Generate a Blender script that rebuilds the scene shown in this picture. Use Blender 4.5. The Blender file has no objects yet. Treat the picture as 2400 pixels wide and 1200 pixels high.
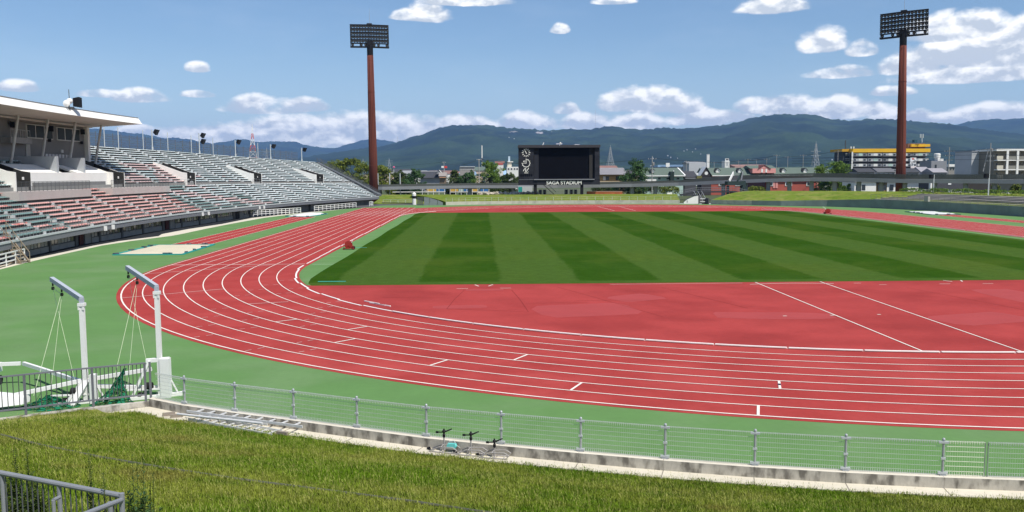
import bpy, bmesh, math, random
from mathutils import Matrix, Vector, noise as mnoise
import numpy as np
R_ = math.radians
S = bpy.context.scene
COL = S.collection

# ---------------------------------------------------------------- camera
CAM = Vector((-23.013, -72.497, 7.397)); YAW, PIT, ROL, FPX = -0.033, -0.093, 0.004, 2085.7
camd = bpy.data.cameras.new('camera'); cam = bpy.data.objects.new('camera', camd); COL.objects.link(cam)
CROT = Matrix.Rotation(YAW, 4, 'Z') @ Matrix.Rotation(PIT, 4, 'X') @ Matrix.Rotation(ROL, 4, 'Y')
cam.matrix_world = Matrix.Translation(CAM) @ CROT @ Matrix.Rotation(math.pi / 2, 4, 'X')
camd.sensor_width = 36.0; camd.lens = FPX / 2400 * 36.0
camd.clip_start = 0.3; camd.clip_end = 60000
S.camera = cam
S.render.resolution_x, S.render.resolution_y = 1024, 512

def ray(px, py):
    return CROT.to_3x3() @ Vector(((px - 1200) / FPX, 1.0, -(py - 600) / FPX))
def G(px, py, z=0.0):
    d = ray(px, py); t = (z - CAM.z) / d.z
    return Vector((CAM.x + t * d.x, CAM.y + t * d.y, z))
def at(px, py, Y):
    d = ray(px, py); t = (Y - CAM.y) / d.y
    return CAM + d * t

# ---------------------------------------------------------------- light
S.view_settings.view_transform = 'Standard'; S.view_settings.look = 'None'
S.view_settings.gamma = 1.0; S.view_settings.use_curve_mapping = False
S.view_settings.exposure = 0.38
SUN_EL, SUN_AZ = 58.0, 138.0     # azimuth clockwise from +Y (north)
sd = Vector((math.sin(R_(SUN_AZ)) * math.cos(R_(SUN_EL)), math.cos(R_(SUN_AZ)) * math.cos(R_(SUN_EL)), math.sin(R_(SUN_EL))))
sl = bpy.data.lights.new('sun', 'SUN'); sl.energy = 4.2; sl.angle = R_(0.5); sl.color = (1.0, 0.955, 0.88)
so = bpy.data.objects.new('sun', sl); COL.objects.link(so)
so.rotation_euler = (-sd).to_track_quat('-Z', 'Y').to_euler(); so.location = (0, 0, 300)

W = bpy.data.worlds.new('World'); S.world = W; W.use_nodes = True
wt = W.node_tree; wt.nodes.clear()
def N(t, typ, **kw):
    n = t.nodes.new(typ)
    for k, v in kw.items(): setattr(n, k, v)
    return n
def L(t, a, b): t.links.new(a, b)
def mth(t, op, a, b=None, c=None, clamp=False):
    n = N(t, 'ShaderNodeMath', operation=op, use_clamp=clamp)
    for i, v in enumerate((a, b, c)):
        if v is None: continue
        if isinstance(v, (int, float)): n.inputs[i].default_value = v
        else: L(t, v, n.inputs[i])
    return n.outputs[0]
def vmth(t, op, a, b=None, c=None, out=0):
    n = N(t, 'ShaderNodeVectorMath', operation=op)
    for i, v in enumerate((a, b, c)):
        if v is None: continue
        if isinstance(v, (tuple, list)): n.inputs[i].default_value = v
        else: L(t, v, n.inputs[i])
    return n.outputs[out]
def mrange(t, v, a, b, c=0.0, d=1.0, smooth=True):
    n = N(t, 'ShaderNodeMapRange', interpolation_type='SMOOTHSTEP' if smooth else 'LINEAR')
    L(t, v, n.inputs['Value'])
    for k, x in (('From Min', a), ('From Max', b), ('To Min', c), ('To Max', d)): n.inputs[k].default_value = x
    return n.outputs['Result']
def mixc(t, f, a, b, blend='MIX'):
    n = N(t, 'ShaderNodeMix', data_type='RGBA', blend_type=blend)
    for s, v in ((n.inputs[0], f), (n.inputs[6], a), (n.inputs[7], b)):
        if isinstance(v, (int, float)): s.default_value = v
        elif isinstance(v, (tuple, list)): s.default_value = tuple(v) + ((1.0,) if len(v) == 3 else ())
        else: L(t, v, s)
    return n.outputs[2]

sky = N(wt, 'ShaderNodeTexSky', sky_type='NISHITA', sun_disc=False)
sky.sun_elevation = R_(SUN_EL); sky.sun_rotation = R_(SUN_AZ)
sky.air_density = 1.0; sky.dust_density = 0.2; sky.ozone_density = 3.0; sky.altitude = 0.0
tc = N(wt, 'ShaderNodeTexCoord'); sx = N(wt, 'ShaderNodeSeparateXYZ'); L(wt, tc.outputs['Generated'], sx.inputs[0])
az = mth(wt, 'ARCTAN2', sx.outputs[0], sx.outputs[1])
hyp = mth(wt, 'SQRT', mth(wt, 'ADD', mth(wt, 'MULTIPLY', sx.outputs[0], sx.outputs[0]), mth(wt, 'MULTIPLY', sx.outputs[1], sx.outputs[1])))
el = mth(wt, 'DIVIDE', sx.outputs[2], mth(wt, 'MAXIMUM', hyp, 0.02))
cb = N(wt, 'ShaderNodeCombineXYZ'); L(wt, az, cb.inputs[0]); L(wt, el, cb.inputs[1]); PV = cb.outputs[0]
# cumulus: (centre x, base y, half width, height) as seen from the stand, in 1/2086 rad
CL = [(690, 330, 130, 58), (800, 334, 120, 64), (740, 336, 110, 56), (610, 330, 100, 44), (520, 332, 100, 38), (430, 326, 80, 30), (880, 334, 90, 58), (930, 330, 120, 58), (1000, 324, 90, 40),
      (1085, 306, 75, 34), (1235, 300, 75, 36), (1130, 310, 60, 24), (320, 312, 40, 20),
      (620, 262, 95, 34), (710, 258, 60, 26), (330, 236, 60, 26), (240, 226, 50, 16), (465, 226, 40, 14),
      (463, 166, 27, 22), (45, 212, 40, 22), (1000, 46, 56, 36), (955, 44, 40, 22), (1090, 10, 110, 22), (1440, 8, 56, 20),
      (1312, 76, 26, 24), (1530, 258, 125, 56), (1450, 255, 60, 48), (1600, 262, 60, 36), (1325, 264, 38, 24), (1370, 300, 70, 38), (1490, 298, 80, 36),
      (1640, 290, 90, 34), (1710, 284, 70, 26), (1800, 262, 80, 40), (1880, 272, 90, 46), (1960, 272, 80, 54), (2030, 268, 60, 34), (2085, 282, 50, 34),
      (1810, 26, 88, 42), (1930, 116, 62, 54), (2020, 128, 42, 34), (1970, 180, 80, 26), (2090, 222, 50, 20),
      (2235, 92, 120, 66), (2330, 150, 150, 110), (2200, 150, 110, 60), (2290, 188, 170, 46), (2420, 110, 110, 84), (2140, 170, 80, 40),
      (2320, 284, 120, 44), (2220, 284, 60, 24), (2150, 282, 45, 26)]
FAINT = {(330, 236), (240, 226), (465, 226), (45, 212), (955, 44), (1440, 8), (1312, 76), (1970, 180), (2090, 222), (1325, 264), (620, 262), (710, 258), (2020, 128)}
fld = None; hgt = None
for (x, yb, w, h) in CL:
    d0 = ray(x, yb); u0 = math.atan2(d0.x, d0.y); v0 = d0.z / math.hypot(d0.x, d0.y)
    k = math.cos(u0 - math.atan2(ray(1200, 400).x, ray(1200, 400).y))
    m_ = 1.12 if x < 1250 else 0.98; sxx = FPX / (w * m_) ; syy = FPX / (h * m_) / k
    v = vmth(wt, 'MULTIPLY_ADD', PV, (sxx, syy, 0), (-u0 * sxx, -(v0 + 0.12 * h / FPX) * syy, 0))
    sv = N(wt, 'ShaderNodeSeparateXYZ'); L(wt, v, sv.inputs[0]); vy = sv.outputs[1]
    v = vmth(wt, 'MAXIMUM', v, vmth(wt, 'MULTIPLY', v, (-1, -3.2, 0)))
    ln = vmth(wt, 'LENGTH', v, out=1)
    if (x, yb) in FAINT: ln = mth(wt, 'MAXIMUM', ln, 0.72)
    if fld is None: hgt = vy
    else:
        k_ = mth(wt, 'MULTIPLY_ADD', mth(wt, 'SUBTRACT', fld, ln), 2.5, 0.5, clamp=True)
        hgt = mth(wt, 'ADD', hgt, mth(wt, 'MULTIPLY', mth(wt, 'SUBTRACT', vy, hgt), k_))
    fld = ln if fld is None else mth(wt, 'SMOOTH_MIN', fld, ln, 0.12)
# more cumulus of the same kind right round the horizon, out of the picture
ng = N(wt, 'ShaderNodeTexNoise'); ng.inputs['Scale'].default_value = 6.0; ng.inputs['Detail'].default_value = 2.0
L(wt, vmth(wt, 'MULTIPLY', PV, (1, 2.4, 1)), ng.inputs['Vector'])
outside = mrange(wt, mth(wt, 'ABSOLUTE', mth(wt, 'SUBTRACT', az, 0.033)), 0.60, 0.75)
gen = mth(wt, 'SUBTRACT', 1.55, mth(wt, 'MULTIPLY', mth(wt, 'MULTIPLY', ng.outputs['Fac'], 1.25), outside))
gen = mth(wt, 'ADD', gen, mrange(wt, el, 0.25, 0.7, 0.0, 0.6))
fld = mth(wt, 'MINIMUM', fld, gen)
def cnoise(vec):
    n = N(wt, 'ShaderNodeTexNoise'); n.inputs['Scale'].default_value = 34.0; n.inputs['Detail'].default_value = 9.0
    n.inputs['Roughness'].default_value = 0.53; n.inputs['Distortion'].default_value = 0.15
    L(wt, vmth(wt, 'MULTIPLY', vec, (1, 1.5, 1)), n.inputs['Vector']); return n.outputs['Fac']
n1 = cnoise(PV); n2 = cnoise(vmth(wt, 'ADD', PV, (0.004, 0.0075, 0)))
den = mth(wt, 'ADD', mth(wt, 'SUBTRACT', 0.98, mth(wt, 'POWER', mth(wt, 'MAXIMUM', fld, 0.0), 1.9)), mth(wt, 'MULTIPLY', mth(wt, 'SUBTRACT', n1, 0.5), 1.5))
alpha = mth(wt, 'MULTIPLY', mrange(wt, den, -0.02, 0.56), 0.96)
wisp = N(wt, 'ShaderNodeTexNoise'); wisp.inputs['Scale'].default_value = 5.0; wisp.inputs['Detail'].default_value = 6.0; wisp.inputs['Roughness'].default_value = 0.6
L(wt, vmth(wt, 'MULTIPLY', PV, (1, 3.2, 1)), wisp.inputs['Vector'])
veil = mth(wt, 'MULTIPLY', mrange(wt, wisp.outputs['Fac'], 0.45, 0.75), 0.06)
nb_ = N(wt, 'ShaderNodeTexNoise'); nb_.inputs['Scale'].default_value = 22.0; nb_.inputs['Detail'].default_value = 3.0; L(wt, PV, nb_.inputs['Vector'])
lit = mrange(wt, mth(wt, 'ADD', hgt, mth(wt, 'MULTIPLY', mth(wt, 'SUBTRACT', nb_.outputs['Fac'], 0.5), 1.5)), -0.05, 0.75, 0.05, 0.86)
lit = mth(wt, 'ADD', lit, mth(wt, 'MULTIPLY', mth(wt, 'SUBTRACT', n1, n2), 4.2))
lit = mth(wt, 'ADD', lit, mrange(wt, den, 0.0, 0.3, 0.10, 0.0), clamp=True)
SKS = 0.1
ccol = mixc(wt, lit, tuple(c / SKS for c in (0.54, 0.59, 0.65)), tuple(c / SKS for c in (1.12, 1.10, 1.05)))
# a little pale moisture low over the horizon
lowhaze = mth(wt, 'MULTIPLY', mrange(wt, el, 0.0, 0.16, 1.0, 0.0), 0.42)
scol = mixc(wt, 1.0, sky.outputs[0], (0.78, 0.845, 0.90), 'MULTIPLY')
scol = mixc(wt, lowhaze, scol, tuple(c / SKS for c in (0.50, 0.63, 0.76)))
scol = mixc(wt, veil, scol, tuple(c / SKS for c in (0.85, 0.9, 0.95)))
scol = mixc(wt, alpha, scol, ccol)
bg = N(wt, 'ShaderNodeBackground'); bg.inputs[1].default_value = SKS
L(wt, scol, bg.inputs[0]); wo = N(wt, 'ShaderNodeOutputWorld'); L(wt, bg.outputs[0], wo.inputs[0])

# ---------------------------------------------------------------- helpers
rnd = random.Random(7)
MATS = {}
def M(name, col, rough=0.75, var=0.12, scale=2.0, bump=0.0, bscale=40.0, metal=0.0, spec=0.15, tint=None, tfac=0.5, tscale=None, stretch=(1, 1, 1), detail=4.0):
    """procedural surface: base colour varied by coarse and fine noise, optional second tint in patches, optional fine relief"""
    if name in MATS: return MATS[name]
    m = bpy.data.materials.new(name); m.use_nodes = True; t = m.node_tree; b = t.nodes['Principled BSDF']
    tcn = N(t, 'ShaderNodeTexCoord'); vec = vmth(t, 'MULTIPLY', tcn.outputs['Object'], stretch)
    a = N(t, 'ShaderNodeTexNoise'); a.inputs['Scale'].default_value = scale; a.inputs['Detail'].default_value = detail; L(t, vec, a.inputs['Vector'])
    f = N(t, 'ShaderNodeTexNoise'); f.inputs['Scale'].default_value = scale * 9; f.inputs['Detail'].default_value = 3.0; L(t, vec, f.inputs['Vector'])
    v = mth(t, 'ADD', mth(t, 'MULTIPLY', a.outputs['Fac'], 0.65), mth(t, 'MULTIPLY', f.outputs['Fac'], 0.35))
    v = mrange(t, v, 0.3, 0.7, 1 - var, 1 + var, smooth=False)
    c = tuple(col) + (1.0,)
    base = c
    if tint is not None:
        p = N(t, 'ShaderNodeTexNoise'); p.inputs['Scale'].default_value = tscale or scale * 0.6; p.inputs['Detail'].default_value = 5.0; L(t, vec, p.inputs['Vector'])
        base = mixc(t, mth(t, 'MULTIPLY', mrange(t, p.outputs['Fac'], 0.42, 0.66), tfac), c, tuple(tint) + (1.0,))
    out = vmth(t, 'SCALE', base if not isinstance(base, tuple) else tuple(base[:3])); n = out.node; L(t, v, n.inputs['Scale'])
    L(t, out, b.inputs['Base Color'])
    b.inputs['Roughness'].default_value = rough; b.inputs['Metallic'].default_value = metal; b.inputs['Specular IOR Level'].default_value = spec
    if bump:
        g = N(t, 'ShaderNodeTexNoise'); g.inputs['Scale'].default_value = bscale; g.inputs['Detail'].default_value = 4.0; L(t, vec, g.inputs['Vector'])
        bp = N(t, 'ShaderNodeBump'); bp.inputs['Strength'].default_value = bump; bp.inputs['Distance'].default_value = 0.02
        L(t, g.outputs['Fac'], bp.inputs['Height']); L(t, bp.outputs[0], b.inputs['Normal'])
    MATS[name] = m; return m

class MB:
    """collects shapes and links them as ONE mesh object"""
    def __init__(s): s.v = []; s.f = []; s.mi = []; s.cur = 0
    def poly(s, pts):
        n = len(s.v); s.v += [tuple(p) for p in pts]; s.f.append(tuple(range(n, n + len(pts)))); s.mi.append(s.cur); return s
    def raw(s, vs, fs):
        n = len(s.v); s.v += [tuple(p) for p in vs]
        for f in fs: s.f.append(tuple(n + i for i in f)); s.mi.append(s.cur)
        return s
    def box(s, c, d, rz=0.0, rot=None):
        x, y, z = d[0] / 2, d[1] / 2, d[2] / 2
        q = [Vector((i * x, j * y, k * z)) for k in (-1, 1) for j in (-1, 1) for i in (-1, 1)]
        m = rot if rot is not None else Matrix.Rotation(rz, 3, 'Z')
        c = Vector(c)
        return s.raw([c + m @ p for p in q], [(0, 2, 3, 1), (4, 5, 7, 6), (0, 1, 5, 4), (2, 6, 7, 3), (0, 4, 6, 2), (1, 3, 7, 5)])
    def bar(s, a, b, w, h=None, up=(0, 0, 1)):
        a, b = Vector(a), Vector(b); h = h or w; d = (b - a)
        if d.length < 1e-6: return s
        d.normalize(); u = Vector(up)
        if abs(d.dot(u)) > 0.98: u = Vector((0, 1, 0))
        x = d.cross(u).normalized(); y = x.cross(d)
        q = [p + x * i * w / 2 + y * j * h / 2 for p in (a, b) for i, j in ((-1, -1), (1, -1), (1, 1), (-1, 1))]
        return s.raw(q, [(0, 1, 2, 3), (7, 6, 5, 4), (0, 4, 5, 1), (1, 5, 6, 2), (2, 6, 7, 3), (3, 7, 4, 0)])
    def tube(s, a, b, r, n=8, r2=None, cap=True):
        a, b = Vector(a), Vector(b); r2 = r if r2 is None else r2; d = (b - a)
        if d.length < 1e-6: return s
        d.normalize(); u = Vector((0, 0, 1)) if abs(d.z) < 0.98 else Vector((0, 1, 0))
        x = d.cross(u).normalized(); y = x.cross(d)
        q = [p + (x * math.cos(i * 2 * math.pi / n) + y * math.sin(i * 2 * math.pi / n)) * rr for p, rr in ((a, r), (b, r2)) for i in range(n)]
        fs = [(i, n + i, n + (i + 1) % n, (i + 1) % n) for i in range(n)]
        if cap: fs += [tuple(range(n)), tuple(range(2 * n - 1, n - 1, -1))]
        return s.raw(q, fs)
    def path(s, pts, r, n=6):
        for a, b in zip(pts[:-1], pts[1:]): s.tube(a, b, r, n)
        return s
    def lathe(s, c, prof, n=16, axis='Z', rot=None):
        c = Vector(c); m = rot if rot is not None else Matrix.Identity(3)
        if axis == 'X': m = m @ Matrix.Rotation(math.pi / 2, 3, 'Y')
        if axis == 'Y': m = m @ Matrix.Rotation(-math.pi / 2, 3, 'X')
        q = [c + m @ Vector((r * math.cos(i * 2 * math.pi / n), r * math.sin(i * 2 * math.pi / n), z)) for r, z in prof for i in range(n)]
        fs = [(k * n + i, k * n + (i + 1) % n, (k + 1) * n + (i + 1) % n, (k + 1) * n + i) for k in range(len(prof) - 1) for i in range(n)]
        fs += [tuple(range(n - 1, -1, -1)), tuple(range((len(prof) - 1) * n, len(prof) * n))]
        return s.raw(q, fs)
    def prism(s, pts, ext):
        """closed polygon pts extruded by vector ext"""
        n = len(pts); e = Vector(ext); q = [Vector(p) for p in pts]; q += [p + e for p in q]
        return s.raw(q, [tuple(range(n - 1, -1, -1)), tuple(range(n, 2 * n))] + [(i, (i + 1) % n, n + (i + 1) % n, n + i) for i in range(n)])
    def strip(s, A, B):
        """ribbon between two polylines"""
        n = len(A); return s.raw(list(A) + list(B), [(i, n + i, n + i + 1, i + 1) for i in range(n - 1)])
    def build(s, name, mat, parent=None, kind=None, smooth=False, world=False, loc=None):
        me = bpy.data.meshes.new(name)
        off = Vector((0, 0, 0))
        if world and parent is not None:
            off = Vector(parent['_loc'])
            if parent.parent is not None: off = off
        vs = [(p[0] - off.x, p[1] - off.y, p[2] - off.z) for p in s.v] if off.length else s.v
        me.from_pydata(vs, [], s.f)
        ms = mat if isinstance(mat, (list, tuple)) else [mat]
        for m in ms: me.materials.append(m)
        if len(ms) > 1: me.polygons.foreach_set('material_index', s.mi)
        if smooth: me.polygons.foreach_set('use_smooth', [True] * len(s.f))
        me.update()
        o = bpy.data.objects.new(name, me); COL.objects.link(o)
        if parent is not None:
            o.parent = parent; o['_loc'] = parent['_loc'] if '_loc' in parent else (0, 0, 0)
        else: o['_loc'] = (0, 0, 0)
        if loc is not None: o.location = loc; o['_loc'] = tuple(loc)
        if kind: o['kind'] = kind
        return o
def tag(o, label, cat, group=None):
    o['label'] = label; o['category'] = cat
    if group: o['group'] = group
    return o
def thing(name, label, cat, loc=(0, 0, 0), rz=0.0, group=None):
    o = bpy.data.objects.new(name, None); COL.objects.link(o); o.location = loc; o.rotation_euler = (0, 0, rz)
    o.empty_display_size = 0.2; o['_loc'] = tuple(loc); return tag(o, label, cat, group)
def inst(src, parent, loc=(0, 0, 0), rot=(0, 0, 0), name=None, mesh=None):
    """another object sharing the mesh of src, as a part of parent"""
    o = src.copy(); COL.objects.link(o); o.parent = parent; o.location = loc; o.rotation_euler = rot
    if name: o.name = name
    return o
def copy_thing(src, loc, rz=0.0, label=None):
    r = src.copy(); COL.objects.link(r); r.location = loc; r.rotation_euler = (0, 0, rz)
    if label: r['label'] = label
    for ch in src.children:
        c = ch.copy(); COL.objects.link(c); c.parent = r
        for g in ch.children:
            d = g.copy(); COL.objects.link(d); d.parent = c
    return r
def struct(o): o['kind'] = 'structure'; return o
# ---------------------------------------------------------------- materials
red = M('track_red', (0.335, 0.046, 0.042), 0.9, 0.13, 0.5, 0.35, 60, spec=0.04, tint=(0.395, 0.066, 0.060), tfac=0.6, tscale=0.35, detail=7)
red_d = M('infield_red', (0.352, 0.051, 0.047), 0.9, 0.14, 0.4, 0.35, 60, spec=0.05, tint=(0.255, 0.033, 0.031), tfac=0.6, tscale=0.19, detail=8)
patchred = M('repair_red', (0.352, 0.054, 0.050), 0.75, 0.08, 0.6)
green_a = M('apron_green', (0.112, 0.222, 0.074), 0.95, 0.09, 0.45, 0.3, 50, spec=0.05, tint=(0.140, 0.232, 0.100), tfac=0.7, tscale=0.22, detail=8)
white_l = M('line_white', (0.80, 0.735, 0.65), 0.7, 0.10, 1.5, tint=(0.72, 0.60, 0.56), tfac=0.4)
pink_l = M('faded_line', (0.66, 0.36, 0.33), 0.8, 0.15, 1.5)
turf_l = M('turf_light', (0.050, 0.096, 0.019), 0.9, 0.13, 0.25, 0.5, 30, tint=(0.063, 0.108, 0.023), tfac=0.5, tscale=0.06)
turf_d = M('turf_dark', (0.026, 0.066, 0.006), 0.9, 0.13, 0.25, 0.5, 30, tint=(0.032, 0.070, 0.007), tfac=0.5, tscale=0.06)
turf = bpy.data.materials.new('mown_turf'); turf.use_nodes = True
def turf_mat(m):
    t = m.node_tree; b = t.nodes['Principled BSDF']; g_ = N(t, 'ShaderNodeNewGeometry'); P = g_.outputs['Position']; sx_ = N(t, 'ShaderNodeSeparateXYZ'); L(t, P, sx_.inputs[0])
    def nz(sc, det=5.0, st=(1, 1, 1)):
        n = N(t, 'ShaderNodeTexNoise'); n.inputs['Scale'].default_value = sc; n.inputs['Detail'].default_value = det; L(t, vmth(t, 'MULTIPLY', P, st), n.inputs['Vector']); return n.outputs['Fac']
    wob = mth(t, 'ADD', mth(t, 'MULTIPLY', mth(t, 'SUBTRACT', nz(0.35, 3, (1, 0.3, 1)), 0.5), 0.9), mth(t, 'MULTIPLY', mth(t, 'SUBTRACT', nz(3.0, 4), 0.5), 1.1))
    f = mth(t, 'FRACT', mth(t, 'DIVIDE', mth(t, 'ADD', mth(t, 'ADD', sx_.outputs[0], wob), 27.7 + 112.0), 11.2))       # bands 5.6 m wide, mown up and down
    dk = mth(t, 'MULTIPLY', mrange(t, f, 0.0, 0.035), mrange(t, f, 0.5, 0.535, 1.0, 0.0))
    edge = mth(t, 'MULTIPLY', mrange(t, sx_.outputs[1], -12.6, -11.6), mrange(t, sx_.outputs[1], 94.0, 95.0, 1.0, 0.0)); dk = mth(t, 'MULTIPLY', dk, edge)
    dk = mth(t, 'MULTIPLY', dk, mrange(t, nz(0.12, 4), 0.3, 0.6, 0.72, 1.0))
    c = mixc(t, dk, (0.052, 0.098, 0.018), (0.024, 0.066, 0.006)); c = mixc(t, mth(t, 'MULTIPLY', mrange(t, nz(0.09, 7), 0.45, 0.7), 0.45), c, (0.072, 0.104, 0.016)); c = mixc(t, mth(t, 'MULTIPLY', mrange(t, nz(0.7, 6, (1, 0.25, 1)), 0.5, 0.72), 0.35), c, (0.040, 0.085, 0.010))
    v = mrange(t, mth(t, 'ADD', mth(t, 'MULTIPLY', nz(7.0, 6), 0.6), mth(t, 'MULTIPLY', nz(1.3, 5), 0.4)), 0.3, 0.7, 0.74, 1.26, smooth=False); n = vmth(t, 'SCALE', c); L(t, v, n.node.inputs['Scale']); L(t, n, b.inputs['Base Color']); b.inputs['Roughness'].default_value = 1.0; b.inputs['Specular IOR Level'].default_value = 0.0
turf_mat(turf)
conc = M('concrete', (0.50, 0.46, 0.39), 0.85, 0.16, 1.2, 0.3, 30)
conc_d = M('stained_concrete', (0.46, 0.43, 0.37), 0.9, 0.22, 2.0, 0.3, 30, tint=(0.11, 0.10, 0.085), tfac=0.85, tscale=4.2, stretch=(1, 1, 0.45), detail=6)
conc_top = M('pale_concrete', (0.62, 0.57, 0.47), 0.85, 0.12, 1.0, 0.2, 30)
paving = M('pale_paving', (0.60, 0.55, 0.44), 0.85, 0.12, 0.8, 0.2, 30)
white_p = M('white_paint', (0.78, 0.77, 0.74), 0.45, 0.05, 1.5)
white_w = M('white_render', (0.80, 0.78, 0.73), 0.7, 0.05, 0.7)
galv = M('galvanised', (0.42, 0.44, 0.45), 0.45, 0.12, 6.0, metal=0.3)
galv_l = M('pale_galvanised', (0.55, 0.58, 0.58), 0.45, 0.1, 6.0, metal=0.2)
alu = M('aluminium', (0.66, 0.66, 0.65), 0.5, 0.12, 5.0, metal=0.15)
dgrey = M('dark_grey_metal', (0.085, 0.09, 0.095), 0.5, 0.12, 3.0)
mgrey = M('mid_grey_metal', (0.17, 0.175, 0.19), 0.5, 0.1, 3.0)
black = M('black_plastic', (0.012, 0.012, 0.014), 0.5, 0.1, 3.0)
rubber = M('rubber', (0.02, 0.02, 0.02), 0.85, 0.1, 5.0)
glass = M('dark_glass', (0.02, 0.025, 0.03), 0.12, 0.1, 0.6, spec=0.6)
rust = M('mast_red_brown', (0.150, 0.044, 0.030), 0.7, 0.10, 0.4, stretch=(1, 1, 0.3))
dark_p = M('charcoal_panel', (0.026, 0.027, 0.034), 0.75, 0.15, 0.5, spec=0.1)
screen_m = M('dark_screen', (0.004, 0.004, 0.006), 0.7, 0.1, 0.5, spec=0.05)
wallgrey = M('grey_render', (0.23, 0.225, 0.22), 0.85, 0.10, 0.5, 0.1)
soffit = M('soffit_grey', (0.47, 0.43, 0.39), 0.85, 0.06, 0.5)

# ---------------------------------------------------------------- the ground
RK, LW, LS = 37.53, 1.22, 82.0
def oval(r, n=72, x0=None, yshift=0):
    """anticlockwise outline of the track at radius r, beginning at the right end of the near bend"""
    p = []
    for i in range(n + 1):
        a = math.pi + math.pi * i / n; p.append((r * math.cos(a), r * math.sin(a)))
    for i in range(n + 1):
        a = math.pi * i / n; p.append((r * math.cos(a), LS + r * math.sin(a)))
    return p
def ring(mb, r0, r1, z, n=72):
    A = oval(r0, n); B = oval(r1, n); A.append(A[0]); B.append(B[0])
    mb.strip([(x, y, z) for x, y in B], [(x, y, z) for x, y in A])
wallf = [(-45.0, -50.6), (-41, -48.6), (-37.1, -46.6), (-35.4, -45.65), (-33.4, -44.75), (-32.1, -45.59), (-30.33, -46.51), (-28.42, -47.42), (-26.5, -48.37), (-24.54, -49.3), (-22.57, -50.06), (-20.6, -50.76), (-18.61, -51.42),
         (-16.58, -52.0), (-14.59, -52.48), (-12.5, -52.9), (-10.3, -53.25), (-8.1, -53.5), (-5.9, -53.7), (-3.7, -53.8), (0, -53.9), (12, -52.8), (22, -49.6), (32, -44), (42, -34)]
def wally(x):
    for (a, b), (c, d) in zip(wallf[:-1], wallf[1:]):
        if a <= x <= c: return b + (d - b) * (x - a) / (c - a)
    return wallf[0][1] + (x - wallf[0][0]) * 0.5 if x < wallf[0][0] else wallf[-1][1]

mb = MB(); X0, X1, Y0_, Y1_ = -120, 67.5, -58, 142      # the plain, with the stadium bowl set half a metre into it
for a, b, c, d, z in ((-12900, 12900, -2250, Y0_, -0.06), (-12900, 12900, Y1_, 15050, -0.06), (-12900, X0, Y0_, Y1_, -0.06), (X1, 12900, Y0_, Y1_, -0.06), (X0, X1, Y0_, Y1_, -0.5)): mb.poly([(a, c, z), (b, c, z), (b, d, z), (a, d, z)])
g = struct(mb.build('ground', M('plain', (0.075, 0.095, 0.045), 0.95, 0.25, 0.01, tint=(0.16, 0.15, 0.12), tfac=0.6, tscale=0.012)))
# apron of green rubber: everything inside the walls
mb = MB()
ap = [(x, y + 0.12, 0) for x, y in wallf] + [(66.3, 30, 0), (65.9, 55, 0), (64.8, 69, 0), (63, 84.4, 0), (60, 96.9, 0), (56, 106.8, 0), (50.5, 115, 0), (42.3, 120.4, 0), (37, 125, 0), (30.5, 132, 0),
      (24, 136.8, 0), (14, 138.6, 0), (-6, 139.7, 0), (-16, 139.6, 0), (-32, 136, 0), (-40, 137, 0), (-46, 136, 0)]
edge = [(-49.2, 122.3), (-51.5, 117), (-55.4, 100.5), (-57.6, 95), (-60.0, 80), (-60.6, 62), (-60.7, 50), (-60.5, 40), (-60.6, 36), (-62.3, 28), (-62.9, 22), (-62.3, 12), (-61.8, 5.5), (-61.0, -1.7), (-60, -8), (-57, -22), (-52, -38)]
ap += [(x, y, 0) for x, y in edge]
mb.poly(ap); struct(mb.build('apron', green_a))
# pale margin along the apron, then dark asphalt falling gently to the foot of the stand
wid = [0.3, 0.4, 1.6, 1.6, 2.2, 1.4, 2.4, 2.6, 1.6, 1.5, 1.0, 1.0, 1.3, 1.3, 1.3, 1.3, 1.3]
A = [Vector((x, y)) for x, y in edge]; B = []
for i, p in enumerate(A):
    t_ = (A[min(i + 1, len(A) - 1)] - A[max(0, i - 1)]).normalized(); B.append(p + Vector((t_.y, -t_.x)) * wid[i])
mb = MB().strip([(p.x, p.y, -0.004) for p in A], [(p.x, p.y, -0.03) for p in B]); struct(mb.build('paving', paving))
C = [p + Vector((-9.0, 0.0)) if p.y < 110 else p + Vector((-9.0, 5.0)) for p in B]
mb = MB().strip([(p.x, p.y, -0.03) for p in B], [(p.x * 0.45 + q.x * 0.55, p.y * 0.45 + q.y * 0.55, -0.30) for p, q in zip(B, C)]); mb.strip([(p.x * 0.45 + q.x * 0.55, p.y * 0.45 + q.y * 0.55, -0.30) for p, q in zip(B, C)], [(q.x, q.y, -0.31) for q in C])
struct(mb.build('asphalt_strip', M('asphalt_dark', (0.022, 0.024, 0.027), 0.9, 0.15, 0.5)))
mb = MB(); mb.poly([(-30, 136, -0.03), (-30, 175, -0.03), (-60, 175, -0.03), (-56, 128, -0.03), (-46, 121, -0.03)])
struct(mb.build('service_road', M('tarmac', (0.09, 0.09, 0.09), 0.9, 0.15, 0.5)))

# the track: red ring, straight chute, infield D
mb = MB(); ring(mb, RK - 0.35, RK + LW * 9 + 0.28, 0.006)
mb.poly([(-RK - LW * 9 - 0.28, LS - 0.5, 0.0075), (-RK + 0.1, LS - 0.5, 0.0075), (-RK + 0.1, 121.2, 0.0075), (-RK - LW * 9 - 0.28, 121.2, 0.0075)])
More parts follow.
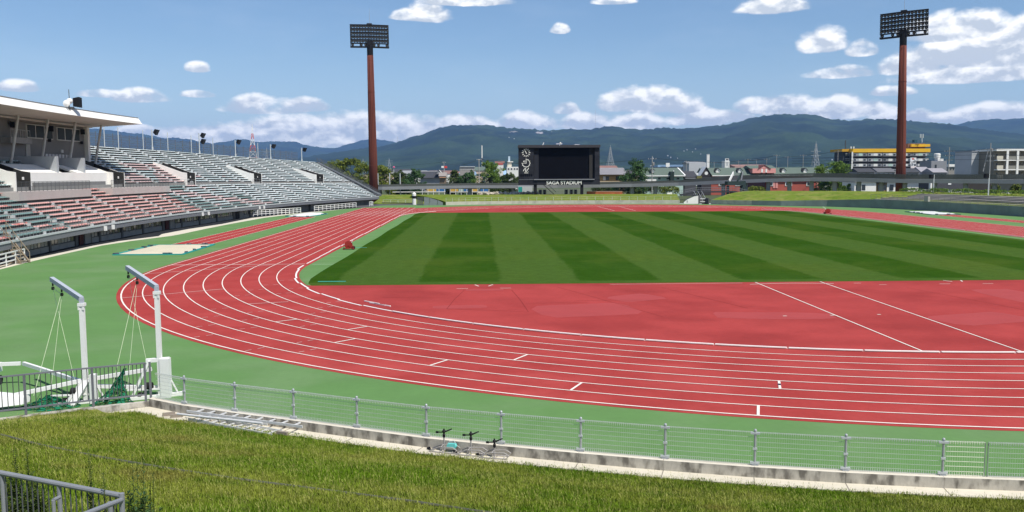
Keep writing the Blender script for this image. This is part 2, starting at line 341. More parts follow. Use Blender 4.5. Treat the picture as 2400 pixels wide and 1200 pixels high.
# wide red area outside the far bend, where the steeplechase lane runs
A = []; B = []
for i in range(41):
    a = math.pi * (0.97 - 0.94 * i / 40); r = 48.2 + 4.6 * math.sin(math.pi * min(1, max(0, (i - 1) / 38))) ** 0.6
    A.append((48.2 * math.cos(a), LS + 48.2 * math.sin(a), 0.0045)); B.append((r * math.cos(a), LS + r * math.sin(a), 0.0045))
mb.strip(A, B)
track = struct(mb.build('running_track', red))
mb = MB()
pts = [((RK - 0.3) * math.cos(a), (RK - 0.3) * math.sin(a), 0.009) for a in [math.pi + math.pi * i / 60 for i in range(61)]]
pts = [p for p in pts if p[1] < -13.3]
mb.poly(pts); 
pts = [((RK - 0.3) * math.cos(a), LS + (RK - 0.3) * math.sin(a), 0.009) for a in [math.pi * i / 60 for i in range(61)]]
pts = [p for p in pts if p[1] > 95.3]; mb.poly(pts)
struct(mb.build('infield_area', red_d))
# pale rubber repairs in the D
mb = MB()
for (x, y, w, h, a) in [(-17.5, -25, 5.5, 4.2, 0.2), (-24.3, -23.5, 3.0, 1.2, 0.05), (-14, -20.5, 3.2, 2.6, 0.5), (-8, -27.5, 6, 2.2, -0.1), (2, -29, 5, 3, 0.3), (8.8, -22, 3, 8, 0.05), (-22.9, -16.3, 2.4, 0.9, 0.02)]:
    c, s = math.cos(a), math.sin(a)
    q = []
    for i in range(14):
        t = 2 * math.pi * i / 14; rr = 0.8 + 0.35 * rnd.random()
        u, v = max(-1, min(1, 1.35 * rr * math.cos(t))) * w / 2, max(-1, min(1, 1.35 * rr * math.sin(t))) * h / 2
        q.append((x + u * c - v * s, y + u * s + v * c, 0.0125))
    mb.poly(q)
o = mb.build('repair_patches', patchred, kind='structure')
# seams and scuffs in the D
for x0, y0, x1, y1 in ((-24.2, -16.5, -25.0, -24.2), (-21.2, -16.5, -20.6, -25.5), (-25.0, -24.2, -20.6, -25.5), (-18.2, -15.2, -13.8, -27.5), (-11.5, -16, -8.6, -25), (-17.6, -21.5, -13.0, -21.9), (-20.6, -22.4, -17.0, -22.3), (-29, -19.5, -25, -20.0), (4, -17, 6.5, -30), (-3.5, -20, 0, -20.4), (-33, -14.6, -26, -14.9)):
    a_, b_ = Vector((x0, y0, 0.0135)), Vector((x1, y1, 0.0135)); n_ = (b_ - a_).normalized().cross(Vector((0, 0, 1))) * 0.02; m_ = (a_ + b_) / 2 + n_ * rnd.uniform(-4, 4)
    MB().strip([a_ - n_, m_ - n_, b_ - n_], [a_ + n_, m_ + n_, b_ + n_]).build('seam', M('seam_dark', (0.20, 0.030, 0.028), 0.9, spec=0.02), kind='structure')
# football turf, mown in stripes
mb = MB(); xb = [-35.2, -27.7, -22.1, -16.5, -10.9, -5.3, 0.3, 5.9, 11.5, 17.1, 22.7, 28.3, 35.4]; TY0, TY1 = -13.5, 95.5
def clampturf(x, y):
    if y < 0: lim = math.sqrt(max(0, (RK - 0.6) ** 2 - y * y))
    elif y > LS: lim = math.sqrt(max(0, (RK - 0.6) ** 2 - (y - LS) ** 2))
    else: lim = 99
    return max(-lim, min(lim, x))
for i, (a, b) in enumerate(zip(xb[:-1], xb[1:])):
    mb.cur = 1 if (i % 2 == 1) else 0
    ys = [TY0 + 1.3] + [TY0 + 4 * k for k in range(1, 27)] + [TY1 - 0.8]
    P1 = [(clampturf(a, y) + 0.06 * math.sin(y * 1.3 + i), y, 0.015) for y in ys]; P2 = [(clampturf(b, y) + 0.06 * math.sin(y * 1.3 + i + 1), y, 0.015) for y in ys]
    mb.strip(P2, P1)
mb.cur = 0
for y0, y1 in ((TY0, TY0 + 1.3), (TY1 - 0.8, TY1)):
    mb.poly([(clampturf(-35.2, y0), y0, 0.015), (clampturf(35.4, y0), y0, 0.015), (clampturf(35.4, y1), y1, 0.015), (clampturf(-35.2, y1), y1, 0.015)])
mb.mi = [0] * len(mb.f)
pitch = struct(mb.build('pitch', turf))
# green rubber between turf and kerb
mb = MB()
for sgn in (-1, 1):
    A = []; B = []
    for i in range(41):
        y = -13.4 + (95.4 + 13.4) * i / 40
        xo = RK - 0.42
        if y < 0: xo = math.sqrt(max(0, (RK - 0.42) ** 2 - y * y))
        if y > LS: xo = math.sqrt(max(0, (RK - 0.42) ** 2 - (y - LS) ** 2))
        A.append((sgn * 35.0 if xo > 35 else sgn * xo, y, 0.012)); B.append((sgn * xo, y, 0.012))
    mb.strip(A, B) if sgn < 0 else mb.strip(B, A)
struct(mb.build('green_margin', green_a))

# ---------------------------------------------------------------- painted lines (parts of the track)
ZL = 0.0205
def arcline(k, w=0.055, z=ZL):
    r = RK + LW * k; mb = MB(); ring(mb, r - w / 2, r + w / 2, z, 96); return mb.build('lane_line', white_l, track)
for k in range(1, 10): arcline(k, 0.065 if k < 9 else 0.085)
def seg(name, a, b, w=0.06, mat=None, z=ZL + 0.004, parent=None):
    a, b = Vector((a[0], a[1], z)), Vector((b[0], b[1], z)); n = (b - a).normalized().cross(Vector((0, 0, 1))) * w / 2
    return MB().poly([a - n, a + n, b + n, b - n]).build(name, mat or white_l, parent or track)
def radial(k0, k1, ang, w=0.07, mat=None, name='start_line'):
    a = R_(ang); r0, r1 = RK + LW * k0 + 0.03, RK + LW * k1 - 0.03
    return seg(name, (r0 * math.cos(a), r0 * math.sin(a)), (r1 * math.cos(a), r1 * math.sin(a)), w, mat)
for k, a in ((8, -107.6), (5, -106.7), (7, -115.1), (4, -120.0), (6, -123.0), (3, -134.0), (5, -131.2), (4, -140.0)): radial(k, k + 1, a, 0.085)
blue = M('blue_mark', (0.12, 0.14, 0.42), 0.8)
radial(5.35, 5.6, -106.7, 0.1, blue, 'blue_mark')
for a0, b0 in (((-34.29, -20.99), (-36.38, -21.71)), ((-39.74, -14.93), (-44.69, -18.76))): seg('exchange_line', a0, b0, 0.13, pink_l)
seg('exchange_line', (-40.26, 0.05), (-48.07, -5.57), 0.13, pink_l)
for k in range(9): seg('finish_line', (-RK - LW * k - 0.05, 0.75), (-RK - LW * k - 1.15, 0.75), 0.22 if k % 2 else 0.3, pink_l)
rs = random.Random(3)
for k in range(0, 9):   # faint exchange-zone ticks
    for a in (196 + 3.2 * k, 203 + 3.0 * k, 214 + 2.2 * k):
        if rs.random() < 0.75: radial(k + 0.1, k + 0.42, a, 0.06, pink_l, 'lane_tick'); radial(k + 0.62, k + 0.9, a, 0.06, pink_l, 'lane_tick')
# straight chute lines beyond the bend
for k in range(0, 10): seg('chute_line', (-RK - LW * k, LS - 0.5), (-RK - LW * k, 120.8), 0.07)
for k in range(0, 9): seg('chute_tick', (-RK - LW * (k + 0.3), 96), (-RK - LW * (k + 0.7), 96), 0.3, pink_l)
# javelin runways and marks in the D
for a0, b0, w in (((-4.71, -13.63), (-4.92, -36.95), 0.07), ((-0.28, -13.6), (-0.93, -37.15), 0.07), ((-14.58, -14.14), (-5.69, -14.03), 0.05), ((-24.71, -15.78), (-23.97, -15.72), 0.07), ((-21.91, -15.66), (-21.2, -15.66), 0.07),
                  ((-23.55, -13.78), (-23.29, -14.6), 0.08), ((-22.36, -13.8), (-22.65, -14.6), 0.08), ((7.02, -15.32), (7.71, -15.36), 0.07), ((8.22, -13.5), (8.47, -14.2), 0.09), ((9.42, -13.5), (9.18, -14.2), 0.09), ((9.87, -15.39), (10.58, -15.39), 0.07),
                  ((1.6, -14.6), (2.1, -14.6), 0.06), ((2.9, -15.5), (3.4, -15.5), 0.06), ((-5.1, -27.6), (-4.9, -27.6), 0.12), ((-7.6, -27.7), (-7.4, -27.7), 0.1), ((-2.6, -27.5), (-2.4, -27.5), 0.1), ((8.6, -31), (12, -30.6), 0.06)):
    seg('field_line', a0, b0, w)
prev = None
for i in range(13):
    x = -5.4 + 5.6 * i / 12; y = -14.75 + 0.4 * math.sin(math.pi * i / 12); p = (x, y)
    if prev: seg('scratch_arc', prev, p, 0.08)
    prev = p
for a0, b0, w in (((-34.08, 100.72), (-21.73, 114.79), 0.2), ((-18.39, 115.49), (0.03, 123.82), 0.2), ((2.2, 122.25), (2.65, 99.95), 0.1), ((6.8, 121.61), (6.73, 99.43), 0.1), ((2.5, 122.0), (30, 115), 0.15), ((-11.7, 132.0), (12, 133), 0.16)):
    seg('field_line', a0, b0, w)
# infield kerb: aluminium rail in pieces round the near bend
krail = M('kerb_white', (0.86, 0.82, 0.76), 0.4, 0.05, 3.0)
kerb = bpy.data.objects.new('track_kerb', None); COL.objects.link(kerb); kerb['_loc'] = (0, 0, 0); kerb['kind'] = 'structure'
a = 180.6
while a < 330:
    if 214 < a < 217.5: a += 0.0
    off = 0.0 if a > 218.5 else (-0.10 if int(a / 5) % 2 else 0.02)
    mb = MB(); A0, A1 = R_(a), R_(a + 4.5); P0 = []; P1 = []
    for i in range(4):
        t = A0 + (A1 - A0) * i / 3; P0.append((RK - 0.09 + off, t)); P1.append((RK + 0.03 + off, t))
    f = lambda r, t, z: (r * math.cos(t), r * math.sin(t), z)
    z0, z1 = (0.035, 0.075) if a > 218 else (0.012, 0.03)
    mb.strip([f(r, t, z1) for r, t in P1], [f(r, t, z1) for r, t in P0]); mb.strip([f(r, t, z0) for r, t in P1], [f(r, t, z1) for r, t in P1]); mb.strip([f(r, t, z1) for r, t in P0], [f(r, t, z0) for r, t in P0])
    for i in (0, 3): mb.box(f(P0[i][0] + 0.045, P0[i][1], 0.022), (0.04, 0.04, 0.04), P0[i][1])
    mb.build('kerb_rail', krail, kerb); a += 4.6
for sg in (-1, 1):
    for i in range(14):
        y = 1 + i * 6.0; o_ = 0.05 * ((i * 7) % 3)
        MB().box((sg * (RK - 0.03 + o_), y + 2.9, 0.036), (0.08, 5.8, 0.045)).build('kerb_rail', krail, kerb)
for i in range(40):
    t = math.pi * (i + 0.5) / 40; 
    if math.sin(t) > 0.5: continue
    MB().box(((RK - 0.03) * math.cos(t), LS + (RK - 0.03) * math.sin(t), 0.036), (0.08, 2.7, 0.045), t).build('kerb_rail', krail, kerb)
# loose kerb pieces lying by the rail
for i, (x, y, rz) in enumerate(((-29.6, -21.9, -0.86), (-29.2, -22.6, -0.83), (-28.9, -22.9, -0.8))):
    o = MB().box((0, 0, 0.04), (1.5, 0.07, 0.05)).build('kerb_piece', krail, loc=(x + 0.2, y + 0.25, 0.0)); o.rotation_euler = (0, 0, rz)
    tag(o, ['loose white kerb rail lying inside the bend, farthest of three', 'loose white kerb rail lying inside the bend, middle of three', 'loose white kerb rail lying inside the bend, nearest of three'][i], 'kerb rail', 'loose kerb rails by the bend')
MB().poly([(-37.0, 0.5, 0.0165), (-35.2, 0.25, 0.0165), (-35.2, 0.32, 0.0165), (-37.0, 0.58, 0.0165)]).build('margin_line', M('pale_green_line', (0.45, 0.62, 0.42), 0.8), track)
teal = M('teal_sheet', (0.03, 0.30, 0.27), 0.7, 0.15, 1.0)
for (x, y, w, h) in ((-33.4, -11.3, 1.9, 0.35), (-35.4, 16.8, 1.6, 0.3)):
    MB().poly([(x - w / 2, y - h / 2, 0.02), (x + w / 2, y - h / 2, 0.02), (x + w / 2, y + h / 2, 0.02), (x - w / 2, y + h / 2, 0.02)]).build('teal_mark', teal, track)
# jump runways
def runway(x0, x1, y0, y1, n):
    mb = MB().poly([(x0, y0, 0.006), (x1, y0, 0.006), (x1, y1, 0.006), (x0, y1, 0.006)]); o = struct(mb.build('jump_runway', red))
    for i in range(n):
        x = x0 + 0.06 + (x1 - x0 - 0.12) * i / (n - 1)
        MB().poly([(x - 0.03, y0, 0.012), (x + 0.03, y0, 0.012), (x + 0.03, y1, 0.012), (x - 0.03, y1, 0.012)]).build('runway_line', white_l, o)
runway(-56.0, -51.8, 20.5, 82.5, 4)
runway(54.0, 57.6, 10.0, 77.0, 4)
# ---------------------------------------------------------------- the main stand (an arc about SCX, SCY)
SCX, SCY, SR, FZ, SD = 222.74, 44.95, 288.35, 1.9, 17.0
NROW = 26; TR = SD / NROW
def SH(phi): return float(np.interp(phi, [-12, 3.5, 8.67, 13.4, 18.9, 20.2], [11.9, 11.75, 11.58, 11.07, 10.4, 10.25]))
def zc(phi, d): return FZ + (SH(phi) - FZ) * d / SD
def SP(phi, d, z=None):
    a = R_(180 - phi); z = zc(phi, d) if z is None else z
    return Vector((SCX + (SR + d) * math.cos(a), SCY + (SR + d) * math.sin(a), z))
PH0, PH1 = -13.0, 20.1
seatconc = M('terrace_concrete', (0.27, 0.265, 0.25), 0.9, 0.15, 0.7, 0.2)
stand = thing('main_stand', 'long curved main stand of faded red and teal seats with a white roof', 'stand', tuple(SP(4, 0, 0)))
VOM = [(-9.55, -8.9), (-4.34, -3.67), (0.83, 1.49), (5.79, 6.38), (11.06, 11.7), (16.64, 17.27)]
BALC = [(-5.4, -1.66), (-0.38, 3.4)]                 # lower balconies
def invom(phi, d): return any(a - 0.001 <= phi <= b + 0.001 for a, b in VOM) and 6.9 < d < 12.7
def blocked(phi, d):
    if invom(phi, d): return True
    if any(a < phi < b for a, b in BALC) and 4.7 < d < 7.0: return True
    if 6.25 < d < 7.0: return True                      # cross aisle
    if -3.67 < phi < 0.83 and 6.9 < d < 10.6: return True    # white platform
    if phi < 1.95 and d > 12.6: return True                # press box
    if -1.9 < phi < -0.2 and d > 8: return True
    return False
# stepped concrete
phis = sorted(set([round(PH0 + 0.45 * i, 3) for i in range(75)] + [v for p in VOM for v in p] + [PH1, 1.95]))
phis = [p for p in phis if p <= PH1]
mb = MB()
for i, (a, b) in enumerate(zip(phis[:-1], phis[1:])):
    m = (a + b) / 2
    for j in range(NROW):
        d0, d1 = j * TR, (j + 1) * TR
        if invom(m, (d0 + d1) / 2): continue
        za0, zb0, za1, zb1 = zc(a, d0), zc(b, d0), zc(a, d1), zc(b, d1)
        mb.poly([SP(b, d0, zb0), SP(a, d0, za0), SP(a, d1, za0), SP(b, d1, zb0)])
        mb.poly([SP(b, d1, zb0), SP(a, d1, za0), SP(a, d1, za1), SP(b, d1, zb1)])
mb.build('terrace', seatconc, stand, world=True)
# underside/back so that the stand is solid
mb = MB()
for a, b in zip(phis[:-1], phis[1:]):
    mb.poly([SP(a, SD), SP(b, SD), SP(b, SD, 0), SP(a, SD, 0)])
mb.poly([SP(PH1, 0, FZ - 0.3), SP(PH1, SD), SP(PH1, SD, 0), SP(PH1, 9.5, 0), SP(PH1, 3.0, 1.5), SP(PH1, 0, 1.5)])
mb.build('rear_wall', M('stand_dark', (0.055, 0.058, 0.062), 0.8, 0.1, 0.5), stand, world=True)
# front parapet: overhanging dark fascia with a pale cap
fas = MB(); cap = MB(); und = MB()
for a, b in zip(phis[:-1], phis[1:]):
    def band(m, d, z0, z1): m.poly([SP(b, d, z0), SP(a, d, z0), SP(a, d, z1), SP(b, d, z1)])
    band(fas, 0.0, 1.22, 1.74); band(cap, -0.06, 1.74, 1.92)
    cap.poly([SP(b, -0.06, 1.92), SP(a, -0.06, 1.92), SP(a, 0.12, 1.92), SP(b, 0.12, 1.92)]); cap.poly([SP(a, -0.06, 1.74), SP(b, -0.06, 1.74), SP(b, 0.0, 1.74), SP(a, 0.0, 1.74)])
    und.poly([SP(a, 0, 1.22), SP(b, 0, 1.22), SP(b, 3.0, 1.22), SP(a, 3.0, 1.22)])
fas.build('fascia', mgrey, stand, world=True); cap.build('parapet_cap', galv_l, stand, world=True); und.build('overhang', wallgrey, stand, world=True)
# ground-floor front: wall, pilasters, windows and doors
WD = 1.7; FL = -0.30
wallmb = MB()
for a, b in zip(phis[:-1], phis[1:]):
    wallmb.poly([SP(b, WD + 0.12, FL - 0.1), SP(a, WD + 0.12, FL - 0.1), SP(a, WD + 0.12, 1.3), SP(b, WD + 0.12, 1.3)])
wallmb.build('front_wall', M('front_grey', (0.17, 0.165, 0.155), 0.85, 0.12, 0.6), stand, world=True)
basem = M('panel_grey', (0.30, 0.29, 0.27), 0.85, 0.12, 0.8); wglass = M('window_glass', (0.045, 0.05, 0.05), 0.15, 0.2, 0.3, spec=0.6)
blind = M('window_blind', (0.42, 0.40, 0.36), 0.8, 0.1, 1.0); olive = M('window_blind_olive', (0.22, 0.22, 0.13), 0.8, 0.15, 0.8)
deg = 180 / math.pi / (SR + WD)                   # degrees per metre along the wall
doorm = M('dark_door', (0.02, 0.018, 0.018), 0.6); rdoor = M('maroon_door', (0.09, 0.025, 0.022), 0.6)
def wallbox(phi, w, z0, z1, dep, name, mat, d=None, parent=None):
    d = WD if d is None else d
    a, b = phi - w / 2 * deg, phi + w / 2 * deg
    z0, z1 = FL + z0 * 0.87, FL + z1 * 0.87
    q = [SP(b, d, z0), SP(a, d, z0), SP(a, d - dep, z0), SP(b, d - dep, z0)]
    return MB().prism([p for p in q], (0, 0, z1 - z0)).build(name, mat, parent or stand, world=True)
phi = -12.5; bay = 0; rw = random.Random(5)
while phi < 19.2:
    bw = 7.0 * deg
    wallbox(phi, 0.45, 0, 1.78, 0.22, 'pilaster', M('pilaster_grey', (0.14, 0.135, 0.13), 0.85, 0.1, 0.6))
    mid = phi + bw / 2
    style = bay % 4
    if phi < 9.0:
        if style == 2:
            wallbox(mid - 1.6 * deg, 1.1, 0, 1.7, 0.1, 'door', rw.choice([doorm, rdoor]), WD + 0.05); wallbox(mid + 0.3 * deg, 1.7, 0.02, 1.62, 0.08, 'shutter', basem, WD + 0.05); wins = [1.6, 2.5]
        else: wins = [-2.6 + 0.87 * i for i in range(7)]
        for k, off in enumerate(wins):
            f = wallbox(mid + off * deg, 0.82, 0.82, 1.70, 0.07, 'window', dgrey)
            wallbox(mid + off * deg, 0.70, 0.88, 1.64, 0.03, 'pane', rw.choice([wglass, blind, olive, wglass, blind]), WD - 0.07, f)
        for k in range(3 if style != 2 else 1):
            wallbox(mid + (-2.1 + 2.12 * k if style != 2 else 2.2) * deg, 2.06, 0.03, 0.76, 0.12, 'wall_panel', basem)
    elif style == 1:
        wallbox(mid, 5.0, 0.0, 1.66, 0.05, 'opening', doorm)
    elif style == 3:
        wallbox(mid - 1.4 * deg, 2.6, 0.4, 1.5, 0.06, 'shutter', basem); f = wallbox(mid + 1.8 * deg, 2.0, 0.5, 1.5, 0.07, 'window', dgrey); wallbox(mid + 1.8 * deg, 1.8, 0.58, 1.42, 0.03, 'pane', wglass, WD - 0.07, f)
    else:
        wallbox(mid, 5.8, 0.03, 1.6, 0.06, 'wall_panel', M('plain_grey', (0.20, 0.195, 0.18), 0.85, 0.12, 0.6))
    phi += bw; bay += 1
SPK = (-3.43, -2.95, 3.46, 3.94, 8.3, 8.7)
for ph in SPK:           # little white loudspeakers under the fascia
    MB().box(SP(ph, -0.2, 1.45), (0.25, 0.3, 0.5)).build('speaker', white_p, stand, world=True)
# guard rail above the fascia
mb = MB()
for a, b in zip(phis[:-1], phis[1:]):
    for z in (0.55, 0.95): mb.bar(SP(a, 0.15, FZ + z), SP(b, 0.15, FZ + z), 0.035)
p = PH0
while p < PH1:
    mb.bar(SP(p, 0.15, FZ), SP(p, 0.15, FZ + 0.95), 0.025); p += 0.8 * deg
mb.build('guard_rail', M('rail_grey', (0.20, 0.21, 0.22), 0.5), stand, world=True)
# cross-aisle rail, broken by the balconies
for lo, hi in ((PH0, -5.5), (3.5, PH1)):
    mb = MB(); n = int((hi - lo) / (1.3 * deg)); U = [lo + (hi - lo) * i / n for i in range(n + 1)]
    for u, v in zip(U[:-1], U[1:]):
        for z in (0.6, 1.0): mb.bar(SP(u, 6.35, zc(u, 6.3) + z), SP(v, 6.35, zc(v, 6.3) + z), 0.03)
    for u in U: mb.bar(SP(u, 6.35, zc(u, 6.3)), SP(u, 6.35, zc(u, 6.3) + 1.0), 0.03)
    mb.build('aisle_rail', MATS['rail_grey'], stand, world=True)
# stair openings: dark slot between two white cheek walls
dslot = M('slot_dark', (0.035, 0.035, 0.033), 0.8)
for a, b in VOM:
    d0, d1 = 6.95, 12.5; zf = zc(a, 6.9) - 0.25
    e = 0.22 * deg
    for side, (u, v) in enumerate(((a - e, a), (b, b + e))):
        q = [SP(u, d0, zf), SP(u, d0, zf + 2.0), SP(u, d0 + 0.9, zf + 2.15), SP(u, d1, zc(u, d1) + 0.35), SP(u, d1, zf)]
        q2 = [SP(v, *(x)) for x in ((d0, zf), (d0, zf + 2.0), (d0 + 0.9, zf + 2.15), (d1, zc(v, d1) + 0.35), (d1, zf))]
        n = len(q); mb = MB(); mb.cur = 0
        mb.poly(q); 
        for i in range(n): mb.poly([q[i], q2[i], q2[(i + 1) % n], q[(i + 1) % n]])
        mb.poly(list(reversed(q2)))
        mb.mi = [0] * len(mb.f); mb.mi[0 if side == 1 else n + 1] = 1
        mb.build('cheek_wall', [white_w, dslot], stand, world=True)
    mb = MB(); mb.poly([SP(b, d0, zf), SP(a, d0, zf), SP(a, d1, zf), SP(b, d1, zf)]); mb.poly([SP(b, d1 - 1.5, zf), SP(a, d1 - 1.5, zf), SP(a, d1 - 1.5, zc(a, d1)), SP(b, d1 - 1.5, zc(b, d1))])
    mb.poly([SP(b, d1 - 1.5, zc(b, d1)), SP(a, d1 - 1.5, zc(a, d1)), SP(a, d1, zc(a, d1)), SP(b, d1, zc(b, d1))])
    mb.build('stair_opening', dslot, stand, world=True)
    MB().box(SP(b - 0.3 * deg, 7.6, zf + 1.35), (0.06, 0.35, 0.3)).build('exit_sign', white_p, stand, world=True)
# lower balconies
balm = M('balcony_concrete', (0.44, 0.40, 0.38), 0.85, 0.08, 0.6)
def arcbox(mb, a, b, d0, d1, z0f, z1f, step=0.5):
    n = max(1, int(round((b - a) / step))); ps = [a + (b - a) * i / n for i in range(n + 1)]
    for u, v in zip(ps[:-1], ps[1:]):
        z0u, z0v, z1u, z1v = z0f(u), z0f(v), z1f(u), z1f(v)
        mb.poly([SP(v, d0, z0v), SP(u, d0, z0u), SP(u, d0, z1u), SP(v, d0, z1v)]); mb.poly([SP(v, d0, z1v), SP(u, d0, z1u), SP(u, d1, z1u), SP(v, d1, z1v)])
        mb.poly([SP(u, d1, z0u), SP(v, d1, z0v), SP(v, d1, z1v), SP(u, d1, z1u)]); mb.poly([SP(u, d0, z0u), SP(v, d0, z0v), SP(v, d1, z0v), SP(u, d1, z0u)])
    for u, s in ((a, 1), (b, -1)):
        q = [SP(u, d0, z0f(u)), SP(u, d1, z0f(u)), SP(u, d1, z1f(u)), SP(u, d0, z1f(u))]; mb.poly(q if s < 0 else q[::-1])
    return mb
for a, b in BALC:
    arcbox(MB(), a, b, 4.55, 7.0, lambda u: zc(u, 6.3) - 0.75, lambda u: zc(u, 6.3) + 0.12).build('balcony', balm, stand, world=True)
    mb = MB(); zt = lambda u: zc(u, 6.3) + 0.12
    n = int((b - a) / (1.0 * deg))
    for i in range(n + 1):
        u = a + (b - a) * i / n; mb.bar(SP(u, 4.7, zt(u)), SP(u, 4.7, zt(u) + 1.0), 0.04)
        if i < n:
            v = a + (b - a) * (i + 1) / n
            for z in (0.1, 0.5, 1.0): mb.bar(SP(u, 4.7, zt(u) + z), SP(v, 4.7, zt(v) + z), 0.04)
            for q in (0.25, 0.5, 0.75): mb.bar(SP(u + (v - u) * q, 4.7, zt(u) + 0.1), SP(u + (v - u) * q, 4.7, zt(u) + 1.0), 0.02)
    mb.build('balcony_rail', dgrey, stand, world=True)
# white platform between the two middle openings
zp = lambda d: (lambda u: zc(u, d))
arcbox(MB(), -3.64, 0.80, 7.6, 7.95, lambda u: zc(u, 6.9) - 0.2, lambda u: zc(u, 6.9) + 1.75).build('platform_wall', white_w, stand, world=True)
arcbox(MB(), -3.3, 0.6, 7.5, 7.6, lambda u: zc(u, 6.9) - 0.1, lambda u: zc(u, 6.9) + 0.62).build('platform_plinth', M('plinth_grey', (0.20, 0.20, 0.195), 0.8), stand, world=True)
def slab(a, b, d0, z0, d1, z1, t=0.25):
    mb = MB(); n = 6; ps = [a + (b - a) * i / n for i in range(n + 1)]
    for u, v in zip(ps[:-1], ps[1:]):
        mb.poly([SP(v, d0, z0(v)), SP(u, d0, z0(u)), SP(u, d1, z1(u)), SP(v, d1, z1(v))]); mb.poly([SP(v, d0, z0(v) - t), SP(u, d0, z0(u) - t), SP(u, d0, z0(u)), SP(v, d0, z0(v))])
    for u in (a, b): mb.poly([SP(u, d0, z0(u) - t), SP(u, d0, z0(u)), SP(u, d1, z1(u)), SP(u, d1, z1(u) - t)])
    return mb
top0 = lambda u: zc(u, 6.9) + 1.75
for a, b in ((-3.6, -1.6), (-0.8, 0.78)):
    slab(a, b, 7.95, top0, 10.6, lambda u: zc(u, 10.6) + 0.55).build('platform_roof', white_w, stand, world=True)
vipg = M('pale_grey_render', (0.36, 0.38, 0.40), 0.8, 0.06, 0.5)
arcbox(MB(), -1.86, -1.76, 7.97, 12.9, lambda u: zc(u, 8), lambda u: zc(u, 12.6) + 0.35).build('recess_wall', vipg, stand, world=True)
arcbox(MB(), -0.42, -0.32, 7.97, 12.9, lambda u: zc(u, 6.9), lambda u: zc(u, 12.6) + 0.3).build('recess_wall', vipg, stand, world=True)
arcbox(MB(), -1.76, -0.42, 12.6, 12.85, lambda u: zc(u, 8), lambda u: zc(u, 12.6) + 0.4).build('recess_wall', vipg, stand, world=True)
slab(-1.76, -0.42, 7.96, lambda u: zc(u, 7), 12.6, lambda u: zc(u, 8.5)).build('recess_floor', vipg, stand, world=True)
for i in range(8):   # pale boards in front of the press box
    ph = -0.5 + i * 0.17; MB().box(SP(ph, 12.3, zc(ph, 12.4) + 0.45), (0.08, 0.55, 0.95), R_(-ph)).build('board', M('board_grey', (0.52, 0.51, 0.50), 0.7), stand, world=True)
# press box
pb = M('press_box_grey', (0.20, 0.195, 0.19), 0.85, 0.06, 0.4)
arcbox(MB(), -13, 1.85, 13.1, 17.2, lambda u: zc(u, 12.5), lambda u: 14.5).build('press_box', pb, stand, world=True)
def cbox(a, b, d0, d1, z0, z1, name, mat, parent=None): return arcbox(MB(), a, b, d0, d1, lambda u: z0, lambda u: z1).build(name, mat, parent or stand, world=True)
WINS = ((-6.6, -4.7), (-4.5, -2.4), (-1.15, 0.14), (0.36, 1.57))
for a, b in WINS:
    f = cbox(a, b, 12.95, 13.12, 11.9, 13.65, 'window', M('frame_white', (0.5, 0.49, 0.47), 0.6)); 
    nn = 3
    for i in range(nn):
        w = (b - a) / nn; cbox(a + w * i + 0.03, a + w * (i + 1) - 0.03, 12.90, 12.96, 12.03, 13.52, 'pane', M('press_glass', (0.022, 0.025, 0.020), 0.35, 0.2, 0.3, spec=0.12), f)
cbox(-2.3, -1.3, 12.0, 13.1, 11.1, 11.8, 'bay_box', M('bay_grey', (0.27, 0.265, 0.26), 0.85), stand)
mb = MB()
for i in range(9):
    u = -2.25 + 0.9 * i / 8; mb.bar(SP(u, 12.1, 11.8), SP(u, 12.1, 12.7), 0.035)
mb.bar(SP(-2.25, 12.1, 12.7), SP(-1.35, 12.1, 12.7), 0.045); mb.build('bay_rail', M('rail_pale', (0.42, 0.42, 0.42), 0.6), stand, world=True)
cbox(1.86, 1.98, 12.6, 17.2, 9.2, 14.4, 'fin_wall', white_w)
for ph in (-3.0, -1.9, -0.02, 1.65): MB().box(SP(ph, 12.7, 13.3), (0.5, 0.5, 0.7), R_(20)).build('speaker', black, stand, world=True)
for ph in (-0.1, 1.6): MB().box(SP(ph, 12.8, 11.8), (0.35, 0.4, 0.4), R_(20)).build('speaker', black, stand, world=True)
cbox(-1.2, -1.0, 13.0, 13.09, 9.3, 11.3, 'door', M('pale_door', (0.40, 0.39, 0.36), 0.7)); cbox(0.55, 0.67, 13.0, 13.09, 10.3, 10.7, 'notice', M('pale_notice', (0.6, 0.6, 0.58), 0.7))
# roof
mb = MB(); n = 34; ps = [-13 + (2.47 + 13) * i / n for i in range(n + 1)]
zt = lambda u, d: 15.41 + 0.02 * (u - 2.47) - 0.03 * (d - 6.2); tk = lambda d: 0.85 + 0.03 * (d - 6.2)
for u, v in zip(ps[:-1], ps[1:]):
    for d0, d1 in ((6.2, 12.0), (12.0, 17.6)):
        e0 = max(d0, 6.75)
        mb.cur = 0; mb.poly([SP(v, e0, zt(v, e0)), SP(u, e0, zt(u, e0)), SP(u, d1, zt(u, d1)), SP(v, d1, zt(v, d1))])
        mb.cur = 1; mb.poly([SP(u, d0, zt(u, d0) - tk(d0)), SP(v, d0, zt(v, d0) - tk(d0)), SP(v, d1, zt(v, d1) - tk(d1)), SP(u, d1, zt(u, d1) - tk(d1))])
    mb.cur = 0; mb.poly([SP(v, 6.2, zt(v, 6.7) - tk(6.2)), SP(u, 6.2, zt(u, 6.7) - tk(6.2)), SP(u, 6.75, zt(u, 6.7)), SP(v, 6.75, zt(v, 6.7))])
mb.cur = 0
for d0, d1 in ((6.2, 12.0), (12.0, 17.6)): mb.poly([SP(2.47, d1, zt(2.47, d1) - tk(d1)), SP(2.47, d0, zt(2.47, d0) - tk(d0)), SP(2.47, max(6.75, d0), zt(2.47, max(6.75, d0))), SP(2.47, d1, zt(2.47, d1))])
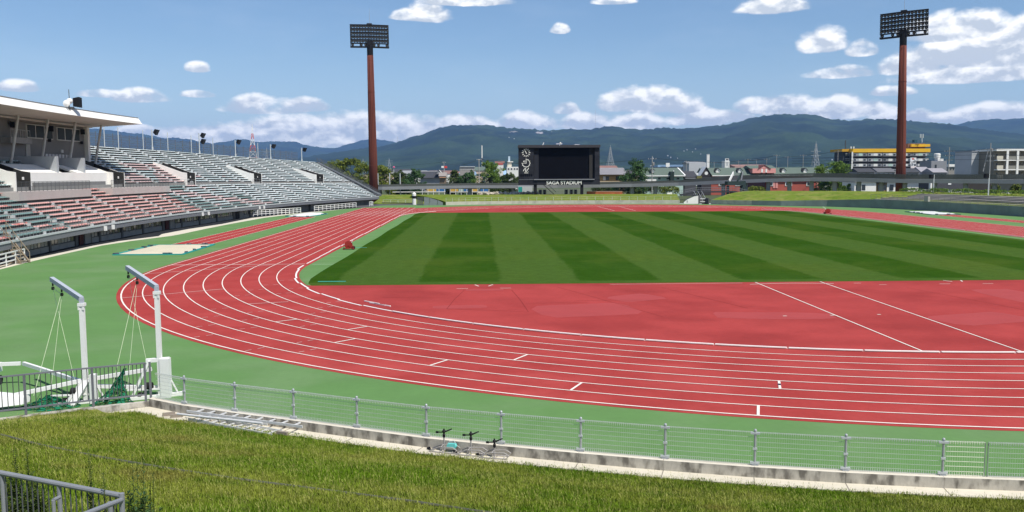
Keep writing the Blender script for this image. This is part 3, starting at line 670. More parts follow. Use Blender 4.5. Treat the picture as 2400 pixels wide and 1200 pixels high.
roof = mb.build('roof', [white_w, soffit], stand, world=True)
mb = MB()
for u, v in zip(ps[:-1], ps[1:]): mb.bar(SP(u, 6.78, zt(u, 6.7) + 0.05), SP(v, 6.78, zt(v, 6.7) + 0.05), 0.16, 0.08)
mb.build('roof_edge', M('edge_grey', (0.25, 0.25, 0.26), 0.6), roof, world=True)
mb = MB()
for u, v in zip(ps[:-1], ps[1:]):
    if v < 1.8: mb.bar(SP(u, 11.3, 13.9), SP(v, 11.3, 13.9), 0.3, 0.16)
mb.build('ceiling_rail', soffit, stand, world=True)
for k in range(-6, 4):
    ph = -2.42 + 1.44 * k
    if ph < -12 or ph > 2.2: continue
    mb = MB(); mb.tube(SP(ph, 11.9, zc(ph, 11.8) - 0.3), SP(ph, 10.7, 14.4), 0.18, 10, 0.15); mb.build('roof_column', M('column_grey', (0.50, 0.49, 0.47), 0.6), stand, world=True, smooth=False)
# end stair and railings down the right-hand end
mb = MB()
for d in (0.5, 4, 8, 12, 16.5):
    mb.bar(SP(PH1, d), SP(PH1, d, zc(PH1, d) + 1.1), 0.06); mb.bar(SP(PH1 + 0.32, d), SP(PH1 + 0.32, d, zc(PH1, d) + 1.1), 0.06)
for z in (0.45, 0.8, 1.1):
    for u in (PH1, PH1 + 0.32): mb.bar(SP(u, 0.3, zc(PH1, 0.3) + z), SP(u, 17, zc(PH1, 17) + z), 0.06)
mb.prism([SP(PH1 + 0.05, 0.2, 1.9), SP(PH1 + 0.05, 0.2, 2.45), SP(PH1 + 0.05, 17, zc(PH1, 17)), SP(PH1 + 0.05, 17, zc(PH1, 17) - 1.0)], SP(PH1 + 0.38, 0, 0) - SP(PH1 + 0.05, 0, 0))
mb.build('end_stair', M('stair_grey', (0.12, 0.13, 0.14), 0.6), stand, world=True)

# ---------------------------------------------------------------- seats
SC = [(M('seat_red', (0.54, 0.19, 0.16), 0.5, 0.12, 3)), M('seat_pink', (0.68, 0.38, 0.34), 0.6, 0.12, 3), M('seat_teal', (0.19, 0.29, 0.275), 0.55, 0.15, 3), M('seat_pale', (0.54, 0.64, 0.64), 0.55, 0.1, 3), M('seat_white', (0.72, 0.78, 0.78), 0.5, 0.08, 3), M('seat_leg', (0.05, 0.055, 0.055), 0.8), M('seat_faded_pink', (0.70, 0.50, 0.48), 0.55, 0.1, 3)]
def seat_shape(mb, P, phi, col):
    a = R_(-phi); c, s = math.cos(a), math.sin(a)
    # local frame: +x to the field, y along the row
    def T(x, y, z): return (P.x + x * c - y * s, P.y + x * s + y * c, P.z + z)
    w = 0.205
    mb.cur = col
    mb.raw([T(0.20, -w, 0.235), T(0.20, w, 0.235), T(0.185, w, 0.275), T(0.185, -w, 0.275), T(-0.12, w, 0.265), T(-0.12, -w, 0.265), T(-0.20, w, 0.345), T(-0.20, -w, 0.345), T(-0.23, w, 0.335), T(-0.23, -w, 0.335), T(-0.16, w, 0.235), T(-0.16, -w, 0.235)],
           [(0, 1, 2, 3), (3, 2, 4, 5), (5, 4, 6, 7), (7, 6, 8, 9), (9, 8, 10, 11), (11, 10, 1, 0)])
    mb.cur = 5
    mb.raw([T(0.10, -0.10, 0.0), T(0.10, 0.10, 0.0), T(0.10, 0.10, 0.245), T(0.10, -0.10, 0.245)], [(0, 1, 2, 3)])
rs = random.Random(11)
def seat_col(phi, d):
    n = mnoise.noise(Vector((phi * 0.55, d * 0.35, 3.1))); n2 = rs.random(); row = int(d / TR)
    if d < 6.3:
        if phi < -5.05 + 0.05 * math.sin(row):        # near end: dark teal, short red runs stepping across the rows
            k = (phi * 1.0 + row * 0.62) % 3.0
            return (0 if n2 < 0.5 else 1) if k < (0.75 if phi > -8.2 else 1.3) else 2
        if phi < 3.6 - 0.16 * d: return 0 if n2 < 0.10 + 0.2 * n else 1
        t = phi + 0.70 * d
        if t < 6.3: return 2 if n > -0.25 else 6
        k = (phi * 0.75 + row * 0.55) % 3.0
        if t < 10.5: return 6 if k < 1.3 else (2 if n > 0.05 else 3)
        return 4 if n2 < 0.6 else 3
    if phi < 1.9: return 2 if n2 < 0.7 else 3
    if phi < -6: return 1
    if 2.4 < phi < 7.0 and d < 12.5: return 6 if n > -0.12 and d < 12 + n * 3 else 3
    if phi < 9.5 and d < 9.5: return 6 if n > 0.10 else 3
    return 4 if n2 < 0.62 else 3
aisles = [-4.0 + 5.2 * i / 4.0 for i in range(-8, 33)]
cand = []
for j in range(NROW):
    d = (j + 0.55) * TR; p = PH0 + 0.2
    da = 0.46 * 180 / math.pi / (SR + d)
    while p < PH1 - 0.15:
        if not blocked(p, d) and not any(abs(p - q) < 0.06 for q in aisles):
            cand.append((SP(p, d, zc(p, j * TR)), p, d, j))
        p += da
fov = [(c, (c[0] - CAM).length) for c in cand]
fov.sort(key=lambda t: t[1])
near = []; rest = MB(); inv = CROT.inverted()
for c, dist in fov:
    q = inv @ (c[0] - CAM); px = 1200 + FPX * q.x / q.y
    if len(near) < 300 and px > 4: near.append(c)
    elif px > -900: seat_shape(rest, c[0], c[1], seat_col(c[1], c[2]))
rest.build('seats', SC, stand, kind='stuff', world=True)
seatmesh = {}
for c in near:
    k = seat_col(c[1], c[2])
    if k not in seatmesh:
        mb = MB(); seat_shape(mb, Vector((0, 0, 0)), 0.0, k); o = mb.build('seat', SC, stand); seatmesh[k] = o
    else: o = inst(seatmesh[k], stand)
    o.location = c[0] - Vector(stand['_loc']); o.rotation_euler = (0, 0, R_(-c[1]))
# step blocks in the aisles
mb = MB()
for q in aisles:
    if not PH0 < q < PH1 - 0.2: continue
    for j in range(NROW):
        d = j * TR
        if blocked(q, d + 0.3): continue
        z = zc(q, d); o_ = 0.0; mb.box(SP(q + o_, d + TR * 0.55, z + 0.13), (0.50, 0.56, 0.24), R_(-q))
mb.build('aisle_steps', M('step_pale', (0.52, 0.53, 0.52), 0.85, 0.1, 2.0), stand, kind='stuff', world=True)
# ---------------------------------------------------------------- behind and on the stand
fence = thing('rear_fence', 'dark mesh fence with pale tall posts along the back of the stand', 'fence', tuple(SP(10, 17.1, 10)))
fmesh = M('fence_mesh', (0.13, 0.14, 0.15), 0.6)
mb = MB(); u = 2.1
while u < 18.2:
    v = u + 0.5
    for z in (0.1, 0.5, 0.9, 1.3, 1.7, 2.0): mb.bar(SP(u, 17.25, zc(u, 17) + z), SP(v, 17.25, zc(v, 17) + z), 0.04)
    for k in range(14):
        w = u + 0.5 * k / 14; mb.bar(SP(w, 17.25, zc(w, 17)), SP(w, 17.25, zc(w, 17) + (2.0 if k else 2.25)), 0.02 if k else 0.07)
    u = v
mb.build('mesh', fmesh, fence, world=True)
for ph in (4.54, 5.37, 6.91, 8.53, 10.16, 11.74, 15.22):
    b = SP(ph, 17.1, zc(ph, 17)); MB().tube(b, b + Vector((0, 0, 3.3)), 0.07, 8).build('post', galv_l, fence, world=True)
def speaker_pole(ph, h, label, two=False):
    b = SP(ph, 17.0, zc(ph, 17)); t = thing('speaker_pole', label, 'speaker pole', tuple(b), R_(-ph), 'speaker poles along the top of the stand')
    MB().tube((0, 0, 0), (0, 0, h), 0.10, 10).tube((0, 0, 0), (0, 0, 0.5), 0.16, 10).build('pole', galv_l, t)
    for i, z in enumerate([h - 0.35, h - 1.5][:2 if two else 1]):
        MB().bar((0, 0, z), (0.45, 0.25, z), 0.08).build('bracket', galv, t)
        rot = Matrix.Rotation(R_(28), 3, 'Y')
        mb = MB(); q = [rot @ Vector(p) for p in ((-0.25, -0.3, -0.35), (0.35, -0.42, -0.5), (0.35, 0.42, -0.5), (-0.25, 0.3, -0.35))]; q2 = [rot @ Vector(p) for p in ((-0.25, -0.3, 0.35), (0.35, -0.42, 0.5), (0.35, 0.42, 0.5), (-0.25, 0.3, 0.35))]
        o = Vector((0.55, 0.35, z)); mb.raw([o + p for p in q + q2], [(0, 1, 2, 3), (7, 6, 5, 4), (0, 4, 5, 1), (1, 5, 6, 2), (2, 6, 7, 3), (3, 7, 4, 0)]); mb.build('loudspeaker', black, t)
def pole_phi(px, py): 
    best = None
    for i in range(300):
        ph = 2.0 + i * 0.06; p = SP(ph, 17.0); q = inv @ (p - CAM); x = 1200 + FPX * q.x / q.y
        if best is None or abs(x - px) < best[0]: best = (abs(x - px), ph)
    return best[1]
for px, h, lab, two in ((358, 3.5, 'grey pole with one black loudspeaker, closest to the white roof', False), (467, 3.9, 'grey pole carrying two black loudspeakers one above the other', True), (552, 3.4, 'grey pole with one loudspeaker, just left of the red and white tower', False), (634, 3.3, 'grey pole with one loudspeaker, just right of the red and white tower', False), (708, 3.2, 'grey pole with one loudspeaker at the far end of the stand', False)):
    speaker_pole(pole_phi(px, 360), h, lab, two)
b = SP(2.15, 16.3, zc(2.1, 16.5)); lp = thing('flood_pole', 'pale pole with a flat crossbar lamp under the end of the roof', 'lamp pole', tuple(b))
MB().tube((0, 0, 0), (0, 0, 4.3), 0.13, 10).build('pole', galv_l, lp); MB().box((0, 0, 1.7), (0.4, 1.7, 0.12)).box((0, 0, 1.55), (0.2, 1.0, 0.12)).build('crossbar', white_p, lp)
# loudspeaker cluster on the roof edge
b = SP(-1.67, 6.6, 15.4); rc = thing('roof_speaker_cluster', 'black loudspeaker, white dish and aerial mounted on the roof edge', 'loudspeaker', tuple(b))
MB().bar((0.1, 0, -0.9), (0, 0, 0.3), 0.08).bar((0.0, 0.15, -0.9), (-0.05, -0.15, 0.2), 0.05).bar((0, -0.2, 0), (0, 1.2, 0.05), 0.12).build('bracket', dgrey, rc)
MB().tube((0, 0.1, 0.2), (0, 0.05, 2.1), 0.045, 6).build('aerial', dgrey, rc)
MB().lathe((0, 0.15, 0.75), [(0.1, -0.3), (0.30, -0.2), (0.34, 0.1), (0.15, 0.3)], 12, 'Y').build('horn', white_p, rc, smooth=True)
MB().raw([Vector(p) for p in ((0.1, 0.75, 0.15), (0.75, 0.85, 0.05), (0.75, 1.75, 0.05), (0.1, 1.55, 0.2), (0.1, 0.75, 1.15), (0.75, 0.85, 1.3), (0.75, 1.75, 1.25), (0.1, 1.55, 1.15))], [(0, 3, 2, 1), (4, 5, 6, 7), (0, 1, 5, 4), (1, 2, 6, 5), (2, 3, 7, 6), (3, 0, 4, 7)]).build('cabinet', black, rc)
MB().lathe((0, -0.75, 0.4), [(0.1, -0.1), (0.4, 0.0), (0.42, 0.06)], 12, 'Y').build('dish', white_p, rc)

# ---------------------------------------------------------------- on the apron
def barrier(name, a, b, n, label, rails=(0.35, 0.7, 1.05)):
    a, b = Vector((a[0], a[1], 0)), Vector((b[0], b[1], 0)); t = thing(name, label, 'barrier', tuple(a), 0, 'white rails in front of the stand')
    d = b - a
    for z in rails: MB().bar(Vector((0, 0, z)), d + Vector((0, 0, z)), 0.09).build('rail', white_p, t)
    for i in range(n + 1): MB().bar(d * i / n, d * i / n + Vector((0, 0, rails[-1])), 0.09).build('post', white_p, t)
barrier('white_barrier', G(-60, 645)[:2], G(58, 612)[:2], 5, 'white three-rail barrier beside the wheeled stair')
barrier('white_barrier', G(594, 507)[:2], G(705, 500)[:2], 12, 'long white rail barrier, the nearer of two in front of the stand')
barrier('white_barrier', G(737, 495.5)[:2], G(835, 486)[:2], 11, 'long white rail barrier in front of the dark openings at the stand end')
barrier('white_barrier', G(866, 483.5)[:2], G(874, 483)[:2], 2, 'short white barrier under the corner of the stand')
# wheeled steel stair leaning at the parapet
b = G(60, 617); t = thing('wheeled_stair', 'rusty wheeled steel stair leaning against the stand parapet', 'stair', tuple(b), 0.0)
rusty = M('rusty_steel', (0.26, 0.21, 0.15), 0.7, 0.25, 3.0)
top = Vector((-2.3, 0.9, 2.5)); dirv = Vector((-0.93, 0.36, 0)); side = Vector((0.36, 0.93, 0)) * 0.45
for sg in (-1, 1):
    MB().bar(side * sg, top + side * sg, 0.1, 0.16).build('stringer', rusty, t)
    mb = MB(); mb.bar(side * sg + Vector((0, 0, 0.9)), top + side * sg + Vector((0, 0, 0.9)), 0.05)
    for q in (0.0, 0.35, 0.7, 1.0): mb.bar(top * q + side * sg, top * q + side * sg + Vector((0, 0, 0.9)), 0.05)
    mb.build('handrail', rusty, t)
    mb = MB(); mb.bar(top + side * sg, Vector((top.x, top.y, 0.1)) + side * sg, 0.08); mb.bar(side * sg + Vector((0, 0, 0.1)), Vector((top.x, top.y, 0.1)) + side * sg, 0.08); mb.build('prop', rusty, t)
    MB().lathe(Vector((top.x, top.y, 0.14)) + side * sg * 1.15, [(0.03, -0.05), (0.14, -0.05), (0.14, 0.05), (0.03, 0.05)], 12, 'Y').build('wheel', rubber, t)
for i in range(1, 11): MB().box(top * (i / 11), (0.24, 0.9, 0.04), math.atan2(dirv.y, dirv.x)).build('step', rusty, t)
# sand pits under tarpaulins
def tarp(corners, label, mat, edge, h=0.16):
    c = sum((Vector((x, y, 0)) for x, y in corners), Vector()) / 4; t = thing('sand_pit', label, 'sand pit', tuple(c), 0, 'covered jump pits'); r = random.Random(len(label))
    n, m = 16, 8; P = [Vector((x, y, 0)) - c for x, y in corners]; vs = []; fs = []
    for i in range(n + 1):
        for j in range(m + 1):
            a, b_ = i / n, j / m; p = (P[0] * (1 - a) + P[1] * a) * (1 - b_) + (P[3] * (1 - a) + P[2] * a) * b_
            e = min(a, 1 - a) * 8; f = min(b_, 1 - b_) * 6; z = 0.02 + h * min(1, e, f) ** 0.6 * (0.8 + 0.4 * mnoise.noise(p * 0.7)) + (0.03 * r.random() if 0 < i < n and 0 < j < m else 0)
            if i in (0, n) or j in (0, m): p = p + Vector((r.uniform(-.12, .12), r.uniform(-.25, .25), 0))
            vs.append((p.x, p.y, z))
    for i in range(n):
        for j in range(m): k = i * (m + 1) + j; fs.append((k, k + m + 1, k + m + 2, k + 1))
    MB().raw(vs, fs).build('tarpaulin', mat, t, smooth=True)
    for i in range(4):
        p, q = P[i], P[(i + 1) % 4]; 
        MB().bar(p * 1.03 + Vector((0, 0, 0.05)), q * 1.03 + Vector((0, 0, 0.05)), 0.22, 0.1).build('border', edge, t)
    for i in range(14):
        k = i % 4; q = P[k] + (P[(k + 1) % 4] - P[k]) * r.random(); MB().box((q.x, q.y, 0.13), (0.5, 0.22, 0.14), r.random() * 3).build('weight', M('sandbag', (0.07, 0.10, 0.12), 0.9), t)
tarp([(-56.9, 10.4), (-57.2, 21.0), (-51.3, 21.6), (-50.8, 10.4)], 'large beige tarpaulin over the jump pit, nearest to the stand wall', M('beige_tarp', (0.58, 0.52, 0.39), 0.8, 0.08, 0.4), teal)
tarp([(-57.0, 83.0), (-55.5, 93.0), (-51.6, 92.0), (-53.2, 82.0)], 'white tarpaulin with teal edges over the far pit by the stand', M('white_tarp', (0.66, 0.64, 0.62), 0.7, 0.1, 0.5), teal, 0.35)
tarp([(53.5, 76.6), (54.5, 88.0), (59.3, 87.6), (58.6, 77.2)], 'white tarpaulin pinned by dark weights beside the back straight', M('pale_tarp', (0.62, 0.62, 0.60), 0.7, 0.1, 0.5), M('dark_teal', (0.02, 0.10, 0.09), 0.8), 0.2)
# hose reels
def reel(loc, rz, label, s=1.0):
    t = thing('hose_reel', label, 'hose reel', (loc.x, loc.y, 0.0), rz, 'wheeled hose reels by the pitch'); rm = M('machine_red', (0.30, 0.03, 0.025), 0.5, 0.15, 3); rn = Matrix.Scale(s, 3)
    mb = MB()
    for y in (-0.3, 0.3): mb.lathe((0, y, 0.72), [(0.08, -0.02), (0.58, -0.02), (0.58, 0.02), (0.08, 0.02)], 20, 'Y')
    mb.build('drum_side', rm, t)
    MB().lathe((0, 0, 0.72), [(0.3, -0.28), (0.44, -0.26), (0.46, 0), (0.44, 0.26), (0.3, 0.28)], 18, 'Y').build('hose', black, t, smooth=True)
    mb = MB()
    for y in (-0.36, 0.36): mb.bar((-0.75, y, 0.18), (0.95, y, 0.22), 0.07); mb.bar((-0.4, y, 0.2), (0, y, 0.75), 0.06); mb.bar((0.4, y, 0.2), (0, y, 0.75), 0.06)
    mb.bar((-0.7, -0.36, 0.18), (-0.7, 0.36, 0.18), 0.07); mb.bar((0.9, -0.36, 0.2), (0.9, 0.36, 0.2), 0.07); mb.bar((-0.7, 0, 0.18), (-0.75, 0, 1.25), 0.05); mb.bar((-0.75, 0, 1.25), (0.1, 0, 1.05), 0.04); mb.build('frame', rm, t)
    for x, y, r in ((0.72, -0.45, 0.24), (0.72, 0.45, 0.24), (-0.7, -0.42, 0.12), (-0.7, 0.42, 0.12)):
        w = MB().lathe((x, y, r), [(0.05, -0.07), (r, -0.07), (r, 0.07), (0.05, 0.07)], 16, 'Y').build('wheel', rubber, t); MB().lathe((x, y - 0.01 if y < 0 else y + 0.01, r), [(0.02, -0.075), (r * 0.55, -0.075), (r * 0.55, 0.075), (0.02, 0.075)], 12, 'Y').build('hub', rm, w)
    MB().box((0.5, 0, 0.42), (0.55, 0.5, 0.3)).build('engine', rm, t)
    MB().tube((0.35, 0, 0.9), (0.75, 0, 1.55), 0.045, 8).tube((0.75, 0, 1.55), (1.25, 0, 1.75), 0.035, 8).build('sprinkler_gun', white_p, t)
    t.scale = (s, s, s)
reel(G(817, 585), 0.06, 'red wheeled hose reel on the left edge of the turf', 0.66)
reel(G(1940, 501.5), math.pi - 0.2, 'dark red wheeled hose reel far off on the right edge of the turf', 0.72)

# ---------------------------------------------------------------- floodlight masts
def mast(base, htop, hhead, face, label, wid=10.0, tilt=0.009):
    t = thing('floodlight_mast', label, 'floodlight mast', tuple(base), face, 'red-brown floodlight masts'); t.rotation_euler = (Matrix.Rotation(-tilt, 3, 'Y') @ Matrix.Rotation(face, 3, 'Z')).to_euler()
    MB().lathe((0, 0, 0), [(1.15, 0), (1.08, 12), (0.95, 24), (0.80, hhead - 2.2)], 20).build('pole', rust, t, smooth=True)
    MB().lathe((0, 0, 0), [(0.80, hhead - 2.2), (0.80, hhead + 0.5)], 18).box((0, 0, hhead + 0.7), (1.6, 1.3, 1.6)).build('pole_top', black, t)  # black pole below the head: the lamp head's cast shadow put into the colour
    for z in (9.5, 19.0, 28.5):
        MB().lathe((0, 0, z), [(1.16 - z * 0.0085, -0.09), (1.2 - z * 0.0085, -0.05), (1.2 - z * 0.0085, 0.05), (1.16 - z * 0.0085, 0.09)], 20).build('flange', rust, t)
    mb = MB()
    for sg in (-0.22, 0.22): mb.bar((sg, -1.28, 2.5), (sg, -0.98, hhead - 2), 0.05)
    for i in range(46): z = 2.6 + i * (hhead - 5) / 46; y = -1.28 + 0.3 * (z - 2.5) / (hhead - 4.5); mb.bar((-0.22, y, z), (0.22, y, z), 0.035)
    mb.build('ladder', M('ladder_brown', (0.13, 0.045, 0.035), 0.7), t); MB().bar((0.55, -1.06, 0.5), (0.5, -0.8, hhead - 2), 0.07).build('cable_duct', M('duct_dark', (0.08, 0.04, 0.035), 0.7), t)
    hh = htop - hhead; mb = MB(); fr = M('frame_black', (0.018, 0.018, 0.02), 0.6)
    for i in range(7):
        z = hhead + hh * i / 6; th = 0.34 if i == 0 else 0.26
        # each gallery is slightly bowed
        for sg in (-1, 1): mb.bar((0, 0.1, z), (sg * wid / 2, 0.6, z), 1.0 if i == 0 else 0.55, th)
    for x in (-wid / 2 + 0.1, -wid / 4, 0, wid / 4, wid / 2 - 0.1):
        mb.bar((x, 0.7, hhead), (x, 0.7, htop), 0.12)
    for i in range(6):
        z = hhead + hh * i / 6
        for sg in (-1, 1): mb.bar((sg * wid / 2, 0.25, z), (sg * wid / 2, 0.25, z + hh / 12), 0.06)
    mb.box((0, 0.3, htop + 0.1), (1.3, 1.0, 0.6)); mb.build('head_frame', fr, t)
    lampm = M('lamp_glass', (0.12, 0.125, 0.12), 0.3, 0.3, 2.0, spec=0.6); first = None; cell = None
    for r in range(6):
        n = 14 if r else 9
        for c in range(n):
            x = -wid / 2 + wid * (c + 0.5) / n
            if r == 0 and c in (1, 4, 7): continue
            z = hhead + hh * (r + 0.55) / 6; y = 0.1 + 0.5 * abs(x) / (wid / 2) - 0.35
            if first is None:
                first = MB().lathe((0, 0, 0), [(0.12, 0.45), (0.30, 0.32), (0.36, 0.1), (0.37, -0.1)], 10, 'Y').build('floodlight', fr, t)
                cell = MB().box((0, -0.13, 0), (0.36, 0.03, 0.26)).build('lens', lampm, first)
                o = first
            else:
                o = inst(first, t); inst(cell, o)
            o.location = (x, y, z); o.rotation_euler = (R_(20), 0, R_(rnd.uniform(-8, 8)))
    MB().tube((0.1, 0.3, htop), (0.1, 0.3, htop + 4.2), 0.05, 6, 0.02).build('lightning_rod', galv, t)
b1 = at(877, 473, 162.8); b1.z = 0
mast(b1, 45.6, 40.0, R_(12), 'rust-red floodlight mast at the far end of the main stand', 9.9)
b2 = at(2111, 440, 137); b2.z = 0.5
mast(b2 - Vector((0, 0, 0.5)), 44.6, 39.0, R_(-38), 'rust-red floodlight mast in front of the yellow-roofed apartment block', 10.6, 0.018)
# ---------------------------------------------------------------- near side: wall, path, fences
kw = thing('low_wall', 'low stained concrete wall under the near wire fence', 'wall', (-22, -50, 0))
def off(i, d):
    p = Vector(wallf[i]); a = Vector(wallf[max(0, i - 1)]); b = Vector(wallf[min(len(wallf) - 1, i + 1)]); t = (b - a).normalized(); return p + Vector((t.y, -t.x)) * d
WZ = 0.45; PZ = 0.20; ic = 4
i0 = ic
for i in range(ic, len(wallf) - 1):
    g_ = 0.006 if i % 2 else 0.0
    a0, b0, a1, b1_ = off(i, 0.0), off(i + 1, 0.0), off(i, 0.22), off(i + 1, 0.22)
    if i == ic: a0, a1 = Vector(wallf[ic]) + Vector((0.0, 0.0)), Vector(wallf[ic]) + Vector((-0.02, -0.24))
    e = (b0 - a0).normalized() * g_
    q = [(a0 + e), (b0 - e), (b1_ - e), (a1 + e)]
    mb = MB(); mb.cur = 0
    mb.prism([(p.x, p.y, -0.05) for p in reversed(q)], (0, 0, WZ + 0.05))
    mb.mi = [1 if k == 1 else 0 for k in range(len(mb.f))]
    mb.build('wall_block', [conc_d, conc_top], kw, world=True)
for i in range(0, ic):
    a0, b0, a1, b1_ = off(i, 0.0), off(i + 1, 0.0), off(i, 0.22), off(i + 1, 0.22)
    q = [a0, b0, b1_, a1]; mb = MB().prism([(p.x, p.y, -0.05) for p in reversed(q)], (0, 0, 0.40)); mb.mi = [1 if k == 1 else 0 for k in range(len(mb.f))]; mb.build('wall_block', [conc_d, conc_d], kw, world=True)
# footpath strip at the foot of the wall
mb = MB(); n = len(wallf)
A = [off(i, 0.2) for i in range(ic, n)]; B = [off(i, 0.72 if i > ic + 1 else 1.15) for i in range(ic, n)]
for i in range(len(A) - 1):
    q = [A[i], A[i + 1], B[i + 1], B[i]]
    mb.prism([(p.x, p.y, PZ - 0.12) for p in reversed(q)], (0, 0, 0.12))
q = [Vector((-33.4, -44.95)), Vector((-32.2, -45.8)), Vector((-32.7, -46.55)), Vector((-34.6, -45.7))]
mb.prism([(p.x, p.y, PZ - 0.12) for p in reversed(q)], (0, 0, 0.118))
path = struct(mb.build('footpath', paving))
for i in range(1, len(A) - 1):
    p, q = A[i], B[i]; MB().bar((p.x, p.y, PZ + 0.001), (q.x, q.y, PZ + 0.001), 0.02, 0.004).build('joint', M('joint_dark', (0.20, 0.18, 0.15), 0.9), path)
# wire fence
wf = thing('wire_fence', 'low grey wire mesh fence standing on the near concrete wall', 'fence', (-22, -50, WZ))
fp = []
for px, py in ((360, 932), (435, 945), (553, 962), (690, 980), (838, 1000), (1000, 1022), (1175, 1040), (1360, 1055), (1557, 1072), (1767, 1088), (1980, 1102), (2203, 1110)):
    g_ = G(px, py, WZ); fp.append(Vector((g_.x, wally(g_.x) - 0.06, WZ)))
fp[0] = Vector((-33.25, -44.9, WZ))
for x in (-10.4, -8.3, -6.2, -4.0, -1.8, 0.4): fp.append(Vector((x, wally(x) - 0.06, WZ)))
FH = 0.80; post0 = None
for i, p in enumerate(fp):
    if i in (0, len(fp) - 1): continue
    if post0 is None:
        mb = MB(); mb.lathe((0, 0, 0), [(0.030, 0), (0.030, FH + 0.02), (0.036, FH + 0.02), (0.036, FH + 0.05), (0.02, FH + 0.075)], 10); mb.box((0, 0, 0.012), (0.14, 0.12, 0.02))
        post0 = mb.build('post', galv, wf, smooth=False); o = post0
        clamps = [MB().bar((-w_, -0.02, z), (w_, -0.02, z), 0.035, 0.05).build('clamp', galv_l, post0) for z, w_ in ((0.06, 0.11), (FH * 0.5, 0.05), (FH - 0.02, 0.11))]
    else:
        o = inst(post0, wf)
        for c_ in clamps: inst(c_, o)
    t_ = (fp[min(i + 1, len(fp) - 1)] - fp[i - 1]); o.location = p - Vector(wf['_loc']); o.rotation_euler = (0, 0, math.atan2(t_.y, t_.x))
wire = M('mesh_wire', (0.50, 0.53, 0.50), 0.5, 0.1, 8.0)
wire_glint = M('mesh_wire_glint', (0.72, 0.74, 0.60), 0.5, 0.1, 8.0)
def panel(a, b, mat=None, k=1.0):
    d = (b - a); Ln = d.length; d.normalize(); nrm = Vector((d.y, -d.x, 0)); mb = MB()
    P = lambda s, z, o=0.0: a + d * s + Vector((0, 0, z)) + nrm * o
    s0, s1 = 0.05, Ln - 0.05
    for z in (0.10, 0.22, 0.335, 0.45, 0.565, 0.68): mb.bar(P(s0, z), P(s1, z), 0.0065 * k)
    n = int((s1 - s0) / 0.05)
    for i in range(n + 1):
        s = s0 + (s1 - s0) * i / n
        mb.bar(P(s, 0.06), P(s, FH - 0.03), 0.0022)
        # folded triangle at top and foot
        for zb, zt_ in ((FH - 0.075, FH), (0.09, 0.02)):
            mb.bar(P(s, zb), P(s, zt_, 0.03), 0.005); mb.bar(P(s, zt_, 0.03), P(s, zt_, -0.03), 0.005); mb.bar(P(s, zt_, -0.03), P(s, zb), 0.005)
    for zt_ in (FH, 0.02):
        for o_ in (-0.03, 0.03): mb.bar(P(s0, zt_, o_), P(s1, zt_, o_), 0.0065)
    return mb.build('mesh_panel', mat or wire, wf, world=True)
for a, b in zip(fp[:-1], fp[1:]):
    if abs(a.x + 12.5) < 0.35:                      # sun glint painted as paler, thicker wire, up to a slim joint post
        m = a.lerp(b, 0.44); panel(a, m, wire_glint, 1.7); panel(m, b)
        for e in (-0.03, 0.03): q = m + (b - a).normalized() * e; MB().bar(q, q + Vector((0, 0, FH)), 0.018).build('joint_post', M('post_green_grey', (0.22, 0.28, 0.22), 0.6), wf, world=True)
    else: panel(a, b)
# dark bar railing on the wall's left arm
rl = thing('bar_railing', 'dark grey bar railing in front of the white throwing cage', 'railing', (-35, -45.5, WZ)); RZ = 0.36
rp = [Vector((x, wally(x) - 0.06, RZ)) for x in (-42.5, -39.6, -38.3, -36.55, -34.93, -33.6, -33.37)]
rp = [Vector((x, wally(x) - 0.08, RZ)) for x in (-41.6, -39.9, -38.2, -36.5, -34.9, -33.55)]
for a, b in zip(rp[:-1], rp[1:]):
    for z_ in (0.20, 1.20): MB().bar(a + Vector((0, 0, z_)), b + Vector((0, 0, z_)), 0.05, 0.045).build('rail', mgrey, rl, world=True)
    nb = 13
    for i in range(1, nb): p = a + (b - a) * i / nb; MB().bar(p + Vector((0, 0, 0.20)), p + Vector((0, 0, 1.19)), 0.018).build('bar', dgrey, rl, world=True)
for p in rp + [Vector((-33.42, -44.82, RZ))]: MB().bar(p - Vector((0, 0, 0.02)), p + Vector((0, 0, 1.22)), 0.055).build('post', mgrey, rl, world=True)

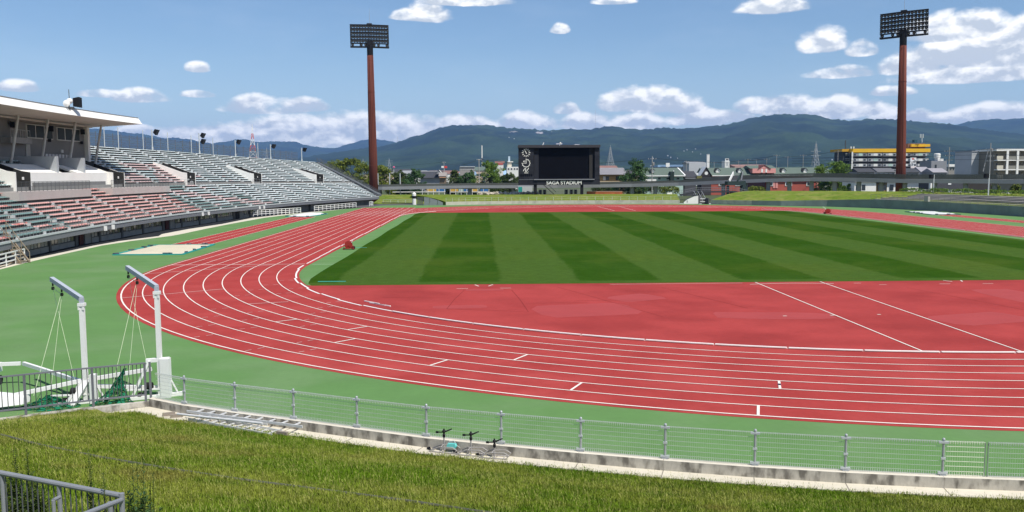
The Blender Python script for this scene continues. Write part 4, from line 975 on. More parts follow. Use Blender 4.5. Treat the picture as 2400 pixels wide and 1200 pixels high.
# ---------------------------------------------------------------- throwing cage (two gallows on wheeled bases)
def gallows(base, tip, H, label, arm_to, fh=1.0, head=True):
    t = thing('cage_gallows', label, 'throwing cage', tuple(base), 0, 'white gallows of the throwing cage'); w = 0.135
    MB().bar((0, 0, 0.02), (0, 0, H - 0.22), w, w * 1.1).build('post', white_p, t)
    MB().box((0, 0, H - 0.18), (0.2, 0.2, 0.1)).box((-0.07, -0.07, H - 0.3), (0.05, 0.05, 0.1)).box((0.07, -0.07, H - 0.3), (0.05, 0.05, 0.1)).build('hinge', white_p, t)
    a = Vector(arm_to) - Vector(base); mb = MB(); armm = M('arm_blue_grey', (0.40, 0.43, 0.48), 0.45, 0.06, 2)
    mb.bar((0, 0, H - 0.2), (0, 0, H + 0.03), 0.12); mb.bar((0, 0, H), a, 0.13, 0.15); mb.build('arm', armm, t)
    d = a - Vector((0, 0, H)); p1, p2 = Vector((0, 0, H)) + d * 0.97, Vector((0, 0, H)) + d * 0.66
    for p in (p1, p2): MB().tube(p - Vector((0, 0, 0.08)), p - Vector((0, 0, 0.22)), 0.03, 6).lathe(p - Vector((0, 0, 0.3)), [(0.02, -0.03), (0.06, -0.03), (0.06, 0.03), (0.02, 0.03)], 10, 'X').build('pulley', M('pulley_dark', (0.05, 0.06, 0.04), 0.5), t)
    rope = M('rope_pale', (0.55, 0.62, 0.42), 0.8)
    mb = MB(); f = [Vector((-0.85, -0.55, 0.6)), Vector((-0.35, 0.1, 0.5)), Vector((-1.3, -0.75, 0.45))]
    mb.tube(p1 - Vector((0, 0, 0.3)), f[1], 0.006, 5); mb.tube(p2 - Vector((0, 0, 0.3)), f[0], 0.006, 5); mb.tube(p2 - Vector((0.03, 0, 0.3)), f[2], 0.008, 5); mb.tube(p1 - Vector((0, 0, 0.3)), p2 - Vector((0, 0, 0.3)), 0.01, 5); mb.build('rope', rope, t)
    # base: wide upright box and A-shaped legs
    fm = MB().bar((0.17 if head else 0.24, 0.02, 0.0), (0.17 if head else 0.24, 0.02, fh), 0.30 if head else 0.16, 0.26)
    if head: fm.bar((-0.42, -0.05, fh - 0.06), (0.3, 0.05, fh - 0.03), 0.16, 0.12)
    fm.build('mast_foot', white_p, t)
    mb = MB(); mb.bar((-0.32, -0.1, fh - 0.06) if head else (-0.05, 0, 0.8), (-0.85, -0.35, 0.05) if head else (-0.55, -0.3, 0.05), 0.16, 0.07); mb.bar((0.3, 0.1, 0.6), (0.5, 0.25, 0.04), 0.05); mb.bar((-0.1, 0, 0.06), (0.6, 0.3, 0.06), 0.14, 0.12); mb.bar((-0.9, -0.4, 0.06), (0.2, 0.05, 0.06), 0.12, 0.1); mb.bar((-0.95, -0.38, 0.35), (0.2, 0.0, 0.30), 0.05); mb.build('leg', white_p, t)
    MB().lathe((-0.32, -0.12, 0.42), [(0.03, -0.09), (0.13, -0.09), (0.13, 0.09), (0.03, 0.09)], 14, 'X').build('winch', rubber, t); MB().bar((-0.42, -0.15, 0.45), (-0.5, -0.2, 0.2), 0.03).build('crank', black, t)
    w = MB().lathe((-0.6, -0.2, 0.12), [(0.03, -0.05), (0.12, -0.05), (0.12, 0.05), (0.03, 0.05)], 14, 'X').build('wheel', rubber, t)
    return t
g1 = gallows(G(203, 945, 0.0), None, 3.42, 'white gallows post with blue-grey arm, the left of two behind the bar railing', at(121, 654, -41.9), 0.95, False)
b2_ = G(376, 930, 0.0)
g2 = gallows(Vector((-33.75, -43.05, 0)), None, 3.70, 'white gallows post with blue-grey arm beside the corner of the wire fence', at(298, 627, -41.4), 1.32, True)
beams = thing('cage_chassis', 'white steel beams linking the wheeled throwing cage posts', 'cage frame', (-36, -43, 0))
for a, b, z0, z1 in (((-39.3, -40.9), (-36.1, -43.4), 0.75, 0.62), ((-38.6, -44.7), (-36.0, -43.6), 0.35, 0.75), ((-35.85, -43.5), (-34.0, -43.1), 0.75, 0.98), ((-35.8, -43.4), (-33.9, -42.9), 0.5, 0.3), ((-39.4, -40.9), (-41.5, -41.2), 0.75, 0.75)):
    MB().bar((a[0], a[1], z0), (b[0], b[1], z1), 0.10, 0.12).build('beam', white_p, beams, world=True)
for x, y in ((-40.2, -40.9), (-38.35, -44.55), (-38.9, -44.75)): MB().lathe((x, y, 0.17), [(0.05, -0.07), (0.17, -0.07), (0.17, 0.07), (0.05, 0.07)], 14, 'X').build('wheel', rubber, beams, world=True)
MB().box((-40.5, -40.95, 0.62), (0.75, 0.4, 0.32)).box((-40.75, -40.95, 1.1), (0.16, 0.16, 0.9)).build('corner_block', white_p, beams, world=True)
MB().prism([(-38.8, -44.9, 0.12), (-37.5, -44.6, 0.22), (-37.5, -44.5, 0.42), (-38.8, -44.7, 0.62)], (0.05, 0.35, 0)).build('outrigger', white_p, beams, world=True)
MB().prism([(-36.35, -44.15, 0), (-36.15, -44.1, 0), (-35.75, -43.75, 0.8), (-35.95, -43.75, 0.8)], (0.02, 0.12, 0)).build('brace', white_p, beams, world=True)
netm = M('net_green', (0.015, 0.17, 0.085), 0.8, 0.4, 6.0)
def net(c, rx, ry, h, label, peak=None):
    r = random.Random(int(rx * 100)); mb = MB(); n, m = 22, 10; vs = []; fs = []
    for i in range(n):
        for j in range(m + 1):
            a = 2 * math.pi * i / n; k = j / m
            rr = 1 - k * 0.93; z = h * (k ** 1.3) * (0.75 + 0.5 * r.random()); p = Vector((rx * rr * math.cos(a), ry * rr * math.sin(a), 0.02 + z))
            if peak: p = p.lerp(Vector(peak), k ** 2.0)
            vs.append(p + Vector((r.uniform(-.05, .05), r.uniform(-.05, .05), 0)))
    for i in range(n):
        for j in range(m): a = i * (m + 1) + j; b = ((i + 1) % n) * (m + 1) + j; fs.append((a, b, b + 1, a + 1))
    for f in fs:
        q = [Vector(vs[i]) for i in f]
        for i in range(4): mb.bar(q[i], q[(i + 1) % 4], 0.011)
        if r.random() < 0.45: cc = sum(q, Vector()) / 4; mb.poly([cc + (p - cc) * 0.75 for p in q])
    o = mb.build('net_heap', netm, loc=tuple(c)); tag(o, label, 'net', 'green nets heaped in the throwing cage')
net(Vector((-36.9, -44.1, 0)), 0.95, 0.55, 0.32, 'low heap of green netting left of the left gallows post')
net(Vector((-34.95, -44.0, 0)), 0.75, 0.45, 0.35, 'green netting gathered up between the two gallows posts', (0.35, 0.2, 1.15))

# ---------------------------------------------------------------- ladders on the footpath
def ladder(a, b, w, label, n, z=0.04, rungs=True, wide=0.07):
    a, b = Vector(a), Vector(b); c = (a + b) / 2; t = thing('ladder', label, 'ladder', tuple(c), 0, 'aluminium ladders lying on the path'); d = (b - a).normalized(); s = d.cross(Vector((0, 0, 1))).normalized() * w / 2
    for sg in (-1, 1): MB().bar(a - c + s * sg, b - c + s * sg, 0.03, wide).build('side_rail', alu, t)
    for i in range(n): p = a - c + (b - a) * (i + 0.7) / (n + 0.4); MB().bar(p - s, p + s, 0.045, 0.03).build('rung', alu, t)
    return t
ladder((-31.7, -46.22, 0.42), (-27.95, -48.02, 0.42), 0.42, 'topmost aluminium ladder, its end overhanging beside the wall', 9)
ladder((-31.55, -46.55, 0.26), (-28.75, -48.15, 0.22), 0.40, 'aluminium ladder with broad rungs lying under the topmost one', 10, wide=0.09)
ladder((-31.3, -46.45, 0.33), (-29.1, -47.35, 0.30), 0.36, 'short aluminium ladder wedged between the two longer ladders', 6, wide=0.06)
o = MB().tube((-32.0, -46.62, 0.40), (-29.2, -47.95, 0.46), 0.035, 8).build('steel_pole', alu); tag(o, 'long pale round pole lying across the ladders', 'pole')
for i, (x, y, rz) in enumerate(((-32.45, -46.05, 0.5), (-32.15, -46.25, 0.2), (-28.6, -48.2, -0.4))):
    o = MB().box((0, 0, 0.05), (0.35, 0.09, 0.09), 0).build('timber_block', M('old_timber', (0.28, 0.24, 0.20), 0.9), loc=(x, y, PZ)); o.rotation_euler = (0, 0, rz)
    tag(o, ['weathered timber block left of the ladders, nearer the fence corner', 'weathered timber block tucked at the left end of the ladders', 'weathered timber block under the right end of the ladders'][i], 'timber block')

# ---------------------------------------------------------------- sprinklers
def sprinkler(loc, rz, label, extra=None, h=0.52):
    t = thing('sprinkler', label, 'sprinkler', tuple(loc), rz, 'black-headed sprinklers on sledges by the wall'); st = M('sledge_steel', (0.36, 0.34, 0.32), 0.5, 0.2, 6)
    mb = MB()
    for y in (-0.12, 0.12): mb.path([(-0.38, y, 0.02), (0.32, y, 0.02), (0.40, y, 0.10), (0.28, y, 0.17), (-0.1, y, 0.15), (-0.38, y, 0.02)], 0.014, 6)
    for x in (-0.3, 0.0, 0.25): mb.tube((x, -0.12, 0.02), (x, 0.12, 0.02), 0.013, 6)
    mb.tube((-0.05, -0.12, 0.15), (0, 0, 0.2), 0.013, 6); mb.tube((-0.05, 0.12, 0.15), (0, 0, 0.2), 0.013, 6); mb.build('sledge', st, t)
    MB().tube((0, 0, 0.02), (0, 0, h - 0.12), 0.022, 8).build('riser', st, t)
    mb = MB(); mb.lathe((0, 0, h - 0.14), [(0.025, 0), (0.038, 0.02), (0.038, 0.08), (0.022, 0.10), (0.03, 0.14), (0.05, 0.17), (0.03, 0.2)], 10); mb.tube((0, 0, h), (0.2, 0.05, h + 0.09), 0.022, 8, 0.015); mb.tube((0, 0, h), (-0.15, -0.04, h + 0.0), 0.016, 6); mb.box((-0.17, -0.05, h), (0.07, 0.03, 0.05)); mb.tube((0, 0, h + 0.02), (0.0, 0.0, h + 0.09), 0.02, 8); mb.build('nozzle_head', black, t)
    MB().path([(-0.38, 0, 0.03), (-0.5, 0.06, 0.03), (-0.46, 0.14, 0.03)], 0.025, 6).build('coupling', black, t)
    return t
sprinkler((-24.05, -49.92, PZ), -0.35, 'black-headed sprinkler on a steel sledge, beside the turquoise case')
sprinkler((-23.35, -50.2, PZ), -0.3, 'black-headed sprinkler on a steel sledge, middle one by the low wall')
s3 = sprinkler((-22.75, -50.45, PZ), -0.25, 'shortest black-headed sprinkler, close to the fence post', h=0.40)
tc_ = thing('case', 'small turquoise case with a handle lying against the first sprinkler', 'case', (-23.85, -49.98, PZ + 0.12), -0.3)
tq = M('turquoise', (0.16, 0.60, 0.55), 0.5, 0.08, 4)
mb = MB().prism([(-0.11, -0.05, 0.0), (0.11, -0.05, 0.0), (0.13, -0.05, 0.05), (0.10, -0.05, 0.12), (-0.10, -0.05, 0.11), (-0.13, -0.05, 0.05)], (0, 0.11, 0)); mb.build('body', tq, tc_)
MB().path([(-0.1, 0, 0.12), (-0.06, 0, 0.17), (0.07, 0, 0.19), (0.1, 0, 0.13)], 0.01, 6).build('handle', galv_l, tc_)

# ---------------------------------------------------------------- the grass bank we stand on
def lawnz(x, y):
    s = wally(x) - y - 0.72; s = max(0, s)
    z = PZ - 0.03 + (0.13 if x < -34.6 else 0.13 * max(0.0, (-32.6 - x) / 2.0) if x < -32.6 else 0.0) + 0.22 * max(0, s - 0.15) * min(1, 0.55 + s * 0.12)
    return z + 0.05 * mnoise.noise(Vector((x * 0.35, y * 0.35, 0))) * min(1, s) + 0.02 * mnoise.noise(Vector((x * 1.5, y * 1.5, 4)))
lawnm = bpy.data.materials.new('lawn'); lawnm.use_nodes = True
def lawn_mat(m, dark, mid, dry, extra=1.0, hair=False):
    t = m.node_tree; b = t.nodes['Principled BSDF']; tcn = N(t, 'ShaderNodeNewGeometry'); P = tcn.outputs['Position']
    def nz(sc, det=5.0):
        n = N(t, 'ShaderNodeTexNoise'); n.inputs['Scale'].default_value = sc; n.inputs['Detail'].default_value = det; L(t, P, n.inputs['Vector']); return n.outputs['Fac']
    c = mixc(t, mrange(t, nz(0.30), 0.40, 0.64), mid, dry); c = mixc(t, mth(t, 'MULTIPLY', mrange(t, nz(0.85, 7), 0.46, 0.72), 0.8), c, dark)
    c = mixc(t, mth(t, 'MULTIPLY', mrange(t, nz(0.5, 3), 0.57, 0.72), 0.5), c, (0.20, 0.15, 0.05))
    v = mrange(t, nz(9.0, 6), 0.25, 0.75, 0.72, 1.28, smooth=False)
    if hair:
        oi = N(t, 'ShaderNodeObjectInfo'); v = mth(t, 'MULTIPLY', v, mrange(t, oi.outputs['Random'], 0, 1, 0.82, 1.2, smooth=False))
    n = vmth(t, 'SCALE', c); L(t, v, n.node.inputs['Scale']); L(t, n, b.inputs['Base Color']); b.inputs['Roughness'].default_value = 0.8; b.inputs['Specular IOR Level'].default_value = 0.0
    if hair: b.inputs['Subsurface Weight'].default_value = 0.0
lawn_mat(lawnm, (0.068, 0.118, 0.012), (0.118, 0.178, 0.022), (0.195, 0.208, 0.050))
mb = MB(); xs = [-60 + 0.6 * i for i in range(170)]; ss = [0.0, 0.15, 0.3, 0.5, 0.8, 1.2, 1.7, 2.3, 3, 3.8, 4.6, 5.5, 6.5, 7.5, 8.6, 9.8, 11, 12.3, 13.7, 15.2, 16.8, 18.5, 20.2, 22, 24, 27, 32, 40]
for s in ss:
    for x in xs:
        y = wally(x) - (0.66 if x > -32 else 0.18 if x < -34.6 else 1.05) - s; mb.v.append((x, y, lawnz(x, y) if s < 25 else lawnz(x, wally(x) - 25.7)))
nx = len(xs)
for i in range(len(ss) - 1):
    for j in range(nx - 1): k = i * nx + j; mb.f.append((k + nx, k + nx + 1, k + 1, k)); mb.mi.append(0)
bank = struct(mb.build('lawn_bank', lawnm, smooth=True))
# grass tufts on it (geometry nodes: scattered tufts)
bladem = bpy.data.materials.new('grass_blades'); bladem.use_nodes = True
lawn_mat(bladem, (0.068, 0.142, 0.008), (0.125, 0.212, 0.015), (0.215, 0.252, 0.038), hair=True)
tufts = bpy.data.collections.new('grass_tufts')
for k in range(4):
    r = random.Random(k); mb = MB()
    for i in range(18):
        a = r.random() * 6.28; rr = 0.09 * math.sqrt(r.random()); x, y = rr * math.cos(a), rr * math.sin(a); h = r.uniform(0.025, 0.062) * (1.9 if k == 3 and i < 4 else 1); w = r.uniform(0.0035, 0.007); b = r.random() * 6.28; lx, ly = r.uniform(-.5, .5) * h, r.uniform(-.5, .5) * h
        cx_, sy_ = math.cos(b) * w, math.sin(b) * w
        mb.raw([(x - cx_, y - sy_, 0), (x + cx_, y + sy_, 0), (x + cx_ * .7 + lx * .4, y + sy_ * .7 + ly * .4, h * .6), (x - cx_ * .7 + lx * .4, y - sy_ * .7 + ly * .4, h * .6), (x + lx, y + ly, h)], [(0, 1, 2, 3), (3, 2, 4)])
    me = bpy.data.meshes.new('grass_tuft'); me.from_pydata(mb.v, [], mb.f); me.materials.append(bladem); o = bpy.data.objects.new('grass_tuft', me); tufts.objects.link(o)
straw = M('straw', (0.36, 0.36, 0.10), 0.8, 0.2, 5)
r = random.Random(9); mb = MB()
for i in range(3):
    x, y, h, lx, ly = r.uniform(-.1, .1), r.uniform(-.1, .1), r.uniform(0.11, 0.19), r.uniform(-.06, .06), r.uniform(-.06, .06); mb.raw([(x - .002, y, 0), (x + .002, y, 0), (x + lx, y + ly, h)], [(0, 1, 2)])
    mb.raw([(x + lx * .7 - .004, y + ly * .7, h * .72), (x + lx * .7 + .004, y + ly * .7, h * .72), (x + lx, y + ly, h)], [(0, 1, 2)])
me = bpy.data.meshes.new('seed_stalk'); me.from_pydata(mb.v, [], mb.f); me.materials.append(straw); o = bpy.data.objects.new('seed_stalk', me); tufts.objects.link(o)
mb = MB(); xs2 = [-58 + 0.5 * i for i in range(124)]; ss2 = [0.02, 0.2, 0.5, 1, 1.6, 2.3, 3, 3.8, 4.6, 5.5, 6.5, 7.5, 8.6, 9.8, 11, 12.3, 13.7, 15]
pts = {}
for i, s in enumerate(ss2):
    for j, x in enumerate(xs2):
        y = wally(x) - (0.66 if x > -32 else 0.18 if x < -34.6 else 1.05) - s; mb.v.append((x, y, lawnz(x, y)))
nx = len(xs2)
for i in range(len(ss2) - 1):
    for j in range(nx - 1):
        k = i * nx + j; c = Vector(mb.v[k]); q = inv @ (c - CAM)
        if q.y < 2: continue
        px, py = 1200 + FPX * q.x / q.y, 600 - FPX * q.z / q.y
        if -1100 < px < 2900 and py < 1400: mb.f.append((k + nx, k + nx + 1, k + 1, k)); mb.mi.append(0)
gr = mb.build('grass', bladem, kind='stuff')
ng_ = bpy.data.node_groups.new('scatter_grass', 'GeometryNodeTree'); ng_.interface.new_socket('Geometry', in_out='INPUT', socket_type='NodeSocketGeometry'); ng_.interface.new_socket('Geometry', in_out='OUTPUT', socket_type='NodeSocketGeometry')
gi, go = N(ng_, 'NodeGroupInput'), N(ng_, 'NodeGroupOutput'); dp = N(ng_, 'GeometryNodeDistributePointsOnFaces'); dp.inputs['Density'].default_value = 290.0; dp.inputs['Seed'].default_value = 3
ip = N(ng_, 'GeometryNodeInstanceOnPoints'); ci = N(ng_, 'GeometryNodeCollectionInfo'); ci.inputs['Collection'].default_value = tufts; ci.inputs['Separate Children'].default_value = True; ci.inputs['Reset Children'].default_value = True
ip.inputs['Pick Instance'].default_value = True; rv = N(ng_, 'FunctionNodeRandomValue', data_type='FLOAT_VECTOR'); rv.inputs[0].default_value = (-0.25, -0.25, 0); rv.inputs[1].default_value = (0.25, 0.25, 6.283); rsn = N(ng_, 'FunctionNodeRandomValue', data_type='FLOAT'); rsn.inputs[2].default_value = 0.55; rsn.inputs[3].default_value = 1.35
L(ng_, gi.outputs[0], dp.inputs['Mesh']); L(ng_, dp.outputs['Points'], ip.inputs['Points']); L(ng_, ci.outputs[0], ip.inputs['Instance']); L(ng_, rv.outputs[0], ip.inputs['Rotation']); L(ng_, rsn.outputs[1], ip.inputs['Scale']); L(ng_, ip.outputs[0], go.inputs[0])
md = gr.modifiers.new('scatter', 'NODES'); md.node_group = ng_
# cast shadow of an overhead wire, modelled as a dark tube on the lawn
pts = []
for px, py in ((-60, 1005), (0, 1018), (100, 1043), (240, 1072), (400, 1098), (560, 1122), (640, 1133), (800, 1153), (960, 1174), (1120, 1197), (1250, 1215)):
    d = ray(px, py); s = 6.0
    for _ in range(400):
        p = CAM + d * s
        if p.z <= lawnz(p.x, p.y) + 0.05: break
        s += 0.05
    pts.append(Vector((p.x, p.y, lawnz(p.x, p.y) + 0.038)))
o = MB().path(pts, 0.026, 6).build('cable', M('wire_shadow_grey', (0.095, 0.10, 0.075), 0.9)); tag(o, 'dark tube standing for a wire shadow in a shallow curve across the lawn', 'cable')  # no real cable: stands in for the overhead wire's cast shadow

# ---------------------------------------------------------------- pipe railing at our feet
pr = thing('pipe_railing', 'grey pipe railing with thin bars at the bottom left corner', 'railing', (-27, -64.2, 3))
c0 = at(285, 1162, -64.3); a0 = at(0, 1108, -63.7); dv = (a0 - c0); a1 = c0 + dv * 1.5; h = 1.05; pm = M('pipe_grey', (0.22, 0.23, 0.25), 0.45, 0.08, 3)
up = Vector((0, 0, 1))
MB().tube(a1, c0, 0.026, 10).build('top_rail', pm, pr, world=True); MB().tube(a1 - up * 0.92, c0 - up * 0.92, 0.022, 8).build('bottom_rail', pm, pr, world=True)
MB().tube(c0 + up * 0.025, c0 - up * 1.3, 0.026, 10).build('corner_post', pm, pr, world=True)
for q in (0.5, 0.985, 1.48): p = c0 + dv * q; MB().tube(p, p - up * 1.3, 0.022, 10).build('post', pm, pr, world=True)
nb = 33
for i in range(1, nb):
    p = c0 + dv * 1.5 * i / nb; MB().tube(p, p - up * 0.92, 0.007, 6).build('bar', dgrey, pr, world=True)
e0 = c0 - up * 0.04; e1 = at(200, 1205, -65.1); e2 = e0 + (e1 - e0) * 2.2
MB().tube(e0, e2, 0.024, 10).build('return_rail', pm, pr, world=True)
MB().tube(c0 + Vector((-0.10, -0.02, -0.05)), c0 + Vector((-0.10, -0.02, -1.3)), 0.024, 10).build('post', pm, pr, world=True)
for i in range(1, 9): p = e0 + (e2 - e0) * i / 9; MB().tube(p, p - up * 0.9, 0.007, 6).build('bar', dgrey, pr, world=True)
p = at(140, 1165, -64.1); q = at(125, 1172, -64.2)
MB().path([p, q, q - up * 0.9], 0.018, 8).build('handrail', pm, pr, world=True)
# ---------------------------------------------------------------- far wall and embankment
# wall foot points with wall height and the cross-section of the bank behind
WP = [(-31.5, 135.3, 0.78), (-24, 138, 0.78), (-16, 139.6, 0.78), (-6, 139.7, 0.80), (4, 139.4, 0.82), (14, 138.4, 0.85), (23.6, 136.6, 0.90)]
WQ = [(30.0, 133.0, 1.0), (34, 128.7, 1.02), (37.2, 125, 1.05), (42.3, 120.4, 1.1), (46.5, 117.8, 1.25), (50.5, 115, 1.4), (53.5, 111, 1.6), (56.2, 106.8, 1.75), (58.3, 101.8, 1.75), (60.1, 96.9, 1.72), (61.8, 90.6, 1.7), (63.1, 84.4, 1.68), (64.1, 76.5, 1.66), (64.9, 69, 1.65), (65.8, 55, 1.6), (66.4, 40, 1.6), (66.5, 20, 1.6)]
wbeige = M('wall_beige', (0.50, 0.47, 0.39), 0.85, 0.14, 0.8, tint=(0.36, 0.34, 0.29), tfac=0.6, tscale=0.7)
wgrey = M('wall_grey_green', (0.21, 0.25, 0.235), 0.85, 0.12, 0.5, tint=(0.17, 0.19, 0.185), tfac=0.6, tscale=0.4)
def nrm(P, i):
    a = Vector(P[max(0, i - 1)][:2]); b = Vector(P[min(len(P) - 1, i + 1)][:2]); t = (b - a).normalized(); return Vector((-t.y, t.x))   # away from the track
def build_wall(P, label, mat_of, n_each):
    t = thing('field_wall', label, 'wall', (P[0][0], P[0][1], 0), 0, 'low walls round the track')
    for i in range(len(P) - 1):
        a, b = Vector(P[i][:2]), Vector(P[i + 1][:2]); na, nb = nrm(P, i), nrm(P, i + 1); L_ = (b - a).length; k = max(1, int(round(L_ / n_each)))
        for j in range(k):
            u, v = j / k, (j + 1) / k; e = 0.015 / L_
            p, q = a.lerp(b, u + e), a.lerp(b, v - e); pn, qn = na.lerp(nb, u).normalized() * 0.25, na.lerp(nb, v).normalized() * 0.25
            h0, h1 = P[i][2] + (P[i + 1][2] - P[i][2]) * u, P[i][2] + (P[i + 1][2] - P[i][2]) * v
            vs = [(p.x, p.y, -0.05), (q.x, q.y, -0.05), (q.x + qn.x, q.y + qn.y, -0.05), (p.x + pn.x, p.y + pn.y, -0.05)]; tp = [(x, y, h) for (x, y, z), h in zip(vs, (h0, h1, h1, h0))]
            MB().raw(vs + tp, [(3, 2, 1, 0), (4, 5, 6, 7), (0, 1, 5, 4), (1, 2, 6, 5), (2, 3, 7, 6), (3, 0, 4, 7)]).build('wall_panel', mat_of(i), t, world=True)
build_wall(list(WP), 'low beige concrete wall behind the far bend, in front of the scoreboard', lambda i: wbeige, 5.0)
build_wall(list(WQ), 'grey concrete wall behind the back straight, right of the sunken stair', lambda i: wbeige if i < 2 else wgrey, 3.6)
bankm = bpy.data.materials.new('bank_grass'); bankm.use_nodes = True
lawn_mat(bankm, (0.07, 0.12, 0.016), (0.135, 0.19, 0.03), (0.20, 0.215, 0.055))
def bank_mesh(P, prof):
    mb = MB(); m = len(prof(0)); 
    fine = []
    for i in range(len(P) - 1):
        for j in range(4): u = j / 4; fine.append((i, u))
    fine.append((len(P) - 2, 1.0)); rows = []
    for i, u in fine:
        a, b = Vector(P[i][:2]), Vector(P[i + 1][:2]); p = a.lerp(b, u); n_ = nrm(P, i).lerp(nrm(P, i + 1), u).normalized(); h = P[i][2] + (P[i + 1][2] - P[i][2]) * u
        rows.append([(p.x + n_.x * s, p.y + n_.y * s, (h - 0.05 if s < 0.4 else z) + 0.06 * mnoise.noise(Vector((p.x * 0.3, s * 0.5, 1)))) for s, z in prof(i + u)])
    for r in rows: mb.v += r
    for i in range(len(rows) - 1):
        for j in range(m - 1): k = i * m + j; mb.f.append((k, k + m, k + m + 1, k + 1)); mb.mi.append(0)
    for r in (rows[0], rows[-1]): mb.poly(r + [(r[-1][0], r[-1][1], -0.6), (r[0][0], r[0][1], -0.6)])
    return mb
struct(bank_mesh(WP, lambda t: [(0.25, 0.8), (2, 0.95), (5, 1.12), (9, 1.3), (14, 1.5), (19, 1.66), (24, 1.72), (30, 1.6), (36, 0.2)]).build('embankment', bankm, smooth=True))
struct(bank_mesh(WQ[:9], lambda t: [(0.25, 1.0), (2, 1.3 + 0.06 * t), (4.5, 1.7 + 0.11 * t), (7, 2.1 + 0.12 * t), (10, 2.45 + 0.09 * t), (14, 2.75 + 0.05 * t), (20, 2.8 + 0.03 * t), (28, 2.0), (34, 0.1)]).build('embankment', bankm, smooth=True))
struct(bank_mesh(WQ[8:], lambda t: [(0.25, 1.7), (0.6, 1.7), (7.9, 2.7), (8.5, 3.0), (12, 3.05), (20, 3.0), (28, 1.5), (34, 0.1)]).build('embankment', bankm, smooth=True))
# low white rail on the far wall
rt = thing('wall_rail', 'thin pale post-and-wire rail along the top of the beige far wall', 'rail', (-6, 140.5, 0.8))
pts = [Vector((p[0], p[1] + 0.6, p[2])) for p in WP]; mb = MB()
for a, b in zip(pts[:-1], pts[1:]):
    for z in (0.45, 0.85): mb.bar(a + Vector((0, 0, z)), b + Vector((0, 0, z)), 0.025)
mb.build('wire', galv_l, rt, world=True)
for a, b in zip(pts[:-1], pts[1:]):
    for j in range(5): p = a.lerp(b, j / 5); MB().bar(p, p + Vector((0, 0, 0.9)), 0.05).build('post', galv_l, rt, world=True)
# terrace steps on the right bank, with a rail and clipped hedge
tr = thing('terrace_steps', 'grey concrete terrace steps above the right-hand wall', 'terrace', (62, 90, 1.7)); stepm = M('step_grey', (0.38, 0.36, 0.32), 0.9, 0.12, 0.6); stepd = M('step_riser', (0.20, 0.19, 0.175), 0.9)
TP = WQ[7:]
for j in range(6):
    mb = MB(); s0 = 0.7 + j * 1.2; z = 1.62 + j * 0.21
    P = []
    for i in range(len(TP)):
        n_ = nrm(TP, i); st_ = 0.0
        P.append((Vector(TP[i][:2]) + n_ * s0, Vector(TP[i][:2]) + n_ * (s0 + 1.2)))
    if j: P[0] = (P[0][0].lerp(P[1][0], min(0.9, j * 0.15)), P[0][1].lerp(P[1][1], min(0.9, j * 0.15)))
    for (a, b), (c, d) in zip(P[:-1], P[1:]):
        mb.cur = 0; mb.poly([(a.x, a.y, z + 0.21), (b.x, b.y, z + 0.21), (d.x, d.y, z + 0.21), (c.x, c.y, z + 0.21)][::-1]); mb.cur = 1; mb.poly([(a.x, a.y, z - 0.1), (c.x, c.y, z - 0.1), (c.x, c.y, z + 0.17), (a.x, a.y, z + 0.17)]); mb.cur = 0; mb.poly([(a.x, a.y, z + 0.17), (c.x, c.y, z + 0.17), (c.x, c.y, z + 0.21), (a.x, a.y, z + 0.21)])
    mb.build('step', [stepm, stepd], tr, world=True)
mb = MB()
for a, b in zip(TP[:-1], TP[1:]):
    for z in (0.5, 1.0): mb.bar((a[0], a[1], a[2] + z), (b[0], b[1], b[2] + z), 0.045)
    for j in range(4): p = Vector(a).lerp(Vector(b), j / 4); mb.bar(p, p + Vector((0, 0, 1.0)), 0.045)
mb.build('rail', M('rail_brown', (0.24, 0.22, 0.20), 0.7), tr, world=True)
p_ = Vector((60.9, 93.5, 1.7)); MB().box(p_ + Vector((0.2, 0, 0.5)), (0.5, 0.9, 1.0), R_(20)).build('pier', stepm, tr, world=True)

# ---------------------------------------------------------------- leaves, shrubs and trees
def leafm(name, a, b): 
    m = bpy.data.materials.new(name); m.use_nodes = True; t = m.node_tree; p = t.nodes['Principled BSDF']; g_ = N(t, 'ShaderNodeNewGeometry'); n = N(t, 'ShaderNodeTexNoise'); n.inputs['Scale'].default_value = 0.8; n.inputs['Detail'].default_value = 3; L(t, g_.outputs['Position'], n.inputs['Vector'])
    f = mth(t, 'ADD', mth(t, 'MULTIPLY', n.outputs['Fac'], 0.6), mth(t, 'MULTIPLY', g_.outputs['Random Per Island'], 0.5)); c = mixc(t, mrange(t, f, 0.3, 0.8, smooth=False), a, b); L(t, c, p.inputs['Base Color']); p.inputs['Roughness'].default_value = 0.6; p.inputs['Specular IOR Level'].default_value = 0.25
    tr_ = N(t, 'ShaderNodeBsdfTranslucent'); L(t, c, tr_.inputs['Color']); mx = N(t, 'ShaderNodeMixShader'); mx.inputs[0].default_value = 0.22; L(t, p.outputs[0], mx.inputs[1]); L(t, tr_.outputs[0], mx.inputs[2]); L(t, mx.outputs[0], t.nodes['Material Output'].inputs['Surface']); return m
LF = dict(camphor=leafm('leaf_camphor', (0.050, 0.085, 0.010), (0.22, 0.25, 0.028)), dark=leafm('leaf_dark', (0.024, 0.046, 0.012), (0.080, 0.115, 0.022)), fresh=leafm('leaf_fresh', (0.055, 0.115, 0.014), (0.16, 0.25, 0.030)), green=leafm('leaf_green', (0.020, 0.060, 0.018), (0.075, 0.150, 0.040)), bush=leafm('leaf_bush', (0.030, 0.065, 0.012), (0.110, 0.165, 0.030)))
bark = M('bark', (0.085, 0.065, 0.05), 0.9, 0.25, 2.0, 0.4, 12)
